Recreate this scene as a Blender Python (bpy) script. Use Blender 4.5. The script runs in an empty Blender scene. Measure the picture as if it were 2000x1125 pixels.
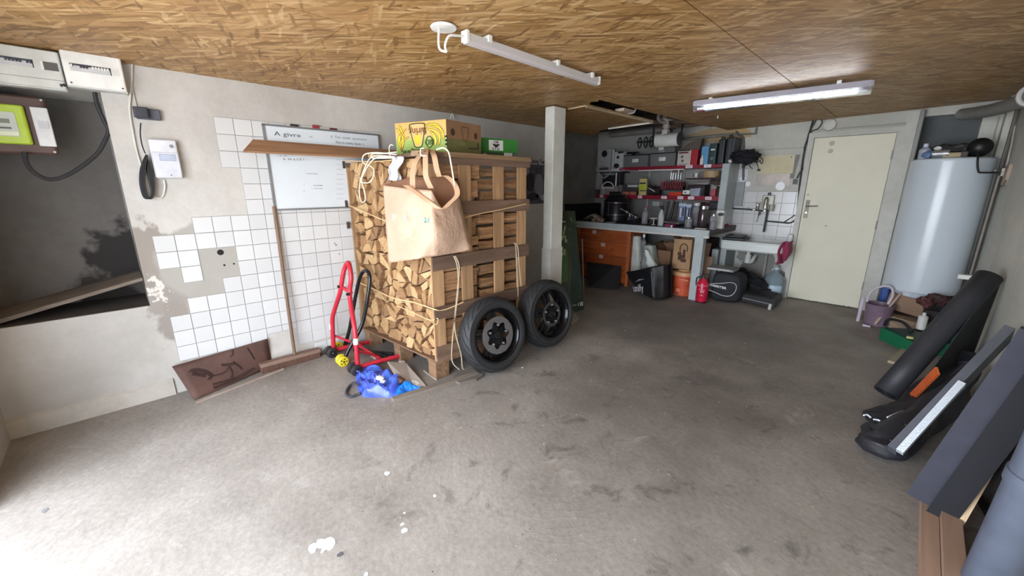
import bpy, math, random
from mathutils import Vector as V, Matrix, noise as NZ
import numpy as np
random.seed(7)
S = bpy.context.scene
COL = S.collection
# ---------------------------------------------------------------- camera
F, CX, CY = 780.0, 1000.0, 562.5
YAW, PITCH = math.radians(45.2), math.radians(14.3)
CAM = V((0, 0, 1.5))
FW = V((-math.sin(YAW)*math.cos(PITCH), math.cos(YAW)*math.cos(PITCH), -math.sin(PITCH)))
RT = V((math.cos(YAW), math.sin(YAW), 0)); UPV = RT.cross(FW)
cd = bpy.data.cameras.new('camera'); cam = bpy.data.objects.new('camera', cd); COL.objects.link(cam)
cd.sensor_width = 36; cd.lens = F/2000*36; cd.clip_start = 0.02; cd.clip_end = 100
m = Matrix((RT, UPV, -FW)).transposed().to_4x4(); m.translation = CAM; cam.matrix_world = m
S.camera = cam
# ---------------------------------------------------------------- light
w = bpy.data.worlds.new('sky'); S.world = w; w.use_nodes = True
w.node_tree.nodes['Background'].inputs[0].default_value = (0.83, 0.90, 1.0, 1)
w.node_tree.nodes['Background'].inputs[1].default_value = 4.0
pl = bpy.data.lights.new('sky_portal', 'AREA'); pl.shape = 'RECTANGLE'; pl.size = 3.5; pl.size_y = 2.1
pl.cycles.is_portal = True
po = bpy.data.objects.new('sky_portal', pl); COL.objects.link(po)
po.location = (-1.22, -0.84, 1.06); po.rotation_euler = (math.radians(90), 0, 0)
sl_ = bpy.data.lights.new('bounce_sun', 'SUN'); sl_.energy = 26; sl_.angle = .01; sl_.color = (1.0, .98, .95)  # unseen sun, added to brighten the paving and bounce light indoors
so = bpy.data.objects.new('bounce_sun', sl_); COL.objects.link(so); so.rotation_euler = (math.radians(-38), math.radians(14), 0); so.location = (0, 4, 8)
S.view_settings.view_transform = 'Standard'; S.view_settings.look = 'None'
S.view_settings.gamma = 1.0; S.view_settings.exposure = 1.72
S.view_settings.use_curve_mapping = False

# ---------------------------------------------------------------- helpers
def lin(c):
    c = [x/255.0 for x in c]
    return tuple((x/12.92 if x <= 0.04045 else ((x+0.055)/1.055)**2.4) for x in c) + (1,)
def ray(px, py):
    return RT*((px-CX)/F) - UPV*((py-CY)/F) + FW
def at(px, py, ax, val):          # where the sight line meets the plane x/y/z = val
    d = ray(px, py); i = 'xyz'.index(ax); t = (val-CAM[i])/d[i]
    return CAM + d*t
def ad(px, py, dist):             # point at a horizontal distance along the view heading
    d = ray(px, py); h = V((FW.x, FW.y, 0)).normalized(); t = dist/d.dot(h)
    return CAM + d*t
def zc(x): return 2.245 + 0.022*(x+3.68)

class Nt:
    def __init__(s, name):
        s.m = bpy.data.materials.new(name); s.m.use_nodes = True; s.t = s.m.node_tree
        s.b = s.t.nodes['Principled BSDF']; s.p = None
    def n(s, ty, **kw):
        x = s.t.nodes.new(ty)
        for k, v in kw.items(): setattr(x, k, v)
        return x
    def l(s, a, b): s.t.links.new(a, b)
    def pos(s):
        if s.p is None: s.p = s.n('ShaderNodeNewGeometry').outputs['Position']
        return s.p
    def mapping(s, scale=(1, 1, 1), rot=(0, 0, 0), loc=(0, 0, 0), src=None):
        x = s.n('ShaderNodeMapping'); x.inputs['Scale'].default_value = scale
        x.inputs['Rotation'].default_value = rot; x.inputs['Location'].default_value = loc
        s.l(src or s.pos(), x.inputs['Vector']); return x.outputs[0]
    def noise(s, scale, vec=None, detail=4, rough=.55, dist=0):
        x = s.n('ShaderNodeTexNoise'); x.inputs['Scale'].default_value = scale
        x.inputs['Detail'].default_value = detail; x.inputs['Roughness'].default_value = rough
        x.inputs['Distortion'].default_value = dist
        s.l(vec or s.pos(), x.inputs['Vector']); return x.outputs['Fac']
    def ramp(s, fac, stops):
        x = s.n('ShaderNodeValToRGB'); e = x.color_ramp.elements
        while len(e) < len(stops): e.new(0.5)
        for i, (p, c) in enumerate(stops):
            e[i].position = p; e[i].color = c if len(c) == 4 else lin(c)
        s.l(fac, x.inputs[0]); return x.outputs[0]
    def mix(s, fac, a, b, mode='MIX'):
        x = s.n('ShaderNodeMix', data_type='RGBA', blend_type=mode)
        if isinstance(fac, (int, float)): x.inputs[0].default_value = fac
        else: s.l(fac, x.inputs[0])
        for k, v in ((6, a), (7, b)):
            if isinstance(v, tuple): x.inputs[k].default_value = v if len(v) == 4 else lin(v)
            else: s.l(v, x.inputs[k])
        return x.outputs[2]
    def math(s, op, a, b=0.0, c=None):
        x = s.n('ShaderNodeMath', operation=op)
        for k, v in enumerate((a, b) if c is None else (a, b, c)):
            if isinstance(v, (int, float)): x.inputs[k].default_value = v
            else: s.l(v, x.inputs[k])
        return x.outputs[0]
    def mapr(s, v, a, b, c=0., d=1.):
        x = s.n('ShaderNodeMapRange'); s.l(v, x.inputs[0])
        for i, q in enumerate((a, b, c, d)): x.inputs[i+1].default_value = q
        return x.outputs[0]
    def blob(s, c, r, soft, sc=(1, 1, 1), nz=.15, nscale=6):   # 1 inside an irregular patch about c
        x = s.n('ShaderNodeVectorMath', operation='DISTANCE')
        mp = s.mapping(scale=sc); s.l(mp, x.inputs[0]); x.inputs[1].default_value = [c[i]*sc[i] for i in range(3)]
        d = s.math('ADD', x.outputs['Value'], s.math('MULTIPLY_ADD', s.noise(nscale, detail=5), nz*2, -nz))
        return s.mapr(d, r, r-soft)
    def bump(s, h, strength=.3, dist=.01):
        x = s.n('ShaderNodeBump'); x.inputs['Strength'].default_value = strength; x.inputs['Distance'].default_value = dist
        s.l(h, x.inputs['Height']); s.l(x.outputs[0], s.b.inputs['Normal'])
    def col(s, c):
        if isinstance(c, tuple): s.b.inputs['Base Color'].default_value = c if len(c) == 4 else lin(c)
        else: s.l(c, s.b.inputs['Base Color'])
    def set(s, rough=None, metal=None, **kw):
        if rough is not None:
            if isinstance(rough, (int, float)): s.b.inputs['Roughness'].default_value = rough
            else: s.l(rough, s.b.inputs['Roughness'])
        if metal is not None: s.b.inputs['Metallic'].default_value = metal
        for k, v in kw.items(): s.b.inputs[k].default_value = v
        return s.m
_mc = {}
def P(col, rough=.55, metal=0, var=.12, sc=9, bump=.0, bs=60, name=None, **kw):   # plain material with worn variation
    key = (tuple(col), rough, metal, var, sc, bump, bs, tuple(sorted(kw.items())))
    if key in _mc: return _mc[key]
    t = Nt(name or 'surface')
    c = lin(col); d = tuple(x*(1-var) for x in c[:3]) + (1,); u = tuple(min(1, x*(1+var)) for x in c[:3]) + (1,)
    vec = t.n('ShaderNodeTexCoord').outputs['Object']
    t.col(t.ramp(t.noise(sc, vec), [(.3, d), (.7, u)]))
    if bump: t.bump(t.noise(bs, vec), bump, .004)
    t.set(rough=rough, metal=metal, **kw); _mc[key] = t.m; return t.m
def glass(col=(225, 235, 235), rough=.08, alpha_mix=.65):
    t = Nt('clear_plastic'); t.col(col); t.set(rough=rough); t.b.inputs['Transmission Weight'].default_value = alpha_mix
    t.b.inputs['IOR'].default_value = 1.2; return t.m
def emis(col, st):
    t = Nt('lit_tube'); t.col(col); t.b.inputs['Emission Color'].default_value = lin(col)
    t.b.inputs['Emission Strength'].default_value = st; return t.m

def basis(d):                      # two unit vectors across direction d
    d = V(d).normalized(); a = V((0, 0, 1)) if abs(d.z) < .9 else V((1, 0, 0))
    u = d.cross(a).normalized(); return u, d.cross(u).normalized()
class MB:
    def __init__(s): s.v = []; s.f = []; s.mi = []; s.cur = 0; s.xf = None
    def av(s, pts):
        n = len(s.v)
        for p in pts:
            p = V(p); s.v.append(s.xf @ p if s.xf is not None else p)
        return n
    def fc(s, idx): s.f.append(tuple(idx)); s.mi.append(s.cur)
    def mat(s, i): s.cur = i; return s
    def hexa(s, b, t):             # four bottom and four top corners, same winding
        n = s.av(list(b)+list(t))
        for q in ((3, 2, 1, 0), (4, 5, 6, 7), (0, 1, 5, 4), (1, 2, 6, 5), (2, 3, 7, 6), (3, 0, 4, 7)): s.fc([n+i for i in q])
        return s
    def box(s, lo, hi):
        x0, y0, z0 = lo; x1, y1, z1 = hi
        return s.hexa([(x0, y0, z0), (x1, y0, z0), (x1, y1, z0), (x0, y1, z0)], [(x0, y0, z1), (x1, y0, z1), (x1, y1, z1), (x0, y1, z1)])
    def beam(s, a, b, w, h, up=(0, 0, 1)):   # bar from a to b
        a, b = V(a), V(b); d = (b-a).normalized(); u = V(up); r = d.cross(u)
        if r.length < 1e-4: r = d.cross(V((1, 0, 0)))
        r.normalize(); u = r.cross(d).normalized()
        q = lambda p: [p-r*w/2-u*h/2, p+r*w/2-u*h/2, p+r*w/2+u*h/2, p-r*w/2+u*h/2]
        return s.hexa(q(a), q(b))
    def rbox(s, lo, hi, c, n=3):   # box with rounded vertical edges and a small chamfer on top and bottom
        x0, y0, z0 = lo; x1, y1, z1 = hi; e = min(c*.5, (z1-z0)*.2)
        def ring(ins):
            r = []
            cc = max(c-ins, 1e-4)
            for (qx, qy, a0) in ((x1-c, y1-c, 0), (x0+c, y1-c, 90), (x0+c, y0+c, 180), (x1-c, y0+c, 270)):
                for k in range(n+1):
                    a = math.radians(a0+90*k/n); r.append((qx+cc*math.cos(a), qy+cc*math.sin(a)))
            return r
        rings = [[(x, y, z) for x, y in ring(i)] for z, i in ((z0, e), (z0+e, 0), (z1-e, 0), (z1, e))]
        return s.loft(rings)
    def loft(s, rings, closed=True, caps=True):
        n0 = [s.av(r) for r in rings]; k = len(rings[0])
        for i in range(len(rings)-1):
            for j in range(k if closed else k-1):
                j2 = (j+1) % k; s.fc((n0[i]+j, n0[i]+j2, n0[i+1]+j2, n0[i+1]+j))
        if caps:
            s.fc([n0[0]+j for j in range(k)][::-1]); s.fc([n0[-1]+j for j in range(k)])
        return s
    def cyl(s, a, b, r, r2=None, n=16, caps=True):
        a, b = V(a), V(b); u, w_ = basis(b-a); r2 = r if r2 is None else r2
        ring = lambda p, q: [p+(u*math.cos(6.28318*k/n)+w_*math.sin(6.28318*k/n))*q for k in range(n)]
        return s.loft([ring(a, r), ring(b, r2)], caps=caps)
    def lathe(s, prof, o, ax=(0, 0, 1), n=20, caps=True):   # prof: (distance along axis, radius)
        o = V(o); ax = V(ax).normalized(); u, w_ = basis(ax)
        return s.loft([[o+ax*h+(u*math.cos(6.28318*k/n)+w_*math.sin(6.28318*k/n))*max(r, 1e-4) for k in range(n)] for h, r in prof], caps=caps)
    def tube(s, pts, r, n=8, loop=False, sub=1):
        pts = [V(p) for p in pts]
        if sub > 1: pts = smooth(pts, sub, loop)
        rings = []; u = None; N = len(pts)
        for i, p in enumerate(pts):
            if loop: d = pts[(i+1) % N]-pts[i-1]
            else: d = pts[min(i+1, N-1)]-pts[max(i-1, 0)]
            if d.length < 1e-9: d = V((0, 0, 1))
            d.normalize()
            if u is None: u, w_ = basis(d)
            else:
                u = u-d*u.dot(d)
                u = basis(d)[0] if u.length < 1e-6 else u.normalized()
                w_ = d.cross(u)
            rr = r[i] if isinstance(r, (list, tuple)) else r
            rings.append([p+(u*math.cos(6.28318*k/n)+w_*math.sin(6.28318*k/n))*rr for k in range(n)])
        if loop: rings.append(rings[0]); return s.loft(rings, caps=False)
        return s.loft(rings)
    def ribbon(s, pts, side, w_, sub=4, th=.002):
        pts = smooth([V(p) for p in pts], sub); side = V(side).normalized(); rings = []
        for i, p in enumerate(pts):
            d = (pts[min(i+1, len(pts)-1)]-pts[max(i-1, 0)]).normalized(); nn = d.cross(side)
            nn = nn.normalized() if nn.length > 1e-5 else V((0, 0, 1))
            a, b = p-side*w_/2, p+side*w_/2
            rings.append([a-nn*th/2, b-nn*th/2, b+nn*th/2, a+nn*th/2])
        return s.loft(rings)
    def poly(s, pts, th, nrm):     # extruded polygon
        nrm = V(nrm).normalized()*th; a = [V(p) for p in pts]; n = s.av(a); m_ = s.av([p+nrm for p in a]); k = len(a)
        s.fc([n+i for i in range(k)][::-1]); s.fc([m_+i for i in range(k)])
        for i in range(k): s.fc((n+i, n+(i+1) % k, m_+(i+1) % k, m_+i))
        return s
    def grid(s, fn, nu, nv, wrap=False):
        n = s.av([fn(i/nu, j/nv) for j in range(nv+1) for i in range(nu+1)])
        for j in range(nv):
            for i in range(nu):
                a = n+j*(nu+1)+i; s.fc((a, a+1, a+nu+2, a+nu+1))
        return s
    def blob(s, c, r, amp=.15, n=12, seed=0, sc=3.0):      # lumpy ellipsoid
        c = V(c); rings = []
        for i in range(n+1):
            th = math.pi*(i+.02)/(n+.04); ring = []
            for k in range(n*2):
                ph = math.pi*k/n; d = V((math.sin(th)*math.cos(ph), math.sin(th)*math.sin(ph), math.cos(th)))
                q = 1+amp*NZ.noise(d*sc+V((seed, seed*.7, 0)))*2
                ring.append(c+V((d.x*r[0], d.y*r[1], d.z*r[2]))*q)
            rings.append(ring[::-1])
        return s.loft(rings)
def smooth(pts, sub, loop=False):
    out = []; N = len(pts)
    rng = range(N if loop else N-1)
    for i in rng:
        g = (lambda k: pts[k % N]) if loop else (lambda k: pts[max(0, min(N-1, k))])
        p0, p1, p2, p3 = g(i-1), g(i), g(i+1), g(i+2)
        for k in range(sub):
            t = k/sub
            out.append(.5*((2*p1)+(p2-p0)*t+(2*p0-5*p1+4*p2-p3)*t*t+(3*p1-p0-3*p2+p3)*t**3))
    if not loop: out.append(pts[-1])
    return out
ROOT = {}
def mesh_of(mb, mats, inv=None, sm=False, ang=35, name='mesh'):
    me = bpy.data.meshes.new(name)
    vs = [inv @ v for v in mb.v] if inv is not None else mb.v
    me.from_pydata([tuple(v) for v in vs], [], mb.f)
    for m_ in (mats if isinstance(mats, (list, tuple)) else [mats]): me.materials.append(m_)
    if max(mb.mi or [0]) > 0: me.polygons.foreach_set('material_index', mb.mi)
    if sm:
        me.polygons.foreach_set('use_smooth', [True]*len(mb.f)); me.set_sharp_from_angle(angle=math.radians(ang))
    me.update(); return me
def tag(o, label, cat, group=None, kind=None):
    if label: o['label'] = label
    if cat: o['category'] = cat
    if group: o['group'] = group
    if kind: o['kind'] = kind
    return o
def thing(name, label, cat, loc, rz=0, group=None):
    o = bpy.data.objects.new(name, None); o.empty_display_size = .1; COL.objects.link(o)
    o.location = loc; o.rotation_euler = (0, 0, rz)
    ROOT[o] = (Matrix.Translation(V(loc)) @ Matrix.Rotation(rz, 4, 'Z')).inverted()
    return tag(o, label, cat, group)
def part(name, mb, mats, parent, label=None, sm=False, ang=35, solid=0, kind=None):
    inv = ROOT.get(parent)
    o = bpy.data.objects.new(name, mesh_of(mb, mats, inv, sm, ang, name)); COL.objects.link(o); o.parent = parent
    ROOT[o] = inv
    if label: o['label'] = label
    if kind: o['kind'] = kind
    if solid:
        md = o.modifiers.new('thickness', 'SOLIDIFY'); md.thickness = solid; md.offset = 0
    return o
def solo(name, mb, mats, label, cat, loc=None, group=None, sm=False, ang=35, solid=0, kind=None):
    if loc is None:
        xs = [v.x for v in mb.v]; ys = [v.y for v in mb.v]; zs = [v.z for v in mb.v]
        loc = ((min(xs)+max(xs))/2, (min(ys)+max(ys))/2, min(zs))
    T = Matrix.Translation(V(loc)).inverted()
    o = bpy.data.objects.new(name, mesh_of(mb, mats, T, sm, ang, name)); COL.objects.link(o); o.location = loc
    ROOT[o] = T; tag(o, label, cat, group, kind)
    if solid:
        md = o.modifiers.new('thickness', 'SOLIDIFY'); md.thickness = solid; md.offset = 0
    return o
def struct(name, mb, mats, sm=False, parent=None):
    o = bpy.data.objects.new(name, mesh_of(mb, mats, None, sm, 35, name)); COL.objects.link(o)
    if parent: o.parent = parent
    else: o['kind'] = 'structure'
    ROOT[o] = None; return o
def text(parent, s, c, right, up, size, mat, bold=0, name='lettering', squash=1.0, label=None):
    cu = bpy.data.curves.new('t', 'FONT'); cu.body = s; cu.size = size; cu.align_x = 'CENTER'; cu.align_y = 'CENTER'
    cu.offset = bold; cu.extrude = .0004; cu.resolution_u = 2
    to = bpy.data.objects.new('t', cu); me = bpy.data.meshes.new_from_object(to)
    bpy.data.objects.remove(to)
    r, u = V(right).normalized(), V(up).normalized(); n = r.cross(u).normalized()
    M_ = Matrix((r, u, n)).transposed().to_4x4() @ Matrix.Diagonal((squash, 1, 1, 1)); M_.translation = V(c)
    inv = ROOT.get(parent)
    me.transform((inv @ M_) if inv is not None else M_)
    me.materials.clear(); me.materials.append(mat)
    o = bpy.data.objects.new(name, me); COL.objects.link(o); o.parent = parent; ROOT[o] = inv
    if label: o['label'] = label
    return o
def dup(o, parent=None):
    c = o.copy(); COL.objects.link(c)
    if parent: c.parent = parent
    for ch in list(o.children): dup(ch, c)
    return c
X, Y, Z = V((1, 0, 0)), V((0, 1, 0)), V((0, 0, 1))
WX = -3.68; BY = 6.52; RX = 0.50
# ---------------------------------------------------------------- materials of the room
def m_floor():
    t = Nt('worn_concrete')
    base = t.ramp(t.noise(1.6, detail=6, rough=.6), [(.3, (140, 133, 126)), (.55, (162, 155, 148)), (.75, (178, 171, 164))])
    fine = t.ramp(t.noise(38, detail=8, rough=.7), [(.3, (120, 118, 116)), (.7, (255, 255, 255))])
    c = t.mix(.40, base, fine, 'MULTIPLY')
    # trodden dirt and oil where the photograph has it
    for (cx, cy, r, k, nz) in ((-1.1, 2.5, .9, .45, .5), (-1.3, 4.2, 1.2, .42, .5), (-.55, 3.2, .7, .35, .4), (-3.0, 1.75, .75, .45, .3), (-.7, 1.6, .6, .32, .5),
                           (-2.4, 4.6, 1.4, .38, .4), (-.4, 1.35, .25, .35, .3), (-3.55, .95, .35, .35, .2)):
        b = t.blob((cx, cy, 0), r, .55, nz=nz, nscale=2.6)
        c = t.mix(t.math('MULTIPLY', b, k), c, (74, 68, 63))
    st = t.mapr(t.noise(5.5, t.mapping(rot=(0, 0, .6)), detail=8, rough=.72, dist=.6), .56, .66)
    near = t.blob((-.9, 2.2, 0), 2.3, 1.2, nz=.3, nscale=1.5)
    c = t.mix(t.math('MULTIPLY', st, t.math('MULTIPLY', near, .55)), c, (62, 58, 55))
    lt = t.mapr(t.noise(4.2, t.mapping(loc=(7, 3, 0)), detail=8, rough=.75, dist=.8), .58, .68); c = t.mix(t.math('MULTIPLY', lt, .35), c, (188, 184, 178))
    sp = t.mapr(t.noise(55, detail=2), .74, .77)
    c = t.mix(t.math('MULTIPLY', sp, .5), c, (214, 212, 210))
    br = t.noise(1, t.mapping(scale=(9, 34, 1), src=t.mapping(rot=(0, 0, .5))), detail=7, rough=.7, dist=1.4)
    c = t.mix(.12, c, t.ramp(br, [(.35, (84, 82, 80)), (.65, (196, 194, 190))]), 'OVERLAY')
    h = t.math('ADD', t.noise(22, detail=8, rough=.65), t.math('MULTIPLY', br, .4))
    for (cx, cy, r, ox, oy) in ((-2.9, .85, .55, .35, -.25), (-3.25, .95, .35, .3, .3), (-2.3, .55, .5, -.4, .1), (-1.6, 1.1, .5, .3, .4), (-.9, 1.3, .5, .4, -.3)):
        wv = t.n('ShaderNodeTexWave', wave_type='RINGS', rings_direction='SPHERICAL'); wv.inputs['Scale'].default_value = 7; wv.inputs['Distortion'].default_value = 5; wv.inputs['Detail'].default_value = 4; wv.inputs['Detail Scale'].default_value = 1.5
        t.l(t.mapping(loc=(-cx+ox, -cy+oy, 0)), wv.inputs['Vector']); mk = t.math('MULTIPLY', t.blob((cx, cy, 0), r*.8, .45, nz=.25, nscale=4), .28)
        ln = t.mapr(wv.outputs['Fac'], .80, .97)
        h = t.math('ADD', h, t.math('MULTIPLY', ln, mk)); c = t.mix(t.math('MULTIPLY', t.math('MULTIPLY', ln, mk), .35), c, (110, 104, 98))
    t.col(c); t.bump(h, .22, .008)
    return t.set(rough=t.mapr(t.noise(3), .3, .7, .55, .85))
def m_plaster(col=(205, 202, 197), dark=(182, 178, 172), name='painted_plaster', blobs=(), darkening=()):
    t = Nt(name)
    c = t.ramp(t.noise(1.3, detail=6, rough=.6), [(.3, dark), (.65, col)])
    c = t.mix(.14, c, t.ramp(t.noise(14, detail=8, rough=.7), [(.35, (170, 168, 160)), (.6, (255, 255, 255))]), 'MULTIPLY')
    for (p, r, sc, colr, soft, nz, ns) in blobs:
        c = t.mix(t.blob(p, r, soft, sc, nz, ns), c, colr)
    for (p, r, sc, colr, k) in darkening:  # soft darker tints mixed into the wall colour
        c = t.mix(t.math('MULTIPLY', t.blob(p, r, r*.9, sc, .2, 2.5), k), c, colr)
    t.col(c); t.bump(t.noise(26, detail=9, rough=.7), .22, .01); return t.set(rough=.85)
def m_wood(c1, c2, axis='y', sc=1.0, rough=.7, name='wood', knots=True):
    t = Nt(name); v = t.n('ShaderNodeTexCoord').outputs['Object']
    s3 = {'x': (2*sc, 30*sc, 30*sc), 'y': (30*sc, 2*sc, 30*sc), 'z': (30*sc, 30*sc, 2*sc)}[axis]
    oi = t.n('ShaderNodeObjectInfo').outputs['Random']
    cb = t.n('ShaderNodeCombineXYZ'); t.l(t.math('MULTIPLY', oi, 37), cb.inputs[0]); t.l(t.math('MULTIPLY', oi, 11), cb.inputs[1])
    va = t.n('ShaderNodeVectorMath', operation='ADD'); t.l(v, va.inputs[0]); t.l(cb.outputs[0], va.inputs[1])
    g = t.noise(1, t.mapping(scale=s3, src=va.outputs[0]), detail=6, rough=.6, dist=.8)
    c = t.ramp(g, [(.28, c2), (.5, tuple((a+b)/2 for a, b in zip(c1, c2))), (.68, c1)])
    d = t.mapr(oi, 0, 1, .80, 1.12)
    hs = t.n('ShaderNodeHueSaturation'); t.l(d, hs.inputs['Value']); t.l(c, hs.inputs['Color'])
    t.col(hs.outputs[0]); t.bump(g, .25, .003); return t.set(rough=rough)
def m_osb():
    t = Nt('oriented_strand_board')
    c = t.ramp(t.noise(3, detail=5), [(.3, (158, 118, 72)), (.7, (182, 142, 92))])
    hh = None
    for i, (ang, lo, sx) in enumerate(((-.75, .35, 5.5), (-1.15, .42, 5), (-.35, .45, 6), (.45, .78, 6), (-.80, .60, 5))):
        rv = t.mapping(rot=(0, 0, ang)); vec = t.mapping(scale=(sx, 38+i*4, 1), loc=(i*3.3, i*1.7, 0), src=rv)
        dn = t.n('ShaderNodeTexNoise'); dn.inputs['Scale'].default_value = 5; dn.inputs['Detail'].default_value = 3; t.l(t.pos(), dn.inputs['Vector'])
        ad_ = t.n('ShaderNodeVectorMath', operation='MULTIPLY_ADD'); t.l(dn.outputs['Color'], ad_.inputs[0])
        ad_.inputs[1].default_value = (.5, 2.2, 0); t.l(vec, ad_.inputs[2])
        vo = t.n('ShaderNodeTexVoronoi'); vo.voronoi_dimensions = '2D'; vo.inputs['Scale'].default_value = 1; vo.inputs['Randomness'].default_value = 1
        t.l(ad_.outputs[0], vo.inputs['Vector'])
        sp = t.n('ShaderNodeSeparateColor'); t.l(vo.outputs['Color'], sp.inputs[0])
        sc_ = t.ramp(sp.outputs[1], [(0, (122, 88, 50)), (.15, (150, 112, 66)), (.5, (174, 134, 84)), (.8, (190, 152, 102)), (1, (214, 182, 134))])
        gr = t.noise(1, t.mapping(scale=(3, 160, 1), src=rv), detail=2)
        sc_ = t.mix(.12, sc_, t.ramp(gr, [(.35, (120, 110, 100)), (.65, (255, 255, 255))]), 'MULTIPLY')
        k = t.math('MULTIPLY', t.mapr(sp.outputs[0], lo, lo+.04), .85)
        c = t.mix(k, c, sc_)
        hh = sp.outputs[2] if hh is None else t.math('ADD', hh, t.math('MULTIPLY', sp.outputs[2], k))
    fv = t.n('ShaderNodeTexVoronoi'); fv.voronoi_dimensions = '2D'; fv.inputs['Scale'].default_value = 1; t.l(t.mapping(scale=(9, 60, 1), src=t.mapping(rot=(0, 0, .25))), fv.inputs['Vector'])
    fs = t.n('ShaderNodeSeparateColor'); t.l(fv.outputs['Color'], fs.inputs[0])
    c = t.mix(t.math('MULTIPLY', t.mapr(fs.outputs[0], .975, .985), .6), c, (104, 70, 38)); c = t.mix(t.math('MULTIPLY', t.mapr(fs.outputs[1], .975, .985), .35), c, (224, 196, 148))
    t.col(c); t.bump(hh, .15, .003); return t.set(rough=.5, **{'Specular IOR Level': .45})

FLOOR = m_floor(); OSB = m_osb()
PLW = m_plaster(blobs=[((WX, .13, .98), .16, (.1, 1, .55), (150, 142, 134), .03, .16, 9), ((WX, .23, .74), .17, (.1, 1, .8), (152, 145, 138), .03, .12, 10),
                        ((WX, .20, .52), .11, (.1, 1, .5), (148, 140, 133), .03, .12, 8),
                        ((WX, .14, .80), .035, (.1, .8, .5), (214, 208, 200), .02, .13, 26),
                        ((WX, .45, .95), .30, (.1, 1, 1), (166, 163, 155), .03, .04, 14), ((WX, .45, .66), .17, (.1, 1, 1), (164, 160, 152), .03, .05, 14)],
                 darkening=[((WX, -.4, .1), .7, (.1, .7, 1.2), (128, 120, 110), .55), ((WX, 1.2, .0), .2, (.1, .2, 1.5), (150, 140, 128), .7)])  # low left: jamb shade put into the colour; wall foot: darker tint
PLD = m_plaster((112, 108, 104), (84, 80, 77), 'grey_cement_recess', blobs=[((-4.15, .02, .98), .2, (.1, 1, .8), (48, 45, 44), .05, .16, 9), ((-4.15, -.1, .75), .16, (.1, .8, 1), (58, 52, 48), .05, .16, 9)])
PLB = m_plaster((206, 206, 198), (184, 184, 176), 'painted_back_wall',
                blobs=[((-1.52, BY, .35), .20, (.9, .1, .55), (128, 126, 121), .02, .16, 10), ((-1.25, BY, .15), .15, (1, .1, .7), (134, 131, 126), .02, .13, 12),
                       ((-1.70, BY, .55), .12, (1, .1, 1), (138, 135, 130), .02, .12, 12), ((-2.3, BY, 2.22), .24, (.5, .1, 2.2), (186, 160, 118), .02, .12, 9)],
                darkening=[((-3.4, BY, 1.2), 1.7, (1, .1, .8), (112, 111, 112), .95)])  # broad grey darkening of the wall behind the shelves
PLR = m_plaster((218, 217, 207), (196, 196, 186), 'painted_right_wall', darkening=[((RX, 3.8, .5), .8, (.1, 1, 1), (150, 150, 140), .5)])  # lower wall tinted greyer around mid-length
PAINT = m_plaster((214, 214, 206), (192, 192, 184), 'white_painted_wood')
TILE = Nt('white_glazed_tile'); 
TILE.col(TILE.ramp(TILE.n('ShaderNodeObjectInfo').outputs['Random'], [(0, (202, 203, 203)), (1, (211, 212, 212))])); TILE = TILE.set(rough=.18)
GROUT = P((138, 135, 128), .9, name='grout')
OLDC = m_wood((78, 62, 50), (38, 30, 26), 'x', .4, .9, 'old_dark_ceiling')

# ---------------------------------------------------------------- floor, walls, outside ground
b = MB(); b.box((-4.6, -.95, -.12), (.7, 6.75, 0)); floor_ = struct('floor', b, FLOOR)
b = MB(); b.box((-9, -8, -.16), (6, -.95, -.02)); struct('ground', b, m_plaster((170, 168, 164), (140, 138, 134), 'outside_paving'))
# left wall with its deep recess, then the step into the workshop alcove
NB = -4.15; NZ0, NZ1, NY = .69, 2.06, .09; TOP = 2.5
b = MB()
b.box((-4.35, NY, 0), (WX, 4.45, TOP)); b.box((-4.35, -.95, 0), (WX, NY, NZ0)); b.box((-4.35, -.95, NZ1), (WX, NY, TOP))
wl = struct('wall_left', b, PLW)
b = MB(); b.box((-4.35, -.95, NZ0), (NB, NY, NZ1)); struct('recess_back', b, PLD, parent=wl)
b = MB(); b.box((NB, -.745, NZ0), (WX-.012, NY, NZ0+.003)); struct('recess_sill', b, m_plaster((96, 88, 82), (62, 56, 53), 'dark_sill'), parent=wl)  # thin slab on the sill, darker than the wall around it
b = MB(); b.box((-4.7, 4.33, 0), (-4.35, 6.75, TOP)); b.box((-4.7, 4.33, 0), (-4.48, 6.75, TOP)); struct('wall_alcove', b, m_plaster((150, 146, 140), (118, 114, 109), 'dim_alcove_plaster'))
# shallow plinth step low on the left wall
b = MB()
n = 26
ring = []
for i in range(n+1):
    y = -.78+i/n*.90; h = .11+.02*NZ.noise(V((y*6, 0, 0)))+.012*NZ.noise(V((y*25, 3, 0)))
    ring.append([(WX, y, 0), (WX+.016, y, 0), (WX+.016, y, h), (WX, y, h+.014)])
b.loft(ring); struct('plinth', b, m_plaster((188, 182, 172), (150, 143, 133), 'chipped_plinth'), parent=wl)
# back wall with a recess above the water heater
b = MB(); RZ0, RZ1, RXa, RXb = 1.5, 2.24, -.155, .28
b.box((-4.7, BY, 0), (RXa, 6.85, TOP)); b.box((RXb, BY, 0), (.75, 6.85, TOP)); b.box((RXa, BY, 0), (RXb, 6.85, RZ0)); b.box((RXa, BY, RZ1), (RXb, 6.85, TOP)); b.box((RXa, BY+.22, RZ0), (RXb, 6.85, RZ1))
wb = struct('wall_back', b, PLB)
b = MB(); b.box((RXa, BY+.20, RZ0), (RXb, BY+.22, RZ1)); struct('recess_shade_panel', b, m_plaster((104, 108, 110), (82, 86, 88), 'recess_shade_grey'), parent=wb)  # added sheet; the recess shade is put into its dark colour
b = MB(); b.box((.42, 6.30, 0), (RX, BY, 2.34)); struct('pilaster', b, PLR, parent=wb)
b = MB(); b.box((RX, -.95, 0), (.75, 6.85, TOP)); wr = struct('wall_right', b, PLR)
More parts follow.
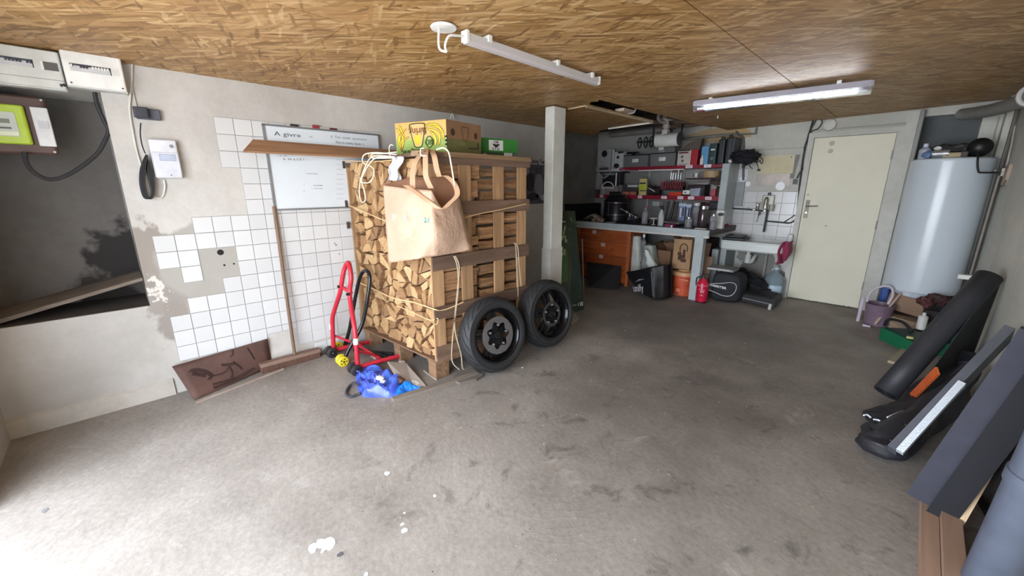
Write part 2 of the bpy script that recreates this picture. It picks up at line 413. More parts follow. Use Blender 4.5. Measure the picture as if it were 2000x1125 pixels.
b = MB(); b.box((-4.35, -.95, 0), (-2.85, -.667, TOP)); b.box((.40, -.95, 0), (.75, -.667, TOP)); b.box((-2.85, -.95, 2.12), (.40, -.667, TOP)); struct('wall_front', b, PLW)

# ---------------------------------------------------------------- ceiling: old deck above, strand boards below
b = MB(); b.box((-4.7, -.95, 2.44), (.75, 6.85, 2.56)); cl = struct('ceiling', b, OLDC)
for y in (3.72, 4.30, 4.88, 5.46, 6.04):
    b = MB(); b.box((-3.75, y, 2.385), (-1.9, y+.07, 2.44)); struct('joist', b, OLDC, parent=cl)
def panel(pts):
    b = MB(); lo = [(x, y, zc(x)) for x, y in pts]; hi = [(x, y, zc(x)+.016) for x, y in pts]; k = len(pts)
    n0 = b.av(lo); n1 = b.av(hi); b.fc([n0+i for i in range(k)][::-1]); b.fc([n1+i for i in range(k)])
    for i in range(k): b.fc((n0+i, n0+(i+1) % k, n1+(i+1) % k, n1+i))
    return struct('osb_panel', b, OSB, parent=cl)
g = .003
for (x0, x1, y0, y1) in ((-3.68, -2.16, -.78, 1.0), (-2.16, -.91, -.78, 1.55), (-.91, .5, -.78, 1.2), (-2.16, -.91, 1.55, 4.05), (-.91, .5, 1.2, 3.7), (-.91, .5, 3.7, 6.2),
                         (-.91, .5, 6.2, 6.52), (-2.16, -.91, 4.05, 6.52)):
    panel([(x0+g, y0+g), (x1-g, y0+g), (x1-g, y1-g), (x0+g, y1-g)])
panel([(-3.68, 1.003), (-2.163, 1.003), (-2.163, 3.36), (-2.28, 3.40), (-2.33, 3.46), (-2.38, 3.42), (-2.46, 3.50), (-3.68, 3.50)])
panel([(-3.68, 3.506), (-2.503, 3.506), (-2.515, 4.95), (-3.15, 4.95), (-3.20, 5.02), (-3.42, 5.10), (-3.50, 5.30), (-3.76, 5.47), (-3.76, 4.45), (-3.68, 4.45)])
panel([(-2.28, 3.403), (-2.163, 3.363), (-2.163, 5.9), (-2.226, 5.9)])
# pale sawn battens along the broken edge
WB = m_wood((214, 196, 166), (180, 158, 126), 'y', .6, name='pale_batten')
b = MB(); b.beam((-2.505, 3.52, 2.262), (-2.52, 4.93, 2.262), .012, .022); struct('batten', b, WB, parent=cl)
b = MB(); b.beam((-2.52, 4.955, 2.266), (-3.15, 4.955, 2.252), .014, .028); struct('batten', b, P((226, 222, 212), .5), parent=cl)
b = MB(); b.beam((-2.505, 3.505, 2.266), (-2.72, 3.505, 2.262), .01, .014); struct('batten', b, WB, parent=cl)

# white square post
def pillar():
    b = MB(); b.rbox((-2.79, 3.23, 0), (-2.675, 3.42, 2.255), .012)
    p = struct('pillar', b, PAINT)
    b = MB(); b.box((-2.793, 3.226, .0), (-2.672, 3.424, .86)); struct('pillar_casing', b, m_plaster((206, 203, 194), (180, 176, 168), 'lower_casing'), parent=p)
pillar()

# ---------------------------------------------------------------- tiles of the left wall, one by one
tm = {}
def tile_mesh(sy, sz, axis='x'):
    k = (round(sy, 4), round(sz, 4), axis)
    if k not in tm:
        t_, e = .006, .002
        b = MB()
        if axis == 'x': q = lambda a, c, d: (d, a, c)
        else: q = lambda a, c, d: (a, -d, c)
        r0 = [q(0, 0, 0), q(sy, 0, 0), q(sy, sz, 0), q(0, sz, 0)]; r1 = [q(0, 0, t_-e), q(sy, 0, t_-e), q(sy, sz, t_-e), q(0, sz, t_-e)]
        r2 = [q(e, e, t_), q(sy-e, e, t_), q(sy-e, sz-e, t_), q(e, sz-e, t_)]
        b.loft([r0, r1, r2]); b.mat(1); G_ = .0022
        a0 = [q(-G_, -G_, .0004), q(sy+G_, -G_, .0004), q(sy+G_, sz+G_, .0004), q(-G_, sz+G_, .0004)]; a1 = [q(-G_, -G_, .0012), q(sy+G_, -G_, .0012), q(sy+G_, sz+G_, .0012), q(-G_, sz+G_, .0012)]
        b.loft([a0, a1]); tm[k] = mesh_of(b, [TILE, GROUT], name='tile')
    return tm[k]
def put_tile(parent, me, loc):
    o = bpy.data.objects.new('tile', me); COL.objects.link(o); o.parent = parent; o.location = loc
PT = .1165; GR = .0028
z_top = 1.985; y0g = .7635-PT*6
cnt = 0
for r in range(15):
    zt = z_top-r*PT; zb = zt-PT
    if r < 3: ys = .647
    elif r < 7: ys = .7635
    elif r == 7: ys = .7635
    else: ys = 0
    for c in range(0, 16):
        y = y0g+c*PT
        if y > 1.72 and (y > 1.95 or r > 2): continue
        zm = zt-PT/2; ym = y+PT/2
        if 0.96 < y and y+PT < 1.88 and zb > 1.325 and zt < 1.95: continue   # hidden squarely behind the whiteboard
        if r == 6 and ym < .40: continue
        ok = False
        if r < 3: ok = y > .64
        elif r < 6: ok = y > .755
        elif r == 6: ok = y > .41 if zb > 1.15 else False
        elif r == 7: ok = y > .175
        elif r == 8: ok = (.175 < y < .40) or y > .64
        elif r == 9: ok = (.29 < y < .40) or y > .64
        elif r == 10: ok = y > .52
        elif r == 11: ok = y > .29
        elif r in (12, 13, 14): ok = y > .175
        if r >= 1 and r < 6 and y < .76 and r >= 3: ok = False
        if not ok: continue
        zl, hh = zb, PT-GR
        if r == 14:
            hh = min(hh, zt-.245 if y < .7 else (zt-.30 if y < .95 else hh)); zl = zt-GR-hh
            if hh < .02: continue
        put_tile(wl, tile_mesh(PT-GR, hh), (WX, y, zl)); cnt += 1
for c in range(3, 16):             # cut row at the foot, behind the broom
    y = y0g+c*PT
    if y < .9 or y > 1.75: continue
    zt = z_top-15*PT; put_tile(wl, tile_mesh(PT-GR, .10), (WX, y, zt-.1))
    put_tile(wl, tile_mesh(PT-GR, .10), (WX, y, zt-.218)) if y > 1.05 else None
# grey cement patch left bare, proud by a hair, with drilled holes
b = MB()
for (y, z, r) in ((.545, 1.015, .022), (.555, .915, .008), (.617, .918, .007), (1.405, .985, .006), (1.425, .90, .005), (1.395, 1.0, .005)):
    b.cyl((WX+.0005, y, z), (WX+(.008 if y > .7 else .002), y, z), r, n=10)
struct('drilled_hole', b, P((30, 28, 27), .9), parent=wl)
# ---------------------------------------------------------------- tiles over the sink
PB = .153
for r in range(7):
    for c in range(6):
        x0 = -1.965+c*PB; zt = 1.43-r*PB+2*PB
        if r < 2 and c != 0: continue
        if zt-PB < .62: continue
        w_ = min(PB-GR, -1.155-x0)
        if w_ < .03: continue
        if zt-PB < 1.28 and zt > 1.2 and 0: pass
        put_tile(wb, tile_mesh(w_, PB-GR, 'y'), (x0, BY, zt-PB))
# ================================================================ LEFT WALL THINGS
WHITE = P((232, 232, 228), .45); OFFW = P((206, 207, 202), .5); BLACK = P((24, 24, 26), .5); DGREY = P((70, 72, 78), .5)
INK = P((60, 60, 66), .7, var=0); LINK = P((120, 126, 136), .7, var=0)
STEEL = P((176, 178, 180), .28, .9); CHROME = P((214, 214, 214), .16, 1.0, var=.03)
RED = P((176, 34, 48), .35); RUB = P((26, 27, 29), .75, bump=.2)
def breaker(y0, y1, z0, z1, d, cm, label, win, extra):
    t = thing('breaker_box', label, 'electrical box', (WX, (y0+y1)/2, z0), 0)
    b = MB(); b.box((WX, y0, z0), (WX+d, y1, z1)); part('body', b, OFFW, t)
    b = MB(); b.rbox((WX+d, y0+.002, z0+.004), (WX+d+.022, y1-.002, z1-.003), .01, 2); cv = part('cover', b, cm, t)
    f = WX+d+.022
    wy0, wy1, wz0, wz1 = win
    b = MB(); b.box((f-.001, wy0, wz0), (f+.002, wy1, wz1)); wd = part('switch_window', b, P((196, 196, 198), .4), t)
    b = MB(); b.box((f, wy0, wz1-.010), (f+.003, wy1, wz1)); b.box((f, wy1-.004, wz0), (f+.003, wy1, wz1)); part('window_shadow_lip', b, DGREY, wd)
    n = int((wy1-wy0)/.0125)
    sw = MB()
    sw.box((0, 0, 0), (.012, .008, .014)); me = mesh_of(sw, P((52, 56, 72), .4), name='switch'); me2 = mesh_of(sw, P((238, 238, 236), .4), name='switch')
    for i in range(n):
        if extra[i % len(extra)] == ' ': continue
        o = bpy.data.objects.new('switch', me if extra[i % len(extra)] == 'd' else me2); COL.objects.link(o); o.parent = wd
        o.matrix_basis = ROOT[t] @ Matrix.Translation((f+.001, wy0+.003+i*.0125, wz0+.020))
    b = MB()
    for (yy, zz) in ((y0+.02, z0+.02), (y1-.02, z0+.02)): b.cyl((f-.001, yy, zz), (f+.002, yy, zz), .005, n=8)
    part('cover_screw', b, DGREY, t)
    return t, f
t, f = breaker(-.34, -.048, 2.035, 2.238, .06, OFFW, 'grey breaker box at the left, with a dark key lock at its lower right', (-.295, -.155, 2.135, 2.175), 'dd ddddd dd')
b = MB(); b.box((f, -.118, 2.132), (f+.002, -.062, 2.175)); part('meter_window', b, P((96, 92, 92), .3), t)
b = MB(); b.box((f, -.128, 2.132), (f+.003, -.118, 2.175)); part('timer_module', b, WHITE, t)
b = MB(); b.cyl((f, -.055, 2.062), (f+.010, -.055, 2.062), .008, n=10); b.box((f+.002, -.073, 2.057), (f+.012, -.055, 2.066)); part('key_lock', b, BLACK, t)
b = MB(); b.box((f, -.33, 2.083), (f+.0015, -.05, 2.0845)); part('cover_seam', b, DGREY, t)
t, f = breaker(-.044, .212, 2.060, 2.262 - .006, .075, WHITE, 'white breaker box nearest the corner pier, brighter cover, black cable below', (-.015, .155, 2.145, 2.185), 'w  ddd wwwwww dddd')
b = MB(); b.box((f, .160, 2.150), (f+.002, .192, 2.185)); part('blank_strip', b, P((222, 222, 218), .5), t)
# meter board
t = thing('meter_board', 'brown board in the recess carrying a lime green electricity meter', 'meter board', (WX-.10, -.27, 1.67))
BRN = P((92, 68, 62), .55); mx = WX-.06
b = MB(); b.box((NB, -.60, 1.72), (mx-.06, -.20, 1.97)); part('mounting_block', b, P((60, 46, 42), .7), t)
b = MB(); b.rbox((mx-.06, -.62, 1.685), (mx-.02, -.155, 2.005), .02); part('board', b, BRN, t)
b = MB(); b.rbox((mx-.02, -.47, 1.735), (mx+.015, -.245, 1.948), .012); mt = part('electricity_meter', b, P((176, 200, 50), .4), t, 'lime green electricity meter')
b = MB(); b.box((mx+.015, -.44, 1.775), (mx+.02, -.285, 1.905)); part('meter_plate', b, P((190, 196, 186), .4), mt)
b = MB(); b.box((mx+.02, -.42, 1.845), (mx+.022, -.31, 1.868)); part('display', b, P((112, 122, 104), .25), mt)
b = MB(); b.box((mx+.02, -.40, 1.815), (mx+.0215, -.31, 1.824)); part('print_line', b, P((90, 96, 90), .6), mt)
b = MB(); b.box((mx+.02, -.43, 1.78), (mx+.0215, -.29, 1.80)); part('paper_label', b, P((222, 228, 200), .6), mt)
b = MB(); b.rbox((mx-.02, -.222, 1.73), (mx+.01, -.165+.012, 1.945), .005); u = part('main_switch', b, P((214, 216, 216), .4), t, 'white main switch box')
b = MB(); b.box((mx+.01, -.205, 1.83), (mx+.018, -.165, 1.872)); part('switch_rocker', b, P((196, 198, 200), .4), u)
b = MB()
for (yy, zz) in ((-.60, 1.70), (-.17, 1.70), (-.17, 1.99)): b.cyl((mx-.02, yy, zz), (mx-.016, yy, zz), .006, n=8)
part('screw', b, OFFW, t)
def px(pts, x): return [at(a, c, 'x', x) for a, c in pts]
b = MB(); b.tube(px([(185, 180), (190, 205), (203, 235), (212, 255), (205, 275), (190, 300), (160, 325), (125, 345), (95, 350), (68, 338), (52, 318), (48, 296)], WX-.03), .011, 8, sub=5)
solo('power_cable', b, P((40, 40, 42), .6), 'thick black cable looping from the white breaker box to the meter board', 'cable', sm=True)
# old plank lying askew in the recess
b = MB(); hL, hR = .722, .885
b.hexa([(NB+.02, -.655, hL-.03), (WX-.05, -.655, hL-.03), (WX-.05, .085, hR-.022), (NB+.02, .085, hR-.03)], [(NB+.02, -.655, hL-.008), (WX-.05, -.655, hL-.005), (WX-.05, .085, hR), (NB+.02, .085, hR-.005)])
solo('old_plank', b, m_wood((150, 138, 124), (104, 92, 82), 'y', .8, .9, 'grey_old_wood'), 'grey weathered plank lying askew across the wall recess', 'plank')
# white cable, double socket, adapter, coil, alarm box
b = MB(); b.tube(px([(258, 118), (257, 160), (253, 210), (258, 250), (268, 300), (283, 345), (296, 378), (315, 386), (322, 366), (320, 352)], WX+.012), .0055, 8, sub=5)
solo('white_cable', b, P((214, 210, 202), .5), 'white cable running down the wall from the ceiling to the alarm box', 'cable', sm=True)
b = MB(); b.tube(px([(257, 160), (262, 190), (268, 210)], WX+.008), .004, 6, sub=4)
solo('branch_cable', b, P((196, 192, 184), .5), 'thin white cable branching off to the dark double socket', 'cable', sm=True)
sp_ = at(286, 223, 'x', WX)
t = thing('double_socket', 'dark grey double wall socket with a black plug adapter in it', 'socket', (WX, sp_.y, sp_.z-.035))
b = MB(); b.rbox((WX, sp_.y-.055, sp_.z-.035), (WX+.035, sp_.y+.068, sp_.z+.030), .008); part('socket_body', b, P((84, 86, 98), .5), t)
b = MB(); b.rbox((WX+.035, sp_.y-.066, sp_.z-.032), (WX+.075, sp_.y+.006, sp_.z+.032), .008); part('plug_adapter', b, P((56, 58, 68), .5), t)
b = MB()
cx = WX+.05
b.tube(px([(275, 240), (274, 262), (278, 285), (284, 300)], cx), .0035, 6, sub=4)
for k in range(5):
    o_ = (k-2)*2.2
    b.tube(px([(286+o_*.3, 304), (279+o_, 330), (278+o_, 360), (286+o_, 386), (297+o_*.5, 384), (297+o_, 360), (291+o_, 330), (288, 308)], cx-.012+.004*k), .0045, 6, loop=True, sub=4)
solo('coiled_lead', b, BLACK, 'black lead coiled and tied below the plug adapter', 'cable', sm=True)
c0, c1 = at(287, 266, 'x', WX+.05), at(354, 266+84, 'x', WX+.05)
ay0, ay1, az0, az1 = .262, .405, 1.555, 1.80
t = thing('alarm_control_box', 'white wall mounted control box with a flap and round emblem', 'control box', (WX, .33, az0))
b = MB(); b.rbox((WX, ay0, az0), (WX+.05, ay1, az1), .012); bd = part('housing', b, P((214, 216, 222), .4), t, sm=True)
b = MB(); b.rbox((WX+.05, ay0+.004, az0+.01), (WX+.056, ay1-.004, az0+.165), .006); part('flap', b, P((206, 209, 218), .4), t)
b = MB(); b.box((WX+.056, ay0+.04, az0+.112), (WX+.0575, ay1-.022, az0+.150)); part('panel_label', b, P((176, 184, 204), .4), t)
b = MB(); b.box((WX+.0565, ay0+.038, az0+.110), (WX+.057, ay1-.02, az0+.152)); part('label_frame', b, P((110, 120, 140), .4), t)
b = MB(); b.cyl((WX+.05, ay1-.03, az1-.04), (WX+.052, ay1-.03, az1-.04), .012, n=16); em = part('emblem', b, P((140, 142, 148), .4), t, 'small grey round emblem')
b = MB(); b.cyl((WX+.056, (ay0+ay1)/2+.01, az0+.018), (WX+.059, (ay0+ay1)/2+.01, az0+.018), .004, n=8); part('screw', b, DGREY, t)

# whiteboard
by0, by1, bz0, bz1 = .952, 1.893, 1.316, 1.957
t = thing('whiteboard', 'wall mounted whiteboard with faint handwriting behind the firewood crate', 'whiteboard', (WX, (by0+by1)/2, bz0))
bx = WX+.006
b = MB(); b.box((bx, by0, bz0), (bx+.012, by1, bz1)); wbp = part('panel', b, P((214, 222, 228), .22, var=.02), t)
AL = P((150, 152, 156), .35, .6)
for nm, lo, hi in (('frame_bar', (bx+.001, by0-.008, bz0-.008), (bx+.02, by1+.008, bz0+.006)), ('frame_bar', (bx+.001, by0-.008, bz1-.006), (bx+.02, by1+.008, bz1+.008)),
                   ('frame_bar', (bx+.001, by0-.008, bz0), (bx+.02, by0+.008, bz1)), ('frame_bar', (bx+.001, by1-.008, bz0), (bx+.02, by1+.008, bz1))):
    b = MB(); b.box(lo, hi); part(nm, b, AL, t)
def hw(s, a, c, size, mat=LINK, sq=1.0): text(wbp, s, at(a, c, 'x', bx+.0128), Y, Z, size, mat, squash=sq)
hw('A givre', 562, 263, .045, INK, 1.5); hw('on', 607, 267, .025); hw('E  Ton  matin  partenaire', 682, 270, .026, LINK, 1.2)
hw('Faire le champ  boule  L', 684, 280, .026, INK, 1.0); hw('a  m a t h !', 574, 311, .028, INK, 1.3); hw('au   Ca', 553, 304, .018)
hw('* route le parc', 609, 339, .017); hw('au tournant', 621, 362, .016, INK); hw('a   bou le tour', 620, 368, .016); hw('*', 594, 361, .02); hw('*', 594, 374, .02, INK)
for i in range(9): hw('mmm mm', 664, 312+i*9.5, .014, P((168, 182, 196), .7, var=0))
for (nm, lab, a, w_, col_, hh) in (('marker_pen', 'black marker lying on the whiteboard top edge', 575.5, .060, (40, 38, 42), .016), ('board_eraser', 'red eraser block on the whiteboard top edge', 617, .05, (150, 50, 62), .026),
                                ('marker_pen', 'dark red marker beside the red eraser on the whiteboard', 651, .06, (96, 42, 52), .016)):
    yy = at(a, 250, 'x', bx+.01).y
    b = MB()
    if nm == 'marker_pen': b.lathe([(0, .006), (w_*.3, .008), (w_*.3, .007), (w_, .007), (w_, .004), (w_+.006, .002)], (bx+.008, yy-w_/2, bz1+.017), Y, 10)
    else: b.rbox((bx-.002, yy-w_/2, bz1+.008), (bx+.018, yy+w_/2, bz1+.008+hh), .004)
    solo(nm, b, P(col_, .45), lab, 'marker' if nm == 'marker_pen' else 'eraser')
for k, (a, c) in enumerate(((671, 322), (676, 398), (680, 440))):
    p = at(a, c, 'x', WX+.02); b = MB(); b.box((WX+.006, p.y-.008, p.z-.03), (WX+.026, p.y+.012, p.z+.03)); solo('board_clip', b, P((70, 56, 50), .6), ('upper', 'middle', 'lowest')[k]+' of three small dark clips at the wall beside the crate edge', 'clip')
# broom: pole and push-broom head
t = thing('push_broom', 'push broom with a brown wooden handle leaning on the tiled wall', 'broom', (-3.57, .93, 0))
WH = m_wood((146, 116, 92), (104, 80, 62), 'z', 1, .6, 'handle_wood')
b = MB(); b.cyl((-3.60, .925, .09), (WX+.022, .945, 1.345), .0135, n=12); part('handle', b, WH, t, sm=True)
b = MB(); b.hexa([(-3.655, .66, .055), (-3.655, 1.13, .055), (-3.58, 1.13, .055), (-3.58, .66, .055)], [(-3.65, .66, .082), (-3.65, 1.13, .082), (-3.59, 1.13, .082), (-3.59, .66, .082)])
part('head', b, m_wood((138, 112, 98), (104, 82, 72), 'y'), t)
b = MB()
for i in range(38):
    for j in range(3):
        y = .668+i*.0122; x = -3.648+j*.026
        b.hexa([(x-.007, y-.004, 0), (x+.009, y-.004, 0), (x+.009, y+.004, 0), (x-.007, y+.004, 0)], [(x-.003, y-.005, .056), (x+.005, y-.005, .056), (x+.005, y+.005, .056), (x-.003, y+.005, .056)])
part('bristles', b, P((104, 74, 62), .9), t, kind='stuff')
# brown painted board leaning on the wall
t = thing('painted_board', 'brown hardboard offcut with dark brush marks, leaning low on the left wall', 'board', (-3.52, .45, 0))
bl, br_ = at(380, 783, 'z', .0), at(532, 716, 'z', .0)
tl, tr = at(336, 716, 'x', WX+.030), at(522, 662, 'x', WX+.030)
bl.z = max(bl.z, 0.004); br_.z = .004
nb_ = (tl-bl).cross(br_-bl).normalized(); nb_ = nb_ if nb_.x > 0 else -nb_
b = MB(); b.grid(lambda u, v: (bl*(1-u)+br_*u)*(1-v)+(tl*(1-u)+tr*u)*v, 12, 8); pb = part('board', b, P((88, 62, 54), .75, var=.3, sc=4), t, sm=True, solid=.008)
def bp(u, v): return (bl*(1-u)+br_*u)*(1-v)+(tl*(1-u)+tr*u)*v+V((.0065, -.0015, .002))
DM = P((54, 34, 30), .8)
b = MB()
def stroke(pts, wd):
    P3 = smooth([bp(*p) for p in pts], 5)
    b.ribbon(P3, nb_.cross(V((P3[-1]-P3[0]))).normalized(), wd, 1, .0008)
for pts, wd in (([(.13, .78), (.2, .74), (.27, .6), (.30, .42), (.25, .42)], .05), ([(.14, .70), (.24, .52)], .05), ([(.30, .42), (.42, .40), (.5, .52)], .012), ([(.43, .66), (.50, .60), (.56, .58)], .035),
               ([(.5, .55), (.5, .32), (.46, .16)], .012), ([(.56, .62), (.60, .44), (.62, .3)], .016), ([(.24, .10), (.4, .10), (.52, .12), (.75, .22)], .028), ([(.25, .2), (.4, .16), (.62, .14)], .016),
               ([(.6, .98), (.59, .85), (.55, .78)], .012), ([(.76, .9), (.78, .7), (.80, .46)], .014)):
    stroke(pts, wd)
part('brush_mark', b, DM, pb, 'dark painted brush marks')
a_, c_ = at(386, 784, 'z', .006), at(552, 719, 'z', .006)
b = MB(); b.beam(a_+V((.012, -.01, 0)), c_+V((.02, 0, 0)), .012, .012); solo('thin_lath', b, m_wood((176, 158, 146), (138, 120, 110), 'y'), 'thin pale lath on the floor along the foot of the brown board', 'lath')
# poster
p0, p1 = at(1020, 306, 'x', WX+.001), at(1066, 397, 'x', WX+.001)
t = thing('motorcycle_poster', 'racing poster with a white title strip on the wall behind the post', 'poster', (WX, 4.0, 1.27))
b = MB(); b.box((WX, 3.86, 1.27), (WX+.0015, 4.40, 1.86)); part('sheet', b, P((70, 70, 80), .4, var=.7, sc=14), t)
b = MB(); b.box((WX+.0015, 3.86, 1.775), (WX+.0022, 4.40, 1.86)); ts = part('title_strip', b, P((188, 188, 186), .5), t)
text(ts, 'Racing Team', (WX+.0026, 4.15, 1.815), Y, Z, .072, INK, .002, squash=.85)
for (y, z, ry, rz, c) in ((3.98, 1.55, .09, .12, (26, 26, 32)), (4.16, 1.5, .09, .16, (122, 122, 134)), (4.05, 1.36, .12, .05, (30, 30, 36)), (3.93, 1.68, .04, .05, (150, 150, 156)), (4.25, 1.35, .05, .04, (168, 168, 172))):
    b = MB(); b.lathe([(0, .999), (.0005, .999)], (0, 0, 0), (1, 0, 0), 18)
    b.v = [V((WX+.0018+v.x, y+v.y*ry, z+v.z*rz)) for v in b.v]; part('printed_shape', b, P(c, .5), t)
# ================================================================ FIREWOOD CRATE
CX0, CXR, CY0, CY1 = -3.66, -2.49, 1.63, 2.655
def fy(x): return CY0-.06*(CXR-x)          # the crate stands slightly out of square
def face(a, c, off=0):                     # sight line onto the log-end face
    d = ray(a, c)                          # y = CY0 + .06*(x-CXR) - off
    t_ = (CY0-off-.06*CXR)/(d.y-.06*d.x); return CAM+d*t_
SLAT = m_wood((190, 154, 116), (148, 112, 78), 'z', .8, .7, 'crate_slat'); RAIL = m_wood((130, 104, 86), (92, 70, 56), 'y', .7, .75, 'crate_rail')
DECK = m_wood((150, 118, 88), (104, 78, 58), 'x', .8, .8, 'pallet_wood')
t = thing('firewood_crate', 'tall slatted wooden crate on pallet feet, packed with firewood', 'crate', ((CX0+CXR)/2, (CY0+CY1)/2, 0))
for x in (CX0+.05, (CX0+CXR)/2-.02, CXR-.105):
    for y in (0, .45, .90):
        b = MB(); b.box((x, fy(x)+y, 0), (x+.105, fy(x)+y+.125, .125)); part('pallet_block', b, DECK, t)
for i in range(3):
    x = (CX0+.05, (CX0+CXR)/2-.02, CXR-.105)[i]
    b = MB(); b.box((x-.01, fy(x), .125), (x+.105, CY1, .145)); part('pallet_runner', b, DECK, t)
for i in range(8):
    y = .0+i*.132
    b = MB(); b.hexa([(CX0, fy(CX0)+y, .145), (CXR, fy(CXR)+y, .145), (CXR, fy(CXR)+y+.11, .145), (CX0, fy(CX0)+y+.11, .145)],
                     [(CX0, fy(CX0)+y, .160), (CXR, fy(CXR)+y, .160), (CXR, fy(CXR)+y+.11, .160), (CX0, fy(CX0)+y+.11, .160)]); part('deck_board', b, DECK, t)
for side, x in ((1, CXR), (-1, CX0)):
    yo = fy(x)-CY0
    ys = ((1.63, 1.735), (1.915, 2.025), (2.265, 2.375), (2.545, 2.65)) if side > 0 else ((1.63, 1.72), (2.0, 2.1), (2.5, 2.6))
    for (a, c) in ys:
        b = MB(); b.box((x-.016 if side > 0 else x, a+yo, .16), (x if side > 0 else x+.016, c+yo, 1.66)); part('slat', b, SLAT, t)
    rails = ((1.655, 1.705), (1.290, 1.388), (.885, .990), (.505, .60), (.155, .275)) if side > 0 else ((1.6, 1.7), (.2, .3))
    for z0, z1 in rails:
        b = MB()
        if side > 0: b.box((x, 1.628, z0), (x+.019, 2.675, z1))
        else: b.box((x-.015, 1.63+yo, z0), (x, 2.66+yo, z1))
        part('rail', b, RAIL, t)
b = MB(); b.box((CXR-.35, 1.60, 1.705), (CXR+.03, 1.76, 1.73)); part('lid_board', b, RAIL, t)
b = MB(); b.hexa([(CXR-.11, 1.58, 1.706), (CXR+.02, 1.62, 1.706), (CXR+.02, 2.70, 1.706), (CXR-.11, 2.70, 1.706)], [(CXR-.11, 1.58, 1.742), (CXR-.0, 1.62, 1.742), (CXR-.0, 2.70, 1.742), (CXR-.11, 2.70, 1.742)]); part('lid_board', b, m_wood((158, 132, 104), (120, 96, 72), 'y', .7), t)
for i in range(5):
    y = 1.80+i*.18
    b = MB(); b.box((CX0, y, 1.706), (CXR-.12, y+.12, 1.726)); part('lid_board', b, RAIL, t)
# ---- logs: a cracked-cell packing of the end face, each cell one split log
M1 = Nt('split_log_end'); vv = M1.n('ShaderNodeTexCoord').outputs['Object']; oi = M1.n('ShaderNodeObjectInfo').outputs['Random']
c_ = M1.ramp(oi, [(0, (148, 112, 78)), (.35, (174, 136, 94)), (.7, (194, 158, 112)), (1, (212, 180, 134))])
gm = M1.noise(1, M1.mapping(scale=(45, 45, 45), src=vv), detail=6)
c_ = M1.mix(.45, c_, M1.ramp(gm, [(.32, (140, 116, 92)), (.6, (255, 255, 255))]), 'MULTIPLY'); M1.col(c_); M1.bump(gm, .5, .004); M1 = M1.set(rough=.85)
M2 = Nt('split_log_side'); vv = M2.n('ShaderNodeTexCoord').outputs['Object']; oi = M2.n('ShaderNodeObjectInfo').outputs['Random']
c_ = M2.ramp(M2.noise(1, M2.mapping(scale=(26, 3, 26), src=vv), detail=7, rough=.65, dist=1), [(.3, (96, 66, 46)), (.5, (158, 118, 82)), (.7, (192, 152, 108))])
hs = M2.n('ShaderNodeHueSaturation'); M2.l(M2.mapr(oi, 0, 1, .7, 1.1), hs.inputs['Value']); M2.l(c_, hs.inputs['Color']); M2.col(hs.outputs[0])
M2.bump(M2.noise(1, M2.mapping(scale=(50, 6, 50), src=vv), detail=6), .7, .01); M2 = M2.set(rough=.9)
rnd = random.Random(11)
U0, U1, Z0, Z1 = CX0+.012, CXR-.02, .163, 1.70
def relax(n, w_, h_, minr):
    pts = []; tries = 0
    while len(pts) < n and tries < 30000:
        tries += 1
        q = (rnd.random()*w_, rnd.random()*h_)
        if all((q[0]-p[0])**2+(q[1]-p[1])**2 > minr*minr for p in pts): pts.append(q)
    return pts
def clip(poly, a, b_, c):          # keep a*x+b*y<=c
    out = []
    for i in range(len(poly)):
        p, q = poly[i], poly[(i+1) % len(poly)]
        dp, dq = a*p[0]+b_*p[1]-c, a*q[0]+b_*q[1]-c
        if dp <= 0: out.append(p)
        if dp*dq < 0:
            t_ = dp/(dp-dq); out.append((p[0]+(q[0]-p[0])*t_, p[1]+(q[1]-p[1])*t_))
    return out
def cells(pts, w_, h_):
    res = []
    for i, p in enumerate(pts):
        poly = [(0, 0), (w_, 0), (w_, h_), (0, h_)]
        for j, q in enumerate(pts):
            if j == i or (p[0]-q[0])**2+(p[1]-q[1])**2 > .16: continue
            a, b_ = q[0]-p[0], q[1]-p[1]; c = (q[0]**2+q[1]**2-p[0]**2-p[1]**2)/2
            poly = clip(poly, a, b_, c)
            if len(poly) < 3: break
        if len(poly) >= 3: res.append(poly)
    return res
def area(p): return abs(sum(p[i][0]*p[(i+1) % len(p)][1]-p[(i+1) % len(p)][0]*p[i][1] for i in range(len(p))))/2
cs = []
for c in cells(relax(150, U1-U0, Z1-Z0, .082), U1-U0, Z1-Z0):
    k = len(c)
    if area(c) > .0115 or rnd.random() < .25:
        i = rnd.randrange(k); j = (i+k//2) % k
        i, j = min(i, j), max(i, j)
        A, B = c[i:j+1], c[j:]+c[:i+1]
        if len(A) > 2 and len(B) > 2 and min(area(A), area(B)) > .0022: cs += [A, B]; continue
    cs.append(c)
LOGL = 'split firewood log with a pale wedge shaped end, stacked in the crate'
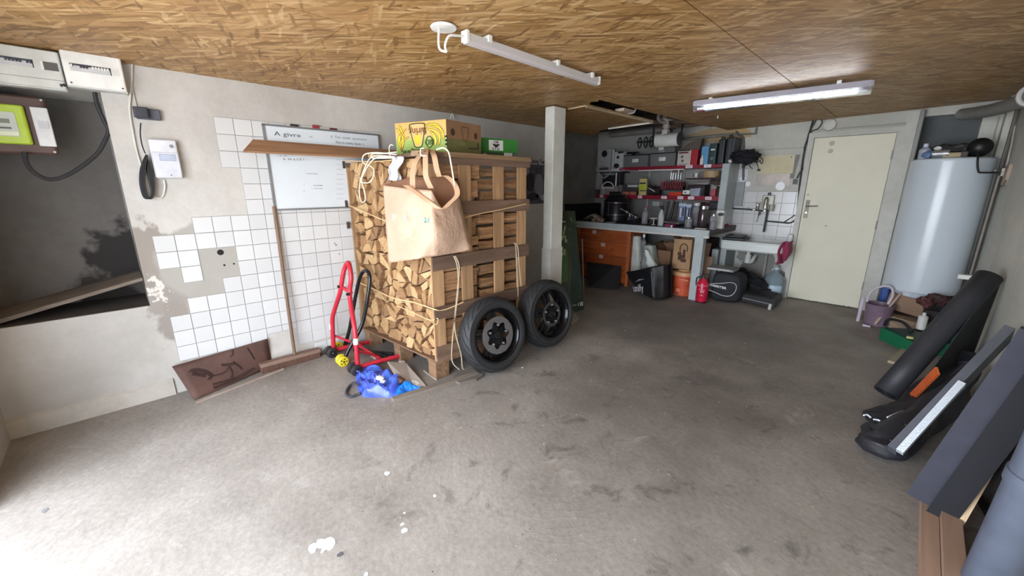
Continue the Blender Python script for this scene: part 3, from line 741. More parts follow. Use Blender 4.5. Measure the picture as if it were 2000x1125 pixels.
def log_prism(c, depth, length, base, jit=.02, simp=True):
    # drop very short edges so the log stays a plain wedge, then shrink a little
    q = []
    for i, p in enumerate(c):
        a = c[i-1]
        if math.hypot(p[0]-a[0], p[1]-a[1]) > .018: q.append(p)
    if len(q) < 3: return None
    gx, gz = sum(p[0] for p in q)/len(q), sum(p[1] for p in q)/len(q)
    sh = .93-rnd.random()*.06
    q = [(gx+(p[0]-gx)*sh+rnd.uniform(-.003, .003), gz+(p[1]-gz)*sh+rnd.uniform(-.003, .003)) for p in q]
    tx, tz = rnd.uniform(-.25, .25), rnd.uniform(-.25, .25)
    rings = []
    for k, (d, s) in enumerate(((0, .97), (.006, 1.0), (length*.5, 1.0), (length, .95))):
        rings.append([base(gx+(p[0]-gx)*s, gz+(p[1]-gz)*s, depth+d+((p[0]-gx)*tx+(p[1]-gz)*tz if k < 2 else 0)) for p in q])
    b = MB(); n0 = [b.av(r) for r in rings]; kk = len(q)
    b.mat(0); b.fc([n0[0]+j for j in range(kk)]); 
    for j in range(kk): b.fc((n0[0]+j, n0[1]+j, n0[1]+(j+1) % kk, n0[0]+(j+1) % kk))
    b.mat(1)
    for i in range(1, 3):
        for j in range(kk): b.fc((n0[i]+j, n0[i+1]+j, n0[i+1]+(j+1) % kk, n0[i]+(j+1) % kk))
    b.fc([n0[3]+j for j in range(kk)][::-1]); return b
nl = 0
cg = [(sum(p[0] for p in c)/len(c), sum(p[1] for p in c)/len(c)) for c in cs]
NR = 16; rowof = [min(NR-1, int(g_[1]/(Z1-Z0)*NR)) for g_ in cg]
ORD = ['first', 'second', 'third', 'fourth', 'fifth', 'sixth', 'seventh', 'eighth', 'ninth', 'tenth', 'eleventh', 'twelfth', 'thirteenth', 'fourteenth', 'fifteenth', 'sixteenth', 'seventeenth', 'eighteenth', 'nineteenth', 'twentieth']
rank = {}
for r_o in range(NR):
    for k_, i_ in enumerate(sorted([i for i in range(len(cs)) if rowof[i] == r_o], key=lambda i: cg[i][0])): rank[i_] = k_
med = sorted(area(c) for c in cs)[len(cs)//2]
def log_label(i):
    c = cs[i]; big = 'large' if area(c) > med*1.3 else ('small' if area(c) < med*.7 else 'mid-sized')
    return '%s split log end, %s layer up from the pallet, %s from the left' % (big, ORD[rowof[i]], ORD[rank[i]])
for ci, c in enumerate(cs):
    d = .010+rnd.random()**1.5*.055
    b = log_prism(c, d, .44, lambda u, z, dd: V((U0+u, fy(U0+u)+dd, Z0+z)))
    if b is None: continue
    gx = sum(p[0] for p in c)/len(c); gz = sum(p[1] for p in c)/len(c)
    solo('firewood_log', b, [M1, M2], log_label(ci), 'firewood log', (U0+gx, fy(U0+gx)+.25, Z0+gz), 'split firewood logs stacked end-on in the crate'); nl += 1
# second row behind, the logs seen lengthwise between the slats of the right side
z = .163; k = 0
while z < 1.60:
    h = rnd.uniform(.075, .125); h = min(h, 1.65-z)
    for (ya, L) in ((2.15, .47),):
        w_ = rnd.uniform(.11, .15); y0 = ya+rnd.uniform(-.04, .02); q = []
        b = MB(); rings = []
        for i in range(8):
            f_ = i/7; dz = .022*NZ.noise(V((f_*2.3, z*9, 1))); dx = .018*NZ.noise(V((f_*3, z*7, 5)))
            x1 = CXR-.020-abs(dx); x0 = x1-w_
            rings.append([(x1-.03, y0+f_*L, z+.004+max(dz, 0)), (x1, y0+f_*L, z+h*.45+dz), (x1-.025, y0+f_*L, z+h-.012+min(dz, 0)), (x0, y0+f_*L, z+h-.015), (x0, y0+f_*L, z+.006)])
        b.loft(rings)
        solo('firewood_log', b, M2, 'log seen lengthwise between the right side slats, %s up from the pallet' % ORD[k], 'firewood log', None, 'logs seen lengthwise through the crate side'); k += 1
    z += h
# twine round the crate
TW = P((224, 190, 142), .8); RP = P((236, 230, 206), .7)
def cord(name, pts, r, m_, lab, cat='cord', sub=5): 
    b = MB(); b.tube(pts, r, 6, sub=sub); return solo(name, b, m_, lab, cat, sm=True)
cord('twine', [face(668, 313, .01), face(700, 315, .015), face(740, 315, .015), face(790, 310, .02)], .004, TW, 'beige twine stretched along the top edge of the log face')
cord('twine', [face(677, 399, .01), face(715, 415, .015), face(742, 427, .016), face(800, 446, .012), V((CXR+.030, 1.61, 1.235)), V((CXR+.028, 1.8, 1.24)), at(925, 420, 'x', CXR+.030), at(975, 410, 'x', CXR+.030), at(1028, 398, 'x', CXR+.026)], .0045, TW,
     'beige twine tied round the middle of the crate, passing under the shopping bag')
cord('twine', [face(693, 548, .01), face(735, 567, .014), face(768, 582, .016), face(810, 591, .014), at(848, 604, 'x', CXR+.026), at(862, 606, 'x', CXR+.030), at(880, 601, 'x', CXR+.03), at(905, 590, 'x', CXR+.026)], .005, TW, 'beige twine round the lower third of the crate, knotted on the log face')
cord('twine', [face(775, 597, .012), face(810, 612, .014), face(840, 625, .012), at(855, 622, 'x', CXR+.026), at(852, 634, 'x', CXR+.028), at(840, 626, 'x', CXR+.02)], .0035, TW, 'frayed short twine end curling round the crate corner post')
for (lab, P_) in (('pair of pale straps hanging down the crate side to the floor', [(886, 500), (893, 520), (895, 560), (890, 610), (884, 660), (883, 705), (897, 722)]),
                  ('thin pale strap loop hanging beside the first one on the crate', [(889, 500), (897, 522), (893, 570), (888, 640), (900, 690), (903, 718), (908, 722)]),
                  ('thin strap hanging at the far end of the crate above the second wheel', [(1000, 474), (1007, 480), (1009, 520), (1011, 550), (1012, 580)]),
                  ('second strap end hanging from the dark rail near the far corner', [(1003, 474), (1011, 482), (1014, 520), (1018, 560)])):
    pts = [at(a, c, 'x', CXR+.034) for a, c in P_]
    b = MB(); b.ribbon(pts, Y, .010, 4, .0015); solo('hanging_strap', b, P((222, 204, 176), .6), lab, 'strap')
# rope, white rag and things hung on the top corner
r_ = lambda *p: [face(a, c, .03) for a, c in p]
b = MB()
b.tube(r_((775, 302), (735, 298), (712, 302), (708, 315), (715, 322)), .005, 6, sub=5)
b.tube(r_((770, 306), (730, 305), (715, 322), (705, 350), (706, 356), (722, 356), (730, 340), (728, 328), (718, 322)), .005, 6, sub=6)
b.tube(r_((768, 309), (735, 308), (716, 328), (704, 352), (702, 380), (706, 394), (713, 392), (712, 375), (706, 352), (715, 330)), .005, 6, sub=6)
b.tube(r_((775, 297), (745, 300), (728, 300), (726, 308), (745, 309), (774, 308)), .005, 6, sub=5)
b.tube(r_((762, 305), (760, 290), (763, 283), (768, 284)), .004, 6, sub=4)
solo('hanging_rope', b, RP, 'looped cream rope hanging over the left top corner of the crate', 'rope', sm=True)
b = MB()
def rag(u, v):
    a = 763+u*24-v*6+3*math.sin(v*9); c = 304+v*48+u*2
    return face(a+2*math.sin(u*9+v*4), c, .035+.015*math.sin(u*8+v*3))
b.grid(rag, 10, 14); solo('white_rag', b, P((222, 224, 228), .6), 'crumpled white rag tied on the crate rim beside the rope', 'rag', sm=True, ang=80, solid=.003)
# ---- plank and boxes on top
b = MB(); pf = at(475, 294, 'x', -3.45); pn = at(494, 272, 'x', -3.60)
b.hexa([(-3.45, pf.y, pf.z), (-3.47, pf.y, pf.z-.012), (-3.47, 2.6, 1.735), (-3.45, 2.6, 1.747)], [(-3.60, pn.y, pn.z), (-3.62, pn.y, pn.z-.012), (-3.62, 2.6, 1.815), (-3.60, 2.6, 1.827)])
solo('long_plank', b, m_wood((178, 138, 104), (140, 104, 76), 'y', .5), 'long brown plank lying on the crate and jutting out before the whiteboard', 'plank')
b = MB(); b.box((-3.30, 1.60, 1.728), (-3.18, 1.66, 1.765)); solo('wood_offcut', b, SLAT, 'small pale wood offcut on the crate top beside the rope', 'wood')
BAN = Nt('printed_banana_carton'); sp = BAN.n('ShaderNodeSeparateXYZ'); BAN.l(BAN.pos(), sp.inputs[0])
BAN.col(BAN.ramp(BAN.mapr(sp.outputs[2], 1.74, 1.99), [(0, (128, 158, 70)), (.42, (160, 182, 100)), (.55, (214, 178, 112)), (1, (224, 170, 96))])); BAN = BAN.set(rough=.6)
t = thing('banana_carton', 'upside-down yellow and green banana carton on the crate', 'carton', (-2.9, 1.95, 1.743))
# corners: near C, left L, right R
Cc, Lc, Rc = V((-2.60, 1.89, 0)), V((-3.07, 1.735, 0)), V((-2.66, 2.28, 0))
Dc = Lc+(Rc-Cc); zb_, zt_ = 1.744, 1.982
b = MB(); b.hexa([p+Z*zb_ for p in (Cc, Rc, Dc, Lc)], [p+Z*zt_ for p in (Cc, Rc, Dc, Lc)]); bx_ = part('box', b, BAN, t)
rt_ = (Cc-Lc).normalized(); nn_ = rt_.cross(Z)
Lw = (Cc-Lc).length
def bf(u, v, e=.0015): return Lc+rt_*(u*Lw)+Z*(zb_+v*(zt_-zb_))+nn_*e
YEL = P((232, 196, 62), .5, var=.06); DKG = P((56, 74, 30), .6); BRW = P((110, 66, 30), .6)
def shape(pts, m_, nm, e, parent=bx_, fn=bf, th=.0006):
    b = MB(); b.poly([fn(u, v, e) for u, v in pts], th, nn_); return part(nm, b, m_, parent)
def line(pts, m_, nm, e, wd=.006, loop=False, fn=bf, parent=bx_):
    b = MB(); b.tube([fn(u, v, e) for u, v in pts], wd/2, 5, loop=loop, sub=4); return part(nm, b, m_, parent, sm=True)
def banana(u0, v0, u1, v1, bend, w_, e):
    L_, R_ = [], []
    for i in range(9):
        k = i/8; u = u0+(u1-u0)*k+bend*math.sin(k*math.pi)*(v1-v0)*.6; v = v0+(v1-v0)*k-bend*math.sin(k*math.pi)*(u1-u0)*.9
        ww = w_*(math.sin(math.pi*min(1, max(.08, k*.9+.05)))**.5)
        du, dv = (v1-v0), -(u1-u0); q = math.hypot(du*1, dv)+1e-6
        L_.append((u+du/q*ww, v+dv/q*ww*1.8)); R_.append((u-du/q*ww, v-dv/q*ww*1.8))
    s_ = shape(L_+R_[::-1], YEL, 'printed_banana', e); line(L_+R_[::-1], BRW, 'banana_outline', e+.0008, .003, True, parent=s_)
for k, a in enumerate(((.10, .16, .03, .85, .2), (.11, .14, .10, .92, .1), (.12, .14, .22, .80, -.25), (.12, .16, .27, .55, -.35), (.64, .86, .95, .42, -.35), (.62, .78, .86, .26, -.35), (.66, .90, .92, .62, -.3), (.72, .66, .79, .24, -.15))):
    banana(*a[:5], .028, .0012+k*.0002)
shp = [(.33, .93), (.58, .93), (.60, .80), (.54, .30), (.50, .22), (.42, .22), (.38, .30), (.31, .80)]
shape(shp, P((220, 176, 118), .6), 'emblem_ground', .003); line(shp, DKG, 'emblem_outline', .004, .008, True)
shape([(.455+.07*math.cos(i*.5236), .45+.17*math.sin(i*.5236)) for i in range(12)], P((232, 186, 50), .6), 'emblem_sun', .004)
text(bx_, 'fairling.', bf(.45, .71, .005), -rt_, -Z, .07, BRW, .001, squash=.9)
line([(.68+.065*math.cos(i*.5236), .36+.17*math.sin(i*.5236)) for i in range(12)], DKG, 'round_mark', .003, .008, True)
text(bx_, 'BIO', bf(.68, .36, .003), -rt_, -Z, .055, DKG, .0015)
text(bx_, 'BANANAS', bf(.48, .135, .003), -rt_, -Z, .022, DKG, .001, squash=1.2)
text(bx_, 'Organic', bf(.31, .05, .003), -rt_, -Z, .062, DKG, .0018)
rt2 = (Rc-Cc).normalized(); n2 = rt2.cross(Z); Rw = (Rc-Cc).length
def rf(u, v, e=.0015): return Cc+rt2*(u*Rw)+Z*(zb_+v*(zt_-zb_))+n2*e
def shape2(pts, m_, nm, e):
    b = MB(); b.poly([rf(u, v, e) for u, v in pts], .0006, n2); return part(nm, b, m_, bx_)
KR = P((140, 106, 78), .75); KG = P((104, 106, 62), .75); DH = P((70, 48, 34), .8)
shape2([(0, 0), (1, 0), (1, .45), (0, .45)], KG, 'side_print_green', .0005); shape2([(0, .45), (1, .45), (1, 1), (0, 1)], KR, 'side_print_brown', .0005)
for (cu, cv, ru, rv) in ((.17, .65, .06, .11), (.83, .62, .05, .11)):
    shape2([(cu+ru*math.cos(i*.6283), cv+rv*math.sin(i*.6283)) for i in range(10)], DH, 'hand_hole', .002)
shape2([(.43+.10*math.cos(i*.349), .27+.14*math.sin(i*.349)) for i in range(10)], P((120, 116, 70), .7), 'printed_arch', .002)
line([(.42, .84), (.60, .84), (.60, .72), (.56, .46), (.46, .46), (.42, .72)], P((96, 56, 36), .7), 'side_emblem_outline', .003, .006, True, fn=rf)
shape2([(.60, .18), (.92, .20), (.92, .40), (.88, .40), (.88, .24), (.60, .22)], DH, 'torn_slot', .002)
for k in range(3): 
    b = MB(); b.box((Cc.x-.012, Cc.y-.006, 1.80+k*.028), (Cc.x+.004, Cc.y+.004, 1.812+k*.028)); part('print_bar', b, BLACK, bx_)
# two green cartons behind
GRN = P((54, 132, 54), .55); DGR = P((48, 74, 40), .6)
def gcar(lab, A, B, dpt, z0, z1, m_, mt):
    A, B = V(A), V(B); r = (B-A).normalized(); n = r.cross(Z)
    t = thing('green_carton', lab, 'carton', tuple((A+B)/2-n*dpt/2+Z*z0)); b = MB()
    q = [A, B, B-n*dpt, A-n*dpt]; b.hexa([p+Z*z0 for p in q], [p+Z*z1 for p in q]); o = part('box', b, m_, t); return o, A, r, n, (B-A).length
A2 = at(941, 298, 'x', -2.80); B2 = at(993, 299, 'x', -2.72)
o, A, r, n, L_ = gcar('dark green carton under the bright green one on the crate', (A2.x, A2.y, 0), (B2.x, B2.y+.06, 0), .30, 1.744, 1.795, DGR, 0)
b = MB(); b.poly([A+r*L_*.70+Z*1.748+n*.001, A+r*L_*.97+Z*1.748+n*.001, A+r*L_*.97+Z*1.792+n*.001, A+r*L_*.70+Z*1.792+n*.001], .0006, n); part('paper_label', b, P((196, 198, 190), .6), o)
b = MB(); b.poly([A+r*L_*.02+Z*1.748+n*.001, A+r*L_*.14+Z*1.748+n*.001, A+r*L_*.14+Z*1.782+n*.001, A+r*L_*.02+Z*1.782+n*.001], .0006, n); part('paper_label', b, P((170, 160, 140), .6), o)
o, A, r, n, L_ = gcar('bright green carton with a white square label, behind the banana carton', (A2.x, A2.y, 0), (B2.x, B2.y+.12, 0), .30, 1.796, 1.91, GRN, 0)
b = MB(); b.poly([A+r*L_*.19+Z*1.81+n*.001, A+r*L_*.58+Z*1.81+n*.001, A+r*L_*.58+Z*1.895+n*.001, A+r*L_*.19+Z*1.895+n*.001], .0006, n); lb = part('white_label', b, WHITE, o)
text(o, 'BIO', A+r*L_*.385+Z*1.880+n*.002, -r, -Z, .03, INK, .001); text(o, '12 x 5', A+r*L_*.385+Z*1.825+n*.002, -r, -Z, .03, INK, .001)
b = MB(); b.poly([A+r*L_*(.385+.10*x)+Z*(1.852+.016*y)+n*.002 for x, y in ((-1, .9), (0, .5), (1, .9), (.8, 0), (.2, -1), (-.2, -1), (-.8, 0))], .0006, n); part('black_emblem', b, BLACK, o)
# white stub pipe near the ceiling
cord('white_hook_cord', [at(880, 232, 'x', WX+.02), at(883, 222, 'x', WX+.02), at(887, 232, 'x', WX+.02)], .006, WHITE, 'white cord hook on the wall just above the banana carton', 'hook')

# ================================================================ SHOPPING BAG hanging on the corner
KFT = Nt('brown_nonwoven'); KFT.col(KFT.ramp(KFT.noise(4, detail=4), [(.35, (194, 160, 136)), (.65, (208, 176, 152))])); KFT.bump(KFT.noise(12, detail=3, dist=1), .35, .03); KFT = KFT.set(rough=.7)
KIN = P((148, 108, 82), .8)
t = thing('shopping_bag', 'large beige shopping bag hanging by its handles on the crate corner', 'bag', (-2.5, 1.6, .95))
tops = [(0, 748, 362, 3.00), (.25, 771, 365, 2.90), (.5, 796, 368, 2.80), (.8, 843, 372, 2.70), (.87, 862, 408, 2.74), (.95, 885, 388, 2.84), (1.0, 893, 366, 2.96)]
bots = [(0, 759, 513, 2.96), (.25, 780, 511, 2.88), (.5, 806, 507, 2.80), (.8, 850, 500, 2.76), (.87, 872, 497, 2.84), (.95, 903, 492, 2.96), (1.0, 921, 487, 3.00)]
def ev(tab, u):
    for i in range(len(tab)-1):
        a, b_ = tab[i], tab[i+1]
        if u <= b_[0]+1e-9:
            k = (u-a[0])/(b_[0]-a[0]); return [a[j]+(b_[j]-a[j])*k for j in (1, 2, 3)]
    return list(tab[-1][1:])
def bagf(u, v):
    a, b_ = ev(tops, u), ev(bots, u); k = 1-v
    p = [a[i]+(b_[i]-a[i])*k for i in range(3)]
    d = p[2]+.03*NZ.noise(V((u*4, v*3.2, 2)))-.05*math.sin(math.pi*k)*math.sin(math.pi*u)+.022*math.sin((u*1.6+k)*9)*k*math.sin(math.pi*min(1, u*1.1))
    return ad(p[0], p[1], d)
b = MB(); b.grid(bagf, 40, 30); part('front_panel', b, KFT, t, sm=True, ang=80, solid=.0015)
tb = [(0, 752, 360, 3.05), (.3, 788, 350, 3.0), (.45, 802, 345, 2.97), (.7, 846, 346, 2.93), (.85, 872, 340, 3.0), (1.0, 893, 360, 3.02)]
def bagb(u, v):
    a, b_ = ev(tb, u), ev(bots, u); v = .12+.88*v; p = [a[i]*v+b_[i]*(1-v) for i in range(3)]
    d = (tb[0][3]+.0)*0 + p[2]
    return ad(p[0], p[1], d+.03*math.sin(math.pi*v)*0)
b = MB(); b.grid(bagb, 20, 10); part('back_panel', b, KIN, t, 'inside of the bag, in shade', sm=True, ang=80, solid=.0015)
def strap(pts, lab=None):
    b = MB(); P3 = [ad(*p) for p in pts]; b.ribbon(P3, V((.70, .71, .05)), .036, 6, .003); part('handle', b, P((196, 160, 128), .7), t, lab, sm=True)
strap([(806, 370, 2.79), (806, 340, 2.82), (812, 315, 2.86), (828, 296, 2.92), (836, 292, 3.0)])
strap([(842, 368, 2.80), (832, 345, 2.80), (831, 320, 2.82), (831, 300, 2.86), (834, 290, 2.96)])
strap([(858, 345, 2.86), (853, 330, 2.84), (848, 305, 2.86), (842, 293, 2.95)])
strap([(792, 362, 2.77), (815, 378, 2.72), (838, 395, 2.68), (862, 408, 2.69), (880, 395, 2.74), (893, 380, 2.78), (888, 360, 2.82), (873, 345, 2.86), (862, 343, 2.88)])
TEAL = P((150, 190, 178), .7)
for s_, a, c in (('P', 770, 425), ('E', 791, 427), ('M', 832, 431)):
    fr = ad(a, c, 2.70); text(t, s_, fr, V((.80, .60, -.02)), V((.02, 0, 1)), .055, TEAL, .001)
cord('cream_cord', [ad(853, 292, 2.93), ad(866, 289, 2.88), ad(876, 297, 2.84), ad(881, 320, 2.82), ad(885, 345, 2.81), ad(888, 362, 2.79)], .0055, RP, 'cream cord loop hanging from the crate top over the bag mouth')
cord('cream_cord', [ad(833, 304, 2.82), ad(822, 303, 2.82), ad(822, 291, 2.84), ad(828, 290, 2.84)], .004, RP, 'short bent cream cord at the top of the bag handles')
# ================================================================ WHEELS
def wheel(label, foot, R, W, lean, yawd, disc):
    # local frame: a = axle (towards the viewer), u = up along the wheel plane, s = sideways
    a0 = V((math.cos(math.radians(yawd)), math.sin(math.radians(yawd)), 0)); s_ = Z.cross(a0)
    u_ = (Z*math.cos(lean)-a0*math.sin(lean)).normalized(); a_ = s_.cross(u_); a_ = a_ if a_.dot(a0) > 0 else -a_
    c = V(foot)+u_*R+a_*(0)
    c.z = R*math.cos(lean)+W*.35*math.sin(lean)+.004
    t = thing('motorcycle_wheel', label, 'wheel', (c.x, c.y, 0))
    def L(r, ang, h): return c+(s_*math.cos(ang)+u_*math.sin(ang))*r+a_*h
    N = 56
    prof = [(.70*R, -.42*W), (.80*R, -.5*W), (.90*R, -.46*W), (.965*R, -.30*W), (.995*R, -.12*W), (R, 0), (.995*R, .12*W), (.965*R, .30*W), (.90*R, .46*W), (.80*R, .5*W), (.70*R, .42*W), (.69*R, .30*W), (.69*R, -.30*W)]
    b = MB(); b.loft([[L(r, 6.28318*k/N, h) for r, h in prof] for k in range(N)]+[[L(r, 0, h) for r, h in prof]], caps=False)
    ty = part('tyre', b, P((40, 41, 43), .62, bump=.3, bs=90), t, sm=True)
    b = MB(); NG = 22
    for k in range(NG):
        for sg in (1, -1):
            a = 6.28318*(k+(0 if sg > 0 else .5))/NG
            pr = [(.999*R, .02*W), (.992*R, .17*W), (.968*R, .31*W), (.925*R, .42*W)]
            b.loft([[L(r+.0012, a+.16*i-.012, sg*h), L(r+.0012, a+.16*i+.022, sg*h), L(r+.0002, a+.16*i+.022, sg*h), L(r+.0002, a+.16*i-.012, sg*h)] for i, (r, h) in enumerate(pr)])
    part('tread_grooves', b, P((14, 14, 15), .8), ty)
    b = MB()
    for r0 in (.745, .86):
        b.loft([[L(r, 6.28318*k/N, h) for r, h in ((r0*R, .475*W if r0 < .8 else .488*W), ((r0+.01)*R, .49*W if r0 < .8 else .49*W), ((r0+.02)*R, .485*W))] for k in range(N+1)], closed=False, caps=False)
    part('sidewall_ring', b, P((30, 31, 33), .5), ty)
    RM = P((20, 20, 22), .22, .3); b = MB()
    pr = [(.72*R, .44*W), (.685*R, .42*W), (.665*R, .36*W), (.60*R, .12*W), (.60*R, -.12*W), (.665*R, -.38*W), (.72*R, -.44*W), (.70*R, -.3*W), (.64*R, 0), (.70*R, .3*W)]
    b.loft([[L(r, 6.28318*k/N, h) for r, h in pr] for k in range(N+1)], caps=False); rm = part('rim', b, RM, t, sm=True)
    hb = MB(); hb.lathe([(-.30*W, .13*R), (.30*W, .13*R), (.34*W, .10*R)], c, a_, 20); hub = part('hub', hb, P((38, 38, 40), .4, .4), t)
    for k in range(5):
        a = 6.28318*k/5+.4
        for d in (-.13, .13):
            b = MB(); q = [(.10*R, d*.8, .020, .24*W), (.36*R, d*1.5, .016, .14*W), (.63*R, d*1.15, .013, .05*W)]
            b.loft([[L(r, a+dd, h)+(s_*-math.sin(a)+u_*math.cos(a))*w_*e+a_*f*.018 for e, f in ((-1, -1), (1, -1), (1, 1), (-1, 1))] for r, dd, w_, h in q])
            part('spoke', b, P((34, 34, 37), .3, .4), t, sm=False)
    DM_ = P((118, 114, 114), .45, .5, bump=.2, bs=200)
    b = MB(); h0, h1 = .38*W, .38*W+.005
    if disc:
        Ro, Ri = .49*R, .325*R; M_ = 84
        rings = []
        for k in range(M_+1):
            a = 6.28318*k/M_; ri = Ri+.022*math.cos(7*a)*.6; rings.append([L(Ro, a, h0), L(Ro, a, h1), L(ri, a, h1), L(ri, a, h0)])
        b.loft(rings, caps=False); dk = part('brake_disc', b, DM_, t)
    else:
        Ro, Ri = .36*R, .28*R; M_ = 90; rings = []
        for k in range(M_*2+1):
            a = 6.28318*k/(M_*2); ro = Ro+(.004 if k % 4 < 2 else -.003); rings.append([L(ro, a, h0), L(ro, a, h1), L(Ri, a, h1), L(Ri, a, h0)])
        b.loft(rings, caps=False); dk = part('sprocket', b, P((96, 92, 92), .4, .7), t)
    b = MB()
    for k in range(5):
        a = 6.28318*k/5+.2
        b.loft([[L(.09*R, a-.5, .30*W), L(.09*R, a+.5, .30*W), L(.09*R, a+.5, .36*W), L(.09*R, a-.5, .36*W)], [L(.31*R, a-.09, .34*W), L(.31*R, a+.09, .34*W), L(.31*R, a+.09, .38*W), L(.31*R, a-.09, .38*W)]])
    part('carrier', b, P((30, 30, 32), .35, .5), t)
    for k in range(5):
        a = 6.28318*k/5+.2
        b = MB(); b.cyl(L(.27*R, a, .38*W), L(.27*R, a, .38*W+.014), .009, n=10); part('disc_bolt', b, P((200, 200, 202), .3, .8), t)
    b = MB()
    b.lathe([(.30*W, .085*R), (.44*W, .085*R), (.44*W, .05*R), (.36*W, .045*R)], c, a_, 18); part('bearing_collar', b, P((70, 68, 66), .35, .8), t, sm=True)
    b = MB(); b.lathe([(.36*W, .035*R), (.45*W, .035*R), (.45*W, .02*R)], c, a_, 12); part('axle_hole', b, BLACK, t)
    return t
wheel('motorcycle wheel with a grey brake disc leaning on the crate side, nearest one', (-2.245, 2.06, 0), .312, .165, .17, -5, True)
wheel('motorcycle wheel with a toothed sprocket, the farther one by the white post', (-2.29, 2.77, 0), .322, .19, .14, -3, False)

# ================================================================ PADDOCK STANDS
RT_ = P((186, 40, 58), .28, name='red_enamel'); BT = P((24, 24, 26), .25)
t = thing('paddock_stand', 'red tubular paddock stand with black rollers beside the crate', 'motorcycle stand', (-3.28, 1.35, 0))
AL_, AR_ = V((-3.54, 1.215, .05)), V((-3.055, 1.225, .05)); top = V((-3.265, 1.33, .885))
b = MB()
b.tube([V((-3.545, 1.235, .04)), V((-3.535, 1.235, .16)), V((-3.53, 1.245, .33)), V((-3.50, 1.255, .42)), V((-3.385, 1.285, .62)), V((-3.345, 1.305, .76)), V((-3.325, 1.325, .84)), V((-3.275, 1.335, .885)), V((-3.225, 1.325, .85)), V((-3.20, 1.315, .76)), V((-3.215, 1.295, .62)), V((-3.09, 1.255, .42)), V((-3.06, 1.245, .33)), V((-3.045, 1.235, .16)), V((-3.045, 1.235, .04))], .019, 12, sub=5)
part('hoop', b, RT_, t, sm=True, ang=60)
b = MB(); b.cyl((-3.345, 1.305, .66), (-3.205, 1.305, .645), .016, n=12); part('cross_tube', b, RT_, t, sm=True)
for sx in (-3.545, -3.045):
    b = MB(); b.cyl((sx, 1.235, .055), (sx+.02, 1.60, .045), .019, n=12); part('foot_tube', b, RT_, t, sm=True)
    b = MB(); b.cyl((sx, 1.25, .19), (sx-.09 if sx > -3.2 else sx+.10, 1.46, .055), .011, n=10); part('brace', b, RT_, t, sm=True)
    b = MB(); b.cyl((sx, 1.236, .255), (sx, 1.24, .305), .0205, n=12); part('white_label', b, WHITE, t)
    for d in (-.045, .022):
        b = MB(); b.lathe([(0, .012), (0, .040), (.004, .046), (.022, .046), (.026, .040), (.026, .012)], (sx+d, 1.205, .046), X, 20); r_o = part('roller', b, P((40, 38, 38), .5), t, sm=True)
        b = MB(); b.lathe([(0, .022), (.003, .022), (.003, .006)], (sx+d+.026, 1.205, .046), X, 14); part('roller_cap', b, P((24, 24, 26), .3), r_o)
        b = MB(); b.lathe([(0, .009), (.005, .007)], (sx+d+.029, 1.205, .046), X, 10); part('roller_bolt', b, STEEL, r_o)
b = MB(); b.cyl((-3.50, 1.44, .055), (-3.07, 1.44, .055), .014, n=10); part('rear_cross_tube', b, RT_, t, sm=True)
for (x, z) in ((-3.365, .675), (-3.195, .64)):
    b = MB(); b.cyl((x, 1.285, z), (x-.0, 1.262, z), .012, n=10); part('grip_bolt', b, BLACK, t)
t = thing('paddock_stand', 'black tubular stand with yellow rollers standing behind the red one', 'motorcycle stand', (-3.2, 1.42, 0))
b = MB()
b.tube([V((-3.60, 1.36, .06)), V((-3.50, 1.38, .24)), V((-3.40, 1.42, .55)), V((-3.33, 1.45, .74)), V((-3.26, 1.47, .80)), V((-3.19, 1.47, .76)), V((-3.19, 1.44, .60)), V((-3.23, 1.38, .34)), V((-3.27, 1.25, .12)), V((-3.275, 1.225, .045))], .0165, 12, sub=5)
part('hoop', b, BT, t, sm=True, ang=60)
b = MB(); b.cyl((-3.62, 1.40, .05), (-3.10, 1.52, .035), .015, n=10); b.cyl((-3.46, 1.38, .035), (-3.14, 1.60, .03), .013, n=10); part('base_tube', b, BT, t, sm=True)
for (x, y) in ((-3.335, 1.205), (-3.275, 1.20), (-3.64, 1.30)):
    b = MB(); b.lathe([(0, .014), (0, .038), (.006, .046), (.026, .046), (.032, .038), (.032, .014)], (x, y, .046), X, 20); r_o = part('roller', b, P((214, 194, 44), .4), t, 'yellow roller', sm=True)
    b = MB()
    for k in range(5):
        a = 6.28318*k/5; b.cyl((x+.030, y+.024*math.cos(a), .046+.024*math.sin(a)), (x+.0335, y+.024*math.cos(a), .046+.024*math.sin(a)), .006, n=8)
    b.cyl((x+.03, y, .046), (x+.036, y, .046), .008, n=8); part('roller_holes', b, BLACK, r_o)

# ================================================================ FLOOR ITEMS LEFT
b = MB()
pts = [at(a, c, 'z', 0) for a, c in ((700, 724), (745, 718), (772, 730), (800, 748), (822, 762), (790, 772), (762, 778), (706, 773), (694, 748))]
def patch(poly, h, seed, n=26, base=.004, amp=1.0, fr=9):
    """crumpled sheet over a floor polygon, closed underneath"""
    cx_ = sum(p.x for p in poly)/len(poly); cy_ = sum(p.y for p in poly)/len(poly); M_ = len(poly)*6; out = smooth([V((p.x, p.y, 0)) for p in poly], 6, True); b = MB(); rings = []
    for j in range(n+1):
        k = j/n; r_ = []
        for p in out:
            q = V((cx_+(p.x-cx_)*(1-k), cy_+(p.y-cy_)*(1-k), 0)); e = min(1, k*5)
            z_ = base+e*h*(.55+amp*NZ.noise(q*fr+V((0, 0, seed)))+.45*amp*abs(NZ.noise(q*fr*2.7+V((0, 0, seed+9)))))
            r_.append((q.x, q.y, max(base*.4, z_)))
        rings.append(r_)
    b.loft([[(p.x, p.y, .001) for p in out]]+rings); return b
BLU = Nt('blue_tarpaulin'); BLU.col(BLU.ramp(BLU.noise(9, detail=3, dist=1), [(.35, (44, 72, 176)), (.55, (84, 104, 214)), (.7, (52, 120, 220))])); BLU = BLU.set(rough=.28)
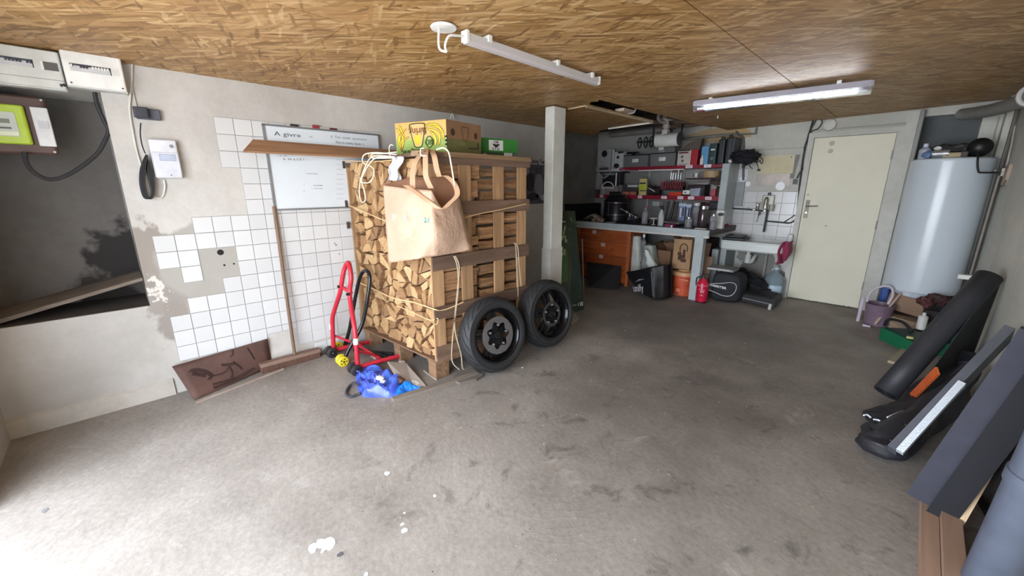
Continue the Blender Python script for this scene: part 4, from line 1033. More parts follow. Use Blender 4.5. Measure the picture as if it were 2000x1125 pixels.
t = thing('blue_plastic_bag', 'crumpled blue woven plastic bag with a dark strap on the floor', 'bag', (-2.8, 1.22, 0))
pts = [at(a, c, 'z', 0) for a, c in ((700, 726), (740, 722), (775, 738), (790, 755), (772, 775), (740, 776), (708, 774), (696, 748))]
part('crumpled_body', patch(pts, .075, 3, fr=13, amp=.8, n=34), BLU, t, sm=True, ang=24)
pts = [at(a, c, 'z', 0) for a, c in ((772, 760), (790, 752), (812, 757), (826, 764), (800, 768), (770, 778))]
part('loose_corner', patch(pts, .035, 8, fr=14), P((28, 120, 226), .3), t, 'bright blue corner', sm=True, ang=50)
b = MB(); b.tube([at(*p, 'z', z) for p, z in (((700, 752), .05), ((690, 748), .03), ((681, 756), .012), ((676, 768), .010), ((684, 775), .010), ((697, 771), .012), ((704, 768), .02))], .010, 8, sub=5)
part('strap', b, P((58, 58, 66), .8), t, sm=True)
b = MB(); b.blob(at(742, 738, 'z', .075), (.035, .03, .012), .3, 8, 4); b.blob(at(748, 745, 'z', .07), (.02, .02, .01), .3, 8, 5); part('white_print', b, P((226, 228, 238), .4), t, sm=True)
b = MB(); A_, B_, C_, D_ = at(757, 706, 'z', .10), at(793, 709, 'z', .055), at(832, 753, 'z', .012), at(778, 745, 'z', .03)
b.poly([A_, B_, C_, at(806, 752, 'z', .012), D_], .008, (A_-D_).cross(B_-A_)); solo('grey_sheet', b, m_plaster((186, 178, 172), (148, 140, 134), 'dusty_grey_board'), 'dusty grey sheet of board lying behind the blue bag', 'board')
b = MB(); b.v = []; pts = [at(a, c, 'z', 0) for a, c in ((776, 744), (798, 742), (822, 752), (818, 758), (790, 756))]
solo('white_paper', patch(pts, .03, 5, fr=16), P((226, 224, 222), .6), 'crumpled white paper between the grey sheet and the blue bag', 'paper', sm=True)
b = MB(); b.blob(at(778, 742, 'z', .05), (.05, .04, .02), .35, 8, 7); solo('brown_scraps', b, P((108, 78, 62), .8), 'small brown scraps on top of the blue bag', 'scrap', sm=True)
a_, c_ = at(766, 786, 'z', .0), at(932, 733, 'z', .0)
b = MB(); b.beam(a_+V((-.01, .01, .014)), c_+V((0, 0, .014)), .045, .026); solo('floor_batten', b, m_wood((150, 138, 126), (116, 106, 96), 'y', .6, .85), 'long grey wooden batten on the floor before the crate', 'batten')
b = MB(); pts = [at(a, c, 'z', 0) for a, c in ((893, 733), (922, 722), (944, 736), (930, 745), (898, 752), (882, 745))]
b.poly([V((p.x, p.y, .003)) for p in pts], .018, Z); solo('flat_stone', b, P((106, 98, 90), .9, bump=.3), 'flat grey slab chip on the floor next to the first wheel', 'stone')
pa, pb_ = at(600, 0, 'z', 3), 0
def splat(px_, nm, lab, m_, r=.05, seed=0, h=.0015):
    c = at(px_[0], px_[1], 'z', 0); b = MB(); pts = []
    for i in range(22):
        a = 6.28318*i/22; q = 1+.45*NZ.noise(V((math.cos(a)*1.6, math.sin(a)*1.6, seed))); pts.append(c+V((math.cos(a)*r*q*px_[2], math.sin(a)*r*q, .0005)))
    b.poly(pts, h, Z); o = struct(nm, b, m_, parent=floor_)
    return o
WP = P((236, 240, 242), .5)
b = MB(); b.poly([V((*at(a, c, 'z', 0).xy, .0005)) for a, c in ((602, 1073), (604, 1066), (613, 1061), (617, 1062), (620, 1055), (628, 1053), (634, 1054), (640, 1051), (646, 1049), (654, 1054), (655, 1062), (650, 1071), (643, 1076), (636, 1073), (630, 1080), (626, 1081), (629, 1071), (619, 1070), (615, 1079), (607, 1082))], .0012, Z); struct('paint_splash', b, WP, parent=floor_)
for i, (a, c, r, e) in enumerate(((756, 925, .012, 1.4), (790, 1036, .013, 1), (786, 1024, .008, 1), (715, 1122, .008, 1), (849, 969, .008, 1), (790, 1002, .005, 1), (912, 735, .012, 1), (1020, 718, .008, 1))):
    splat((a, c, e), 'paint_splash', '', WP, r, i*3.1)
splat((88, 997, 1.5), 'dark_stain', '', P((120, 118, 122), .7), .012, 4); splat((665, 1083, .7), 'dark_stain', '', P((78, 78, 84), .7), .014, 7)
# loose debris: flakes of bark, grit
rnd = random.Random(5); b = MB()
for k in range(420):
    if rnd.random() < .6: x, y = rnd.gauss(-2.45, .45), rnd.gauss(1.75, .8)
    else: x, y = rnd.uniform(-2.6, .1), rnd.uniform(.6, 5.4)
    if y < .55 or x > .15 or (-3.7 < x < -2.45 and 1.5 < y < 2.7) or x < -3.6: continue
    r = rnd.uniform(.0015, .0045)*(1.6 if rnd.random() < .06 else 1); a = rnd.random()*3.14
    u_ = V((math.cos(a), math.sin(a), 0)); w_ = V((-u_.y, u_.x, 0)); p = V((x, y, .0006))
    b.mat(0 if rnd.random() < .55 else 1); q = [p+u_*r*1.5, p+w_*r*.7, p-u_*r*1.3, p-w_*r*.8]; b.hexa(q, [v*1+Z*r*.4 for v in q])
o = struct('floor_debris', b, [P((176, 168, 158), .8), P((92, 80, 70), .9)], parent=floor_); o['kind'] = 'stuff'
# sawdust and dark offcuts below the crate
b = MB(); b.blob((-3.25, 1.48, .005), (.05, .03, .01), .3, 8, 2); b.blob((-2.98, 1.60, .004), (.03, .03, .012), .3, 8, 3)
solo('wood_chip', b, P((176, 160, 146), .9), 'pale wood chips on the floor by the red stand foot', 'wood', sm=True)
b = MB(); b.beam(at(828, 724, 'z', .008), at(853, 742, 'z', .008), .012, .008); solo('thin_stick', b, P((176, 160, 148), .8), 'thin pale stick on the floor at the crate corner block', 'stick')
# bricks beyond the crate, by the post
for i, (x, y, z, c, lab) in enumerate(((-2.92, 3.02, 0, (120, 116, 110), 'grey concrete block at the bottom of the pile behind the far wheel'), (-2.94, 3.05, .2, (96, 88, 84), 'dark block, middle of the pile between crate and post'), (-2.93, 3.0, .36, (166, 162, 154), 'pale brick on top of the pile between crate and post'))):
    b = MB(); b.rbox((x-.12, y-.10, z), (x+.12, y+.10, z+(.2 if i == 0 else .16 if i == 1 else .07)), .01, 2); solo('concrete_block', b, P(c, .9, bump=.3), lab, 'block')
b = MB(); b.rbox((-2.91, 2.84, .0), (-2.72, 2.95, .47), .01, 2); solo('upright_brick', b, P((128, 120, 112), .9, bump=.3), 'upright stone block standing just behind the far wheel', 'block')
b = MB(); b.poly([at(a, c, 'z', .003) for a, c in ((1108, 630), (1118, 608), (1130, 622), (1126, 628), (1112, 636))], .02, Z); solo('stone_flake', b, P((150, 142, 134), .9), 'flat pale stone on the floor at the foot of the dark green box', 'stone')
# ================================================================ TALL GREEN TOOL BOX by the post
A0, B0 = V((-2.80, 3.76, .0)), V((-2.755, 4.01, 0)); A1, B1 = V((-3.122, 4.067, 1.2)), V((-3.05, 4.139, 1.2)); L1 = V((-3.185, 4.003, 1.2)); L0 = V((-2.95, 3.60, 0))
D0, D1 = L0+(B0-A0), L1+(B1-A1)
GB = Nt('dark_green_print'); spx = GB.n('ShaderNodeSeparateXYZ'); GB.l(GB.pos(), spx.inputs[0])
GB.col(GB.ramp(GB.noise(7, detail=4), [(.35, (28, 44, 32)), (.7, (40, 62, 42))])); GB = GB.set(rough=.35)
t = thing('garden_tool_box', 'tall dark green printed garden tool box leaning back beside the post', 'box', (-2.85, 3.85, 0))
b = MB(); b.hexa([L0, A0, B0, D0], [L1, A1, B1, D1]); gb = part('carton', b, GB, t)
def g2(u, v, e=.002): 
    n_ = (B0-A0).cross(A1-A0).normalized(); n_ = n_ if n_.x > 0 else -n_
    return (A0*(1-u)+B0*u)*(1-v)+(A1*(1-u)+B1*u)*v+n_*e
def g1(u, v, e=.002):
    n_ = (A0-L0).cross(L1-L0).normalized(); n_ = n_ if n_.y < 0 else -n_
    return (L0*(1-u)+A0*u)*(1-v)+(L1*(1-u)+A1*u)*v+n_*e
def gq(fn, u0, u1, v0, v1, m_, nm, e=.002):
    b = MB(); p = [fn(u0, v0, e), fn(u1, v0, e), fn(u1, v1, e), fn(u0, v1, e)]; n_ = (p[1]-p[0]).cross(p[3]-p[0]); b.poly(p, .0006, n_); return part(nm, b, m_, gb)
gq(g1, .0, .96, .30, .62, P((54, 98, 46), .4), 'leaf_photo'); gq(g1, .3, .96, .62, .86, P((40, 70, 38), .4), 'leaf_photo')
GL = P((150, 178, 130), .5); GW = P((196, 200, 190), .5); GM = P((62, 84, 60), .5)
rr = random.Random(3)
for k in range(16):
    u, v = rr.uniform(.35, .9), rr.uniform(.56, .86); b = MB(); b.poly([g1(u+.09*math.cos(i*1.05), v+.022*math.sin(i*1.05), .004) for i in range(6)], .0006, -Y); part('printed_blossom', b, GL, gb)
gq(g1, .1, .8, .885, .897, GW, 'white_title', .004); gq(g1, .1, .5, .93, .94, P((120, 130, 118), .5), 'title_line', .004)
for (v, h) in ((.78, .085), (.68, .085)): gq(g2, .06, .85, v-h/2, v+h/2, GM, 'tool_picture')
for (v, du) in ((.90, .3), (.785, .6), (.68, .6)):
    b = MB(); b.tube([g2(.5-du/2, v+.035, .004), g2(.5, v, .004), g2(.5+du/2, v-.035, .004)], .006, 6); part('pictured_tool', b, P((132, 138, 128), .5), gb)
for (u, v, w_, h) in ((.5, .585, .5, .06), (.5, .60, .14, .11), (.45, .475, .5, .03), (.4, .50, .2, .07)): gq(g2, u-w_/2, u+w_/2, v-h/2, v+h/2, P((168, 174, 164), .5), 'pictured_tool', .004)
for k in range(7): gq(g2, .06, .80, .40-k*.045, .425-k*.045, GM, 'text_block')
gq(g2, .05, .5, .062, .069, GW, 'white_line', .004); gq(g2, .60, .66, .05, .08, GW, 'white_line', .004); gq(g2, .74, .94, .045, .085, GW, 'white_square', .004)
b = MB(); b.cyl(at(1137, 500, 'y', 4.3), at(1143, 570, 'y', 4.3), .004, n=6)
b = MB(); b.cyl((-2.93, 4.25, 0.0), (-3.12, 4.42, .82), .008, n=8); solo('thin_rod', b, P((120, 110, 104), .6), 'thin grey rod standing just behind the green tool box', 'rod')
# ================================================================ WORKSHOP: bench, shelves
BT_ = .945; BF = 5.42
GW_ = m_plaster((188, 198, 200), (160, 170, 172), 'pale_grey_paint')
t = thing('workbench', 'long pale grey workbench with a single front leg at its right end', 'workbench', (-2.9, 5.9, 0))
b = MB(); b.box((-4.47, BF+.02, BT_-.035), (-1.875, 6.515, BT_)); part('worktop', b, m_wood((96, 90, 90), (62, 56, 58), 'x', .5, .6, 'dark_worktop'), t)
b = MB(); b.box((-4.47, BF-.01, BT_-.075), (-1.865, BF+.02, BT_+.004)); part('front_apron', b, GW_, t)
b = MB(); b.box((-4.47, BF+.004, BT_-.10), (-1.90, BF+.016, BT_-.075)); b.box((-1.93, BF, BT_-.10), (-1.865, BF+.03, BT_-.075)); part('lower_batten', b, P((206, 202, 196), .6), t)
b = MB(); b.box((-2.035, BF, 0), (-1.925, BF+.035, BT_-.075)); b.box((-1.955, BF+.035, 0), (-1.925, BF+.10, BT_-.075)); part('leg', b, GW_, t)
b = MB(); b.box((-1.90, BF+.03, BT_-.075), (-1.875, 6.50, BT_-.035)); part('side_rail', b, m_wood((92, 82, 80), (62, 54, 52), 'y', .5), t)
# masonry stub between bench and sink, tiled on its near side
b = MB(); b.box((-2.03, 6.10, .0), (-1.945, BY, .62)); b.box((-2.03, 6.10, BT_), (-1.945, BY, 1.80)); struct('partition', b, m_plaster((196, 204, 206), (172, 180, 182), 'partition_plaster'), parent=wb)
b = MB(); b.box((-2.031, 6.099, 1.0), (-1.942, 6.105, 1.345)); b.box((-2.031, 6.099, 1.36), (-1.942, 6.105, 1.67)); b.box((-2.031, 6.099, 1.68), (-1.942, 6.105, 1.795)); struct('facing', b, GW_, parent=wb)
for j in range(3):
    for k in range(6): 
        b = MB(); b.box((-1.945, 6.115+j*.135, .965+k*.14), (-1.940, 6.115+j*.135+.132, .965+k*.14+.137)); struct('tile', b, P((160, 166, 168), .3), parent=wb)
SR = P((134, 22, 44), .4); SD = P((52, 16, 24), .5)
UZ, LZ, SY = 1.80, 1.362, 6.15
t = thing('wall_shelves', 'dark red wall shelves above the workbench with white edge labels', 'shelf', (-3.0, 6.3, LZ))
b = MB(); b.box((-3.66, SY, UZ-.045), (-2.03, BY, UZ)); su = part('shelf_board', b, SR, t)
b = MB(); b.box((-4.14, SY+.05, UZ-.08), (-3.66, BY, UZ-.06)); part('shelf_board', b, P((44, 38, 40), .6), t)
b = MB(); b.box((-4.09, SY, LZ-.062), (-2.03, BY, LZ)); sl = part('shelf_board', b, SR, t)
b = MB(); b.box((-2.56, SY+.05, 1.60), (-2.03, BY, 1.618)); part('shelf_board', b, SD, t)
b = MB(); b.box((-3.31, SY-.004, UZ-.064), (-2.58, SY+.02, UZ-.050)); part('white_light_strip', b, WHITE, t)
LB = P((226, 214, 218), .6)
def lab_(pxc, z, par, w_=.085, h_=.042):
    x = at(pxc, 385 if z < 1.5 else 325, 'y', SY).x
    b = MB(); b.box((x-w_/2, SY-.004, z-h_/2), (x+w_/2, SY-.002, z+h_/2)); o = part('edge_label', b, LB, par)
    for q in (-.3, .3): 
        pass
    text(o, random.choice(('vis', 'colle', 'ruban', 'clous', 'joints')), (x, SY-.0045, z), X, Z, .026, INK)
for p in (1175, 1200, 1221, 1250, 1297, 1329, 1350, 1384): lab_(p, LZ-.03, sl, .088 if p > 1290 else .075, .044)
for p in (1346, 1382): lab_(p, UZ-.022, su, .10, .044)
for xx in (-3.30, -2.72):
    b = MB(); b.box((xx, BY-.03, .96), (xx+.02, BY-.01, 2.0)); part('wall_rail', b, P((176, 176, 172), .5), t)

def bx3(pl, pr, pyt, pyb, Yf, zb, dep, m_, name, lab, cat, group=None, c=.006, extra=None):
    xl, xr = at(pl, (pyt+pyb)/2, 'y', Yf).x, at(pr, (pyt+pyb)/2, 'y', Yf).x; zt = at((pl+pr)/2, pyt, 'y', Yf).z
    t = thing(name, lab, cat, ((xl+xr)/2, Yf+dep/2, zb), group=group)
    b = MB(); b.rbox((xl, Yf, zb), (xr, Yf+dep, zt), c, 2); o = part('body', b, m_, t); return t, o, xl, xr, zt
def face_rect(par, xl, xr, z0, z1, Yf, m_, nm, e=.002, lab=None):
    b = MB(); b.box((xl, Yf-e, z0), (xr, Yf-e+.0015, z1)); return part(nm, b, m_, par, lab)
def disc_(par, x, z, r, Yf, m_, nm, e=.003, rz=None):
    b = MB(); b.cyl((x, Yf-e, z), (x, Yf-e+.0012, z), r, n=18); return part(nm, b, m_, par)
Yu = SY+.03
# ---- upper shelf
t, o, xl, xr, zt = bx3(1168, 1193, 292, 324, Yu, UZ-.06, .12, P((168, 170, 172), .4), 'product_box', 'white and black printed box at the left end of the upper shelf', 'box')
disc_(t, (xl+xr)/2, zt-.07, .055, Yu, BLACK, 'black_print'); face_rect(t, xl+.02, xr-.03, UZ-.03, UZ+.03, Yu, DGREY, 'dark_band')
def bottle(px_, pyb, pyt, Yf, zb, r, m_, cap, name, lab, cat='bottle', shp='round', capm=None, group=None):
    p = at(px_, pyb, 'y', Yf); zt = at(px_, pyt, 'y', Yf).z; h = zt-zb; t = thing(name, lab, cat, (p.x, Yf, zb), group=group)
    pr = {'round': [(0, r*.9), (.01, r), (h*.62, r), (h*.74, r*.75), (h*.80, r*.36), (h*.88, r*.34)], 'jar': [(0, r*.92), (.008, r), (h*.80, r), (h*.86, r*.85)],
          'tube': [(0, r), (h*.86, r)], 'cone': [(0, r), (h*.5, r), (h*.8, r*.45), (h*.86, r*.35)]}[shp]
    b = MB(); b.lathe(pr, (p.x, Yf, zb), Z, 20); part('body', b, m_, t, sm=True)
    e = pr[-1]; cr = e[1]*1.15; b = MB(); b.lathe([(e[0], cr), (h*.99, cr), (h, cr*.85)], (p.x, Yf, zb), Z, 16); part('cap', b, capm or cap, t, sm=True); return t, p.x, zt
bottle(1196.5, 322, 292, Yu+.02, UZ-.06, .016, OFFW, OFFW, 'sealant_tube', 'slim white tube between the two boxes at the left of the upper shelf', 'tube', 'tube')
t, o, xl, xr, zt = bx3(1199, 1217, 296, 324, Yu, UZ-.06, .12, P((196, 198, 198), .45), 'small_carton', 'small white carton with a black round mark, left of the storage bins', 'box')
disc_(t, (xl+xr)/2-.01, zt-.09, .025, Yu, BLACK, 'round_mark'); face_rect(t, xl+.07, xr, zt-.03, zt-.001, Yu, BLACK, 'black_corner')
BIN = glass((150, 150, 150), .3, .45)
def binbox(pl, pr, pyt, pyb, zb, lab):
    xl, xr = at(pl, 315, 'y', Yu).x, at(pr, 315, 'y', Yu).x; zt = at((pl+pr)/2, pyt, 'y', Yu).z
    t = thing('storage_bin', lab, 'storage bin', ((xl+xr)/2, Yu+.14, zb), group=None)
    b = MB(); q = .012; b.hexa([(xl+q, Yu+q, zb), (xr-q, Yu+q, zb), (xr-q, Yu+.28-q, zb), (xl+q, Yu+.28-q, zb)], [(xl, Yu, zt), (xr, Yu, zt), (xr, Yu+.28, zt), (xl, Yu+.28, zt)])
    part('tub', b, BIN, t); b = MB(); b.rbox((xl-.008, Yu-.008, zt), (xr+.008, Yu+.29, zt+.014), .01, 2); part('lid', b, BLACK, t)
    for k in range(6):
        b = MB(); x = xl+.03+random.random()*(xr-xl-.12); b.blob((x+.03, Yu+.10+random.random()*.08, zb+.035+random.random()*.03), (.04, .03, .028), .3, 6, k); part('content', b, P(random.choice(((120, 118, 116), (60, 60, 64), (150, 146, 140), (90, 76, 66))), .6), t)
    xm = (xl+xr)/2-.005; face_rect(t, xm-.05, xm+.055, zb+(zt-zb)*.42, zb+(zt-zb)*.72, Yu, WHITE, 'paper_label', .006)
    for q in ((xl+xr)/2+.11,):
        pass
    return zt
zt = binbox(1218, 1266, 304, 325, UZ, 'clear storage bin with a paper label, left one on the upper red shelf')
zt2 = binbox(1269, 1319, 300, 325, UZ, 'clear storage bin with a paper label, right one, below the stacked bin')
t, o, xl, xr, z3 = bx3(1273, 1318, 281, 298, Yu+.02, zt2+.0145, .22, BIN, 'storage_bin', 'clear storage bin stacked on the right bin under the paper roll', 'storage bin')
face_rect(t, (xl+xr)/2-.07, (xl+xr)/2+.01, zt2+.06, zt2+.10, Yu+.02, WHITE, 'paper_label'); face_rect(t, (xl+xr)/2-.06, (xl+xr)/2+.03, zt2+.02, zt2+.05, Yu+.02, P((150, 152, 154), .5), 'content_print')
x0 = at(1235, 297, 'y', Yu+.1).x
t = thing('cordless_drill', 'black cordless drill lying on the left storage bin', 'drill', (x0, Yu+.12, zt+.016))
b = MB(); b.cyl((x0-.12, Yu+.12, zt+.045), (x0+.09, Yu+.12, zt+.045), .026, n=14); part('motor_housing', b, BLACK, t, sm=True)
b = MB(); b.cyl((x0-.17, Yu+.12, zt+.045), (x0-.12, Yu+.12, zt+.045), .010, .02, n=12); part('chuck', b, STEEL, t)
b = MB(); b.beam((x0+.04, Yu+.12, zt+.04), (x0+.13, Yu+.02, zt+.034), .035, .03); part('handle', b, BLACK, t); b = MB(); b.box((x0-.10, Yu+.085, zt+.016), (x0-.01, Yu+.093, zt+.03)); part('grey_strip', b, OFFW, t)
# box: white + red faces
t, o, xl, xr, zt = bx3(1323, 1346, 295, 324, Yu, UZ, .16, P((196, 190, 184), .5), 'product_box', 'beige printed box with two small pictures beside the red box', 'box')
face_rect(t, xl+.015, xr-.02, zt-.035, zt-.012, Yu, P((96, 40, 48), .5), 'title_band'); disc_(t, xl+.07, zt-.08, .018, Yu, DGREY, 'picture'); disc_(t, xl+.08, zt-.14, .018, Yu, DGREY, 'picture'); face_rect(t, xl+.02, xr-.02, UZ+.015, UZ+.022, Yu, DGREY, 'print_line')
t, o, xl, xr, zt = bx3(1347, 1362, 292, 324, Yu, UZ, .16, P((166, 34, 44), .4), 'red_box', 'bright red box standing on the upper shelf', 'box'); face_rect(t, xl, xl+.012, UZ, zt, Yu, WHITE, 'white_edge')
b = MB(); b.hexa([(xl-.20, Yu+.03, zt+.003), (xr, Yu+.03, zt+.003), (xr, Yu+.14, zt+.003), (xl-.2, Yu+.14, zt+.003)], [(xl-.02, Yu+.03, zt+.11), (xr+.02, Yu+.05, zt+.15), (xr+.02, Yu+.14, zt+.15), (xl-.02, Yu+.14, zt+.11)])
solo('cardboard_flap_box', b, P((92, 82, 74), .8), 'dull cardboard tray tilted on top of the red and beige boxes', 'box')
t, o, xl, xr, zt = bx3(1369, 1383, 286, 324, Yu, UZ, .2, P((92, 152, 196), .4), 'blue_case', 'light blue flat case standing upright on the upper shelf', 'case')
b = MB(); b.rbox((xl+.02, Yu+.04, zt), (xl+.06, Yu+.08, zt+.012), .004); part('top_catch', b, P((92, 152, 196), .4), t)
bottle(1370, 322, 304, Yu-.01, UZ, .026, WHITE, WHITE, 'white_spray_can', 'small white spray bottle in front of the light blue case', 'bottle', 'round')
t, o, xl, xr, zt = bx3(1384, 1398, 280, 324, Yu, UZ, .2, P((38, 62, 66), .4), 'dark_teal_case', 'dark teal case with a small white label beside the blue case', 'case')
face_rect(t, xl+.025, xr-.02, zt-.095, zt-.075, Yu, WHITE, 'white_label'); disc_(t, xl+.05, UZ+.08, .022, Yu, P((96, 110, 108), .5), 'emblem'); face_rect(t, xr-.008, xr-.002, UZ, zt, Yu, P((110, 124, 124), .5), 'edge_trim')
for (pl, pr, py, lab, cc) in ((1401, 1414, 272, 'black power tool case standing upright, nearest the teal case', (34, 38, 42)), (1416, 1434, 268, 'larger black power tool case at the right end of the shelf', (30, 32, 38))):
    t, o, xl, xr, zt = bx3(pl, pr, py, 324, Yu, UZ, .28, P(cc, .45), 'tool_case', lab, 'case', c=.02)
    b = MB(); b.tube([(xl+.02, Yu+.06, zt), (xl+.02, Yu+.06, zt+.03), (xl+.02, Yu+.18, zt+.03), (xl+.02, Yu+.18, zt)], .008, 6); part('handle', b, BLACK, t)
    face_rect(t, (xl+xr)/2-.006, (xl+xr)/2+.006, UZ+.02, zt-.02, Yu, P((60, 64, 70), .4), 'case_seam')
# cable tangle on the partition top
c0 = at(1456, 308, 'y', 6.18)
t = thing('cable_bundle', 'tangled bundle of dark cables and harness on top of the partition', 'cable bundle', (c0.x, 6.22, 1.80))
b = MB(); b.blob((c0.x-.03, 6.24, 1.885), (.15, .14, .085), .3, 12, 4); part('bundle', b, P((34, 34, 44), .8, bump=.5), t, sm=True)
b = MB(); rr = random.Random(9)
for k in range(26):
    p = V((c0.x-.03, 6.22, 1.875)); pts = []
    a0 = rr.random()*6.28
    for i in range(9):
        a = a0+i*.75; pts.append(p+V((math.cos(a)*(.12+.06*rr.random()), math.sin(a)*(.10+.05*rr.random())-.02, rr.uniform(-.06, .075))))
    b.tube(pts, .0045, 5, sub=3)
for (pts) in ([(1475, 303), (1484, 306), (1490, 312), (1488, 320), (1484, 314)], [(1462, 316), (1464, 324), (1470, 330)], [(1450, 315), (1452, 324), (1460, 322)], [(1476, 315), (1480, 323), (1482, 332)], [(1470, 312), (1478, 318), (1486, 312)]):
    b.tube([at(a, c, 'y', 6.14) for a, c in pts], .005, 5, sub=4)
part('loose_cables', b, P((28, 28, 36), .6), t, sm=True)
for (a, c) in ((1452, 326), (1482, 332)):
    b = MB(); p = at(a, c, 'y', 6.14); b.rbox((p.x-.018, p.y-.01, p.z-.014), (p.x+.018, p.y+.01, p.z+.014), .004); part('connector', b, BLACK, t)
b = MB(); p = at(1427, 316, 'y', 6.12); b.blob(p+V((0, 0, .01)), (.03, .02, .022), .3, 7, 2); solo('white_scrap', b, WHITE, 'small white crumpled scrap by the cable bundle', 'scrap', sm=True)
# ---- left clutter: cables below, speaker, flask rack
p = at(1180, 340, 'y', SY)
t = thing('white_lead', 'tangle of white leads hanging from the left end of the shelf', 'cable', (p.x, SY, 1.6))
b = MB()
for pts in ([(1162, 324), (1166, 335), (1175, 346), (1188, 342), (1196, 328), (1200, 320)], [(1172, 324), (1170, 338), (1180, 348), (1190, 340)], [(1205, 326), (1225, 333), (1248, 334)], [(1182, 326), (1196, 327), (1204, 331)], [(1168, 326), (1176, 327), (1190, 325)]):
    b.tube([at(a, c, 'y', SY) for a, c in pts], .006, 6, sub=5)
part('leads', b, P((176, 174, 172), .5), t, sm=True)
b = MB(); p = at(1204, 324, 'y', SY); b.blob(p, (.04, .03, .035), .2, 9, 4); solo('black_plug', b, BLACK, 'round black plug among the white leads', 'plug', sm=True)
t, o, xl, xr, zt = bx3(1177, 1210, 334, 360, SY+.06, 1.50, .15, P((34, 34, 38), .4), 'radio', 'dark radio with a white side strip at the left end of the lower shelf', 'radio')
face_rect(t, xr-.075, xr-.05, 1.5, zt, SY+.06, WHITE, 'white_strip'); face_rect(t, xl+.02, xr-.09, zt-.07, zt-.02, SY+.06, P((130, 132, 136), .4), 'radio_dial')
b = MB(); cx_ = at(1187, 363, 'y', SY+.02); pts = [V((cx_.x+.115*math.cos(a), SY+.02, 1.47+.10*math.sin(a))) for a in [3.14*i/14 for i in range(15)]]
b.tube(pts, .008, 6); b.tube([pts[0], pts[-1]], .010, 6); o = solo('half_round_frame', b, WHITE, 'white half round frame leaning before the radio', 'frame', sm=True)
b = MB(); b.poly([p_+Y*.012 for p_ in pts], .004, Y); part('dark_fill', b, BLACK, o)
t, o, xl, xr, zt = bx3(1172, 1206, 364, 379, SY+.02, LZ, .2, P((140, 128, 132), .5), 'storage_box', 'dull pink box under the half round frame', 'box'); face_rect(t, xl+.06, xl+.08, LZ, zt, SY+.02, P((182, 178, 182), .5), 'pale_strap')
t, o, xl, xr, zt = bx3(1207, 1214, 361, 379, SY+.05, LZ, .15, P((112, 104, 106), .6), 'small_box', 'narrow grey box beside the dull pink box', 'box')
t, o, xl, xr, zt = bx3(1190, 1212, 374, 380, SY+.002, LZ, .018, P((40, 30, 34), .5), 'dark_tray', 'low dark tray at the shelf edge by the pink box', 'tray')
t, o, xl, xr, zt = bx3(1217, 1246, 366, 373, SY+.08, LZ+.06, .15, P((56, 54, 58), .6), 'dark_box', 'dark box under the small white carton on the lower shelf', 'box')
bx3(1214, 1244, 373.5, 380, SY+.06, LZ, .2, P((60, 50, 50), .7), 'dark_base_box', 'flat dark box behind the two orange packs', 'box')
t, o, xl, xr, zt = bx3(1225, 1245, 361, 366, SY+.08, at(1235, 366, 'y', SY+.08).z+.002, .1, P((192, 192, 190), .5), 'white_carton', 'small white carton lying on the dark box', 'box')
for (pl, pr, lab) in ((1215, 1227, 'left of two orange packs on the lower shelf edge'), (1229, 1241, 'right of two orange packs on the lower shelf edge')):
    bx3(pl, pr, 374, 380, SY+.01, LZ, .045, P((176, 110, 84), .6), 'orange_pack', lab, 'pack', c=.012)
t, o, xl, xr, zt = bx3(1248, 1262, 349, 381, SY+.02, LZ, .06, P((196, 184, 128), .5), 'glue_bottle', 'tall pale bottle box with a yellow green label on the lower shelf', 'bottle')
face_rect(t, xl, xr-.01, LZ+.08, LZ+.17, SY+.02, P((190, 196, 62), .5), 'yellow_label'); face_rect(t, xl+.01, xr-.01, zt-.08, zt-.06, SY+.02, BLACK, 'black_band'); face_rect(t, xl+.02, xr, LZ+.06, LZ+.075, SY+.02, BLACK, 'black_band')
b = MB(); b.blob(at(1275, 372, 'y', SY+.12), (.11, .08, .07), .3, 10, 6); solo('dark_glove', b, P((44, 32, 36), .8), 'dark glove and rag heap beside the yellow labelled bottle', 'glove', sm=True)
b = MB(); b.tube([at(1264, 366, 'y', SY+.03), at(1270, 369, 'y', SY+.02), at(1279, 374, 'y', SY+.01)], [.005, .007, .009], 8); solo('white_handled_knife', b, OFFW, 'pale handled tool lying on the dark glove heap', 'tool', sm=True)
# tool rack with red handles
t = thing('plier_rack', 'dark rack full of red handled pliers under the upper shelf', 'tool rack', (at(1311, 360, 'y', SY).x, SY+.06, 1.44))
xl, xr = at(1289, 360, 'y', SY+.05).x, at(1335, 360, 'y', SY+.05).x
b = MB(); b.box((xl, SY+.03, 1.44), (xr, SY+.12, 1.455)); b.box((xl, SY+.11, 1.44), (xr, SY+.12, 1.56)); b.box((xl, SY+.03, 1.37), (xl+.01, SY+.12, 1.5)); b.box((xr-.01, SY+.03, 1.37), (xr, SY+.12, 1.5)); part('rack_frame', b, P((40, 14, 20), .5), t)
rr = random.Random(2)
for k in range(9):
    x = xl+.025+k*(xr-xl-.05)/8; h = .10+rr.random()*.03
    b = MB()
    for s_ in (-1, 1): b.tube([(x+s_*.004, SY+.06, 1.456), (x+s_*.014, SY+.055, 1.456+h*.5), (x+s_*.010, SY+.05, 1.456+h)], .007, 6, sub=3)
    part('plier_handle', b, P((120, 22, 36), .4), t, sm=True)
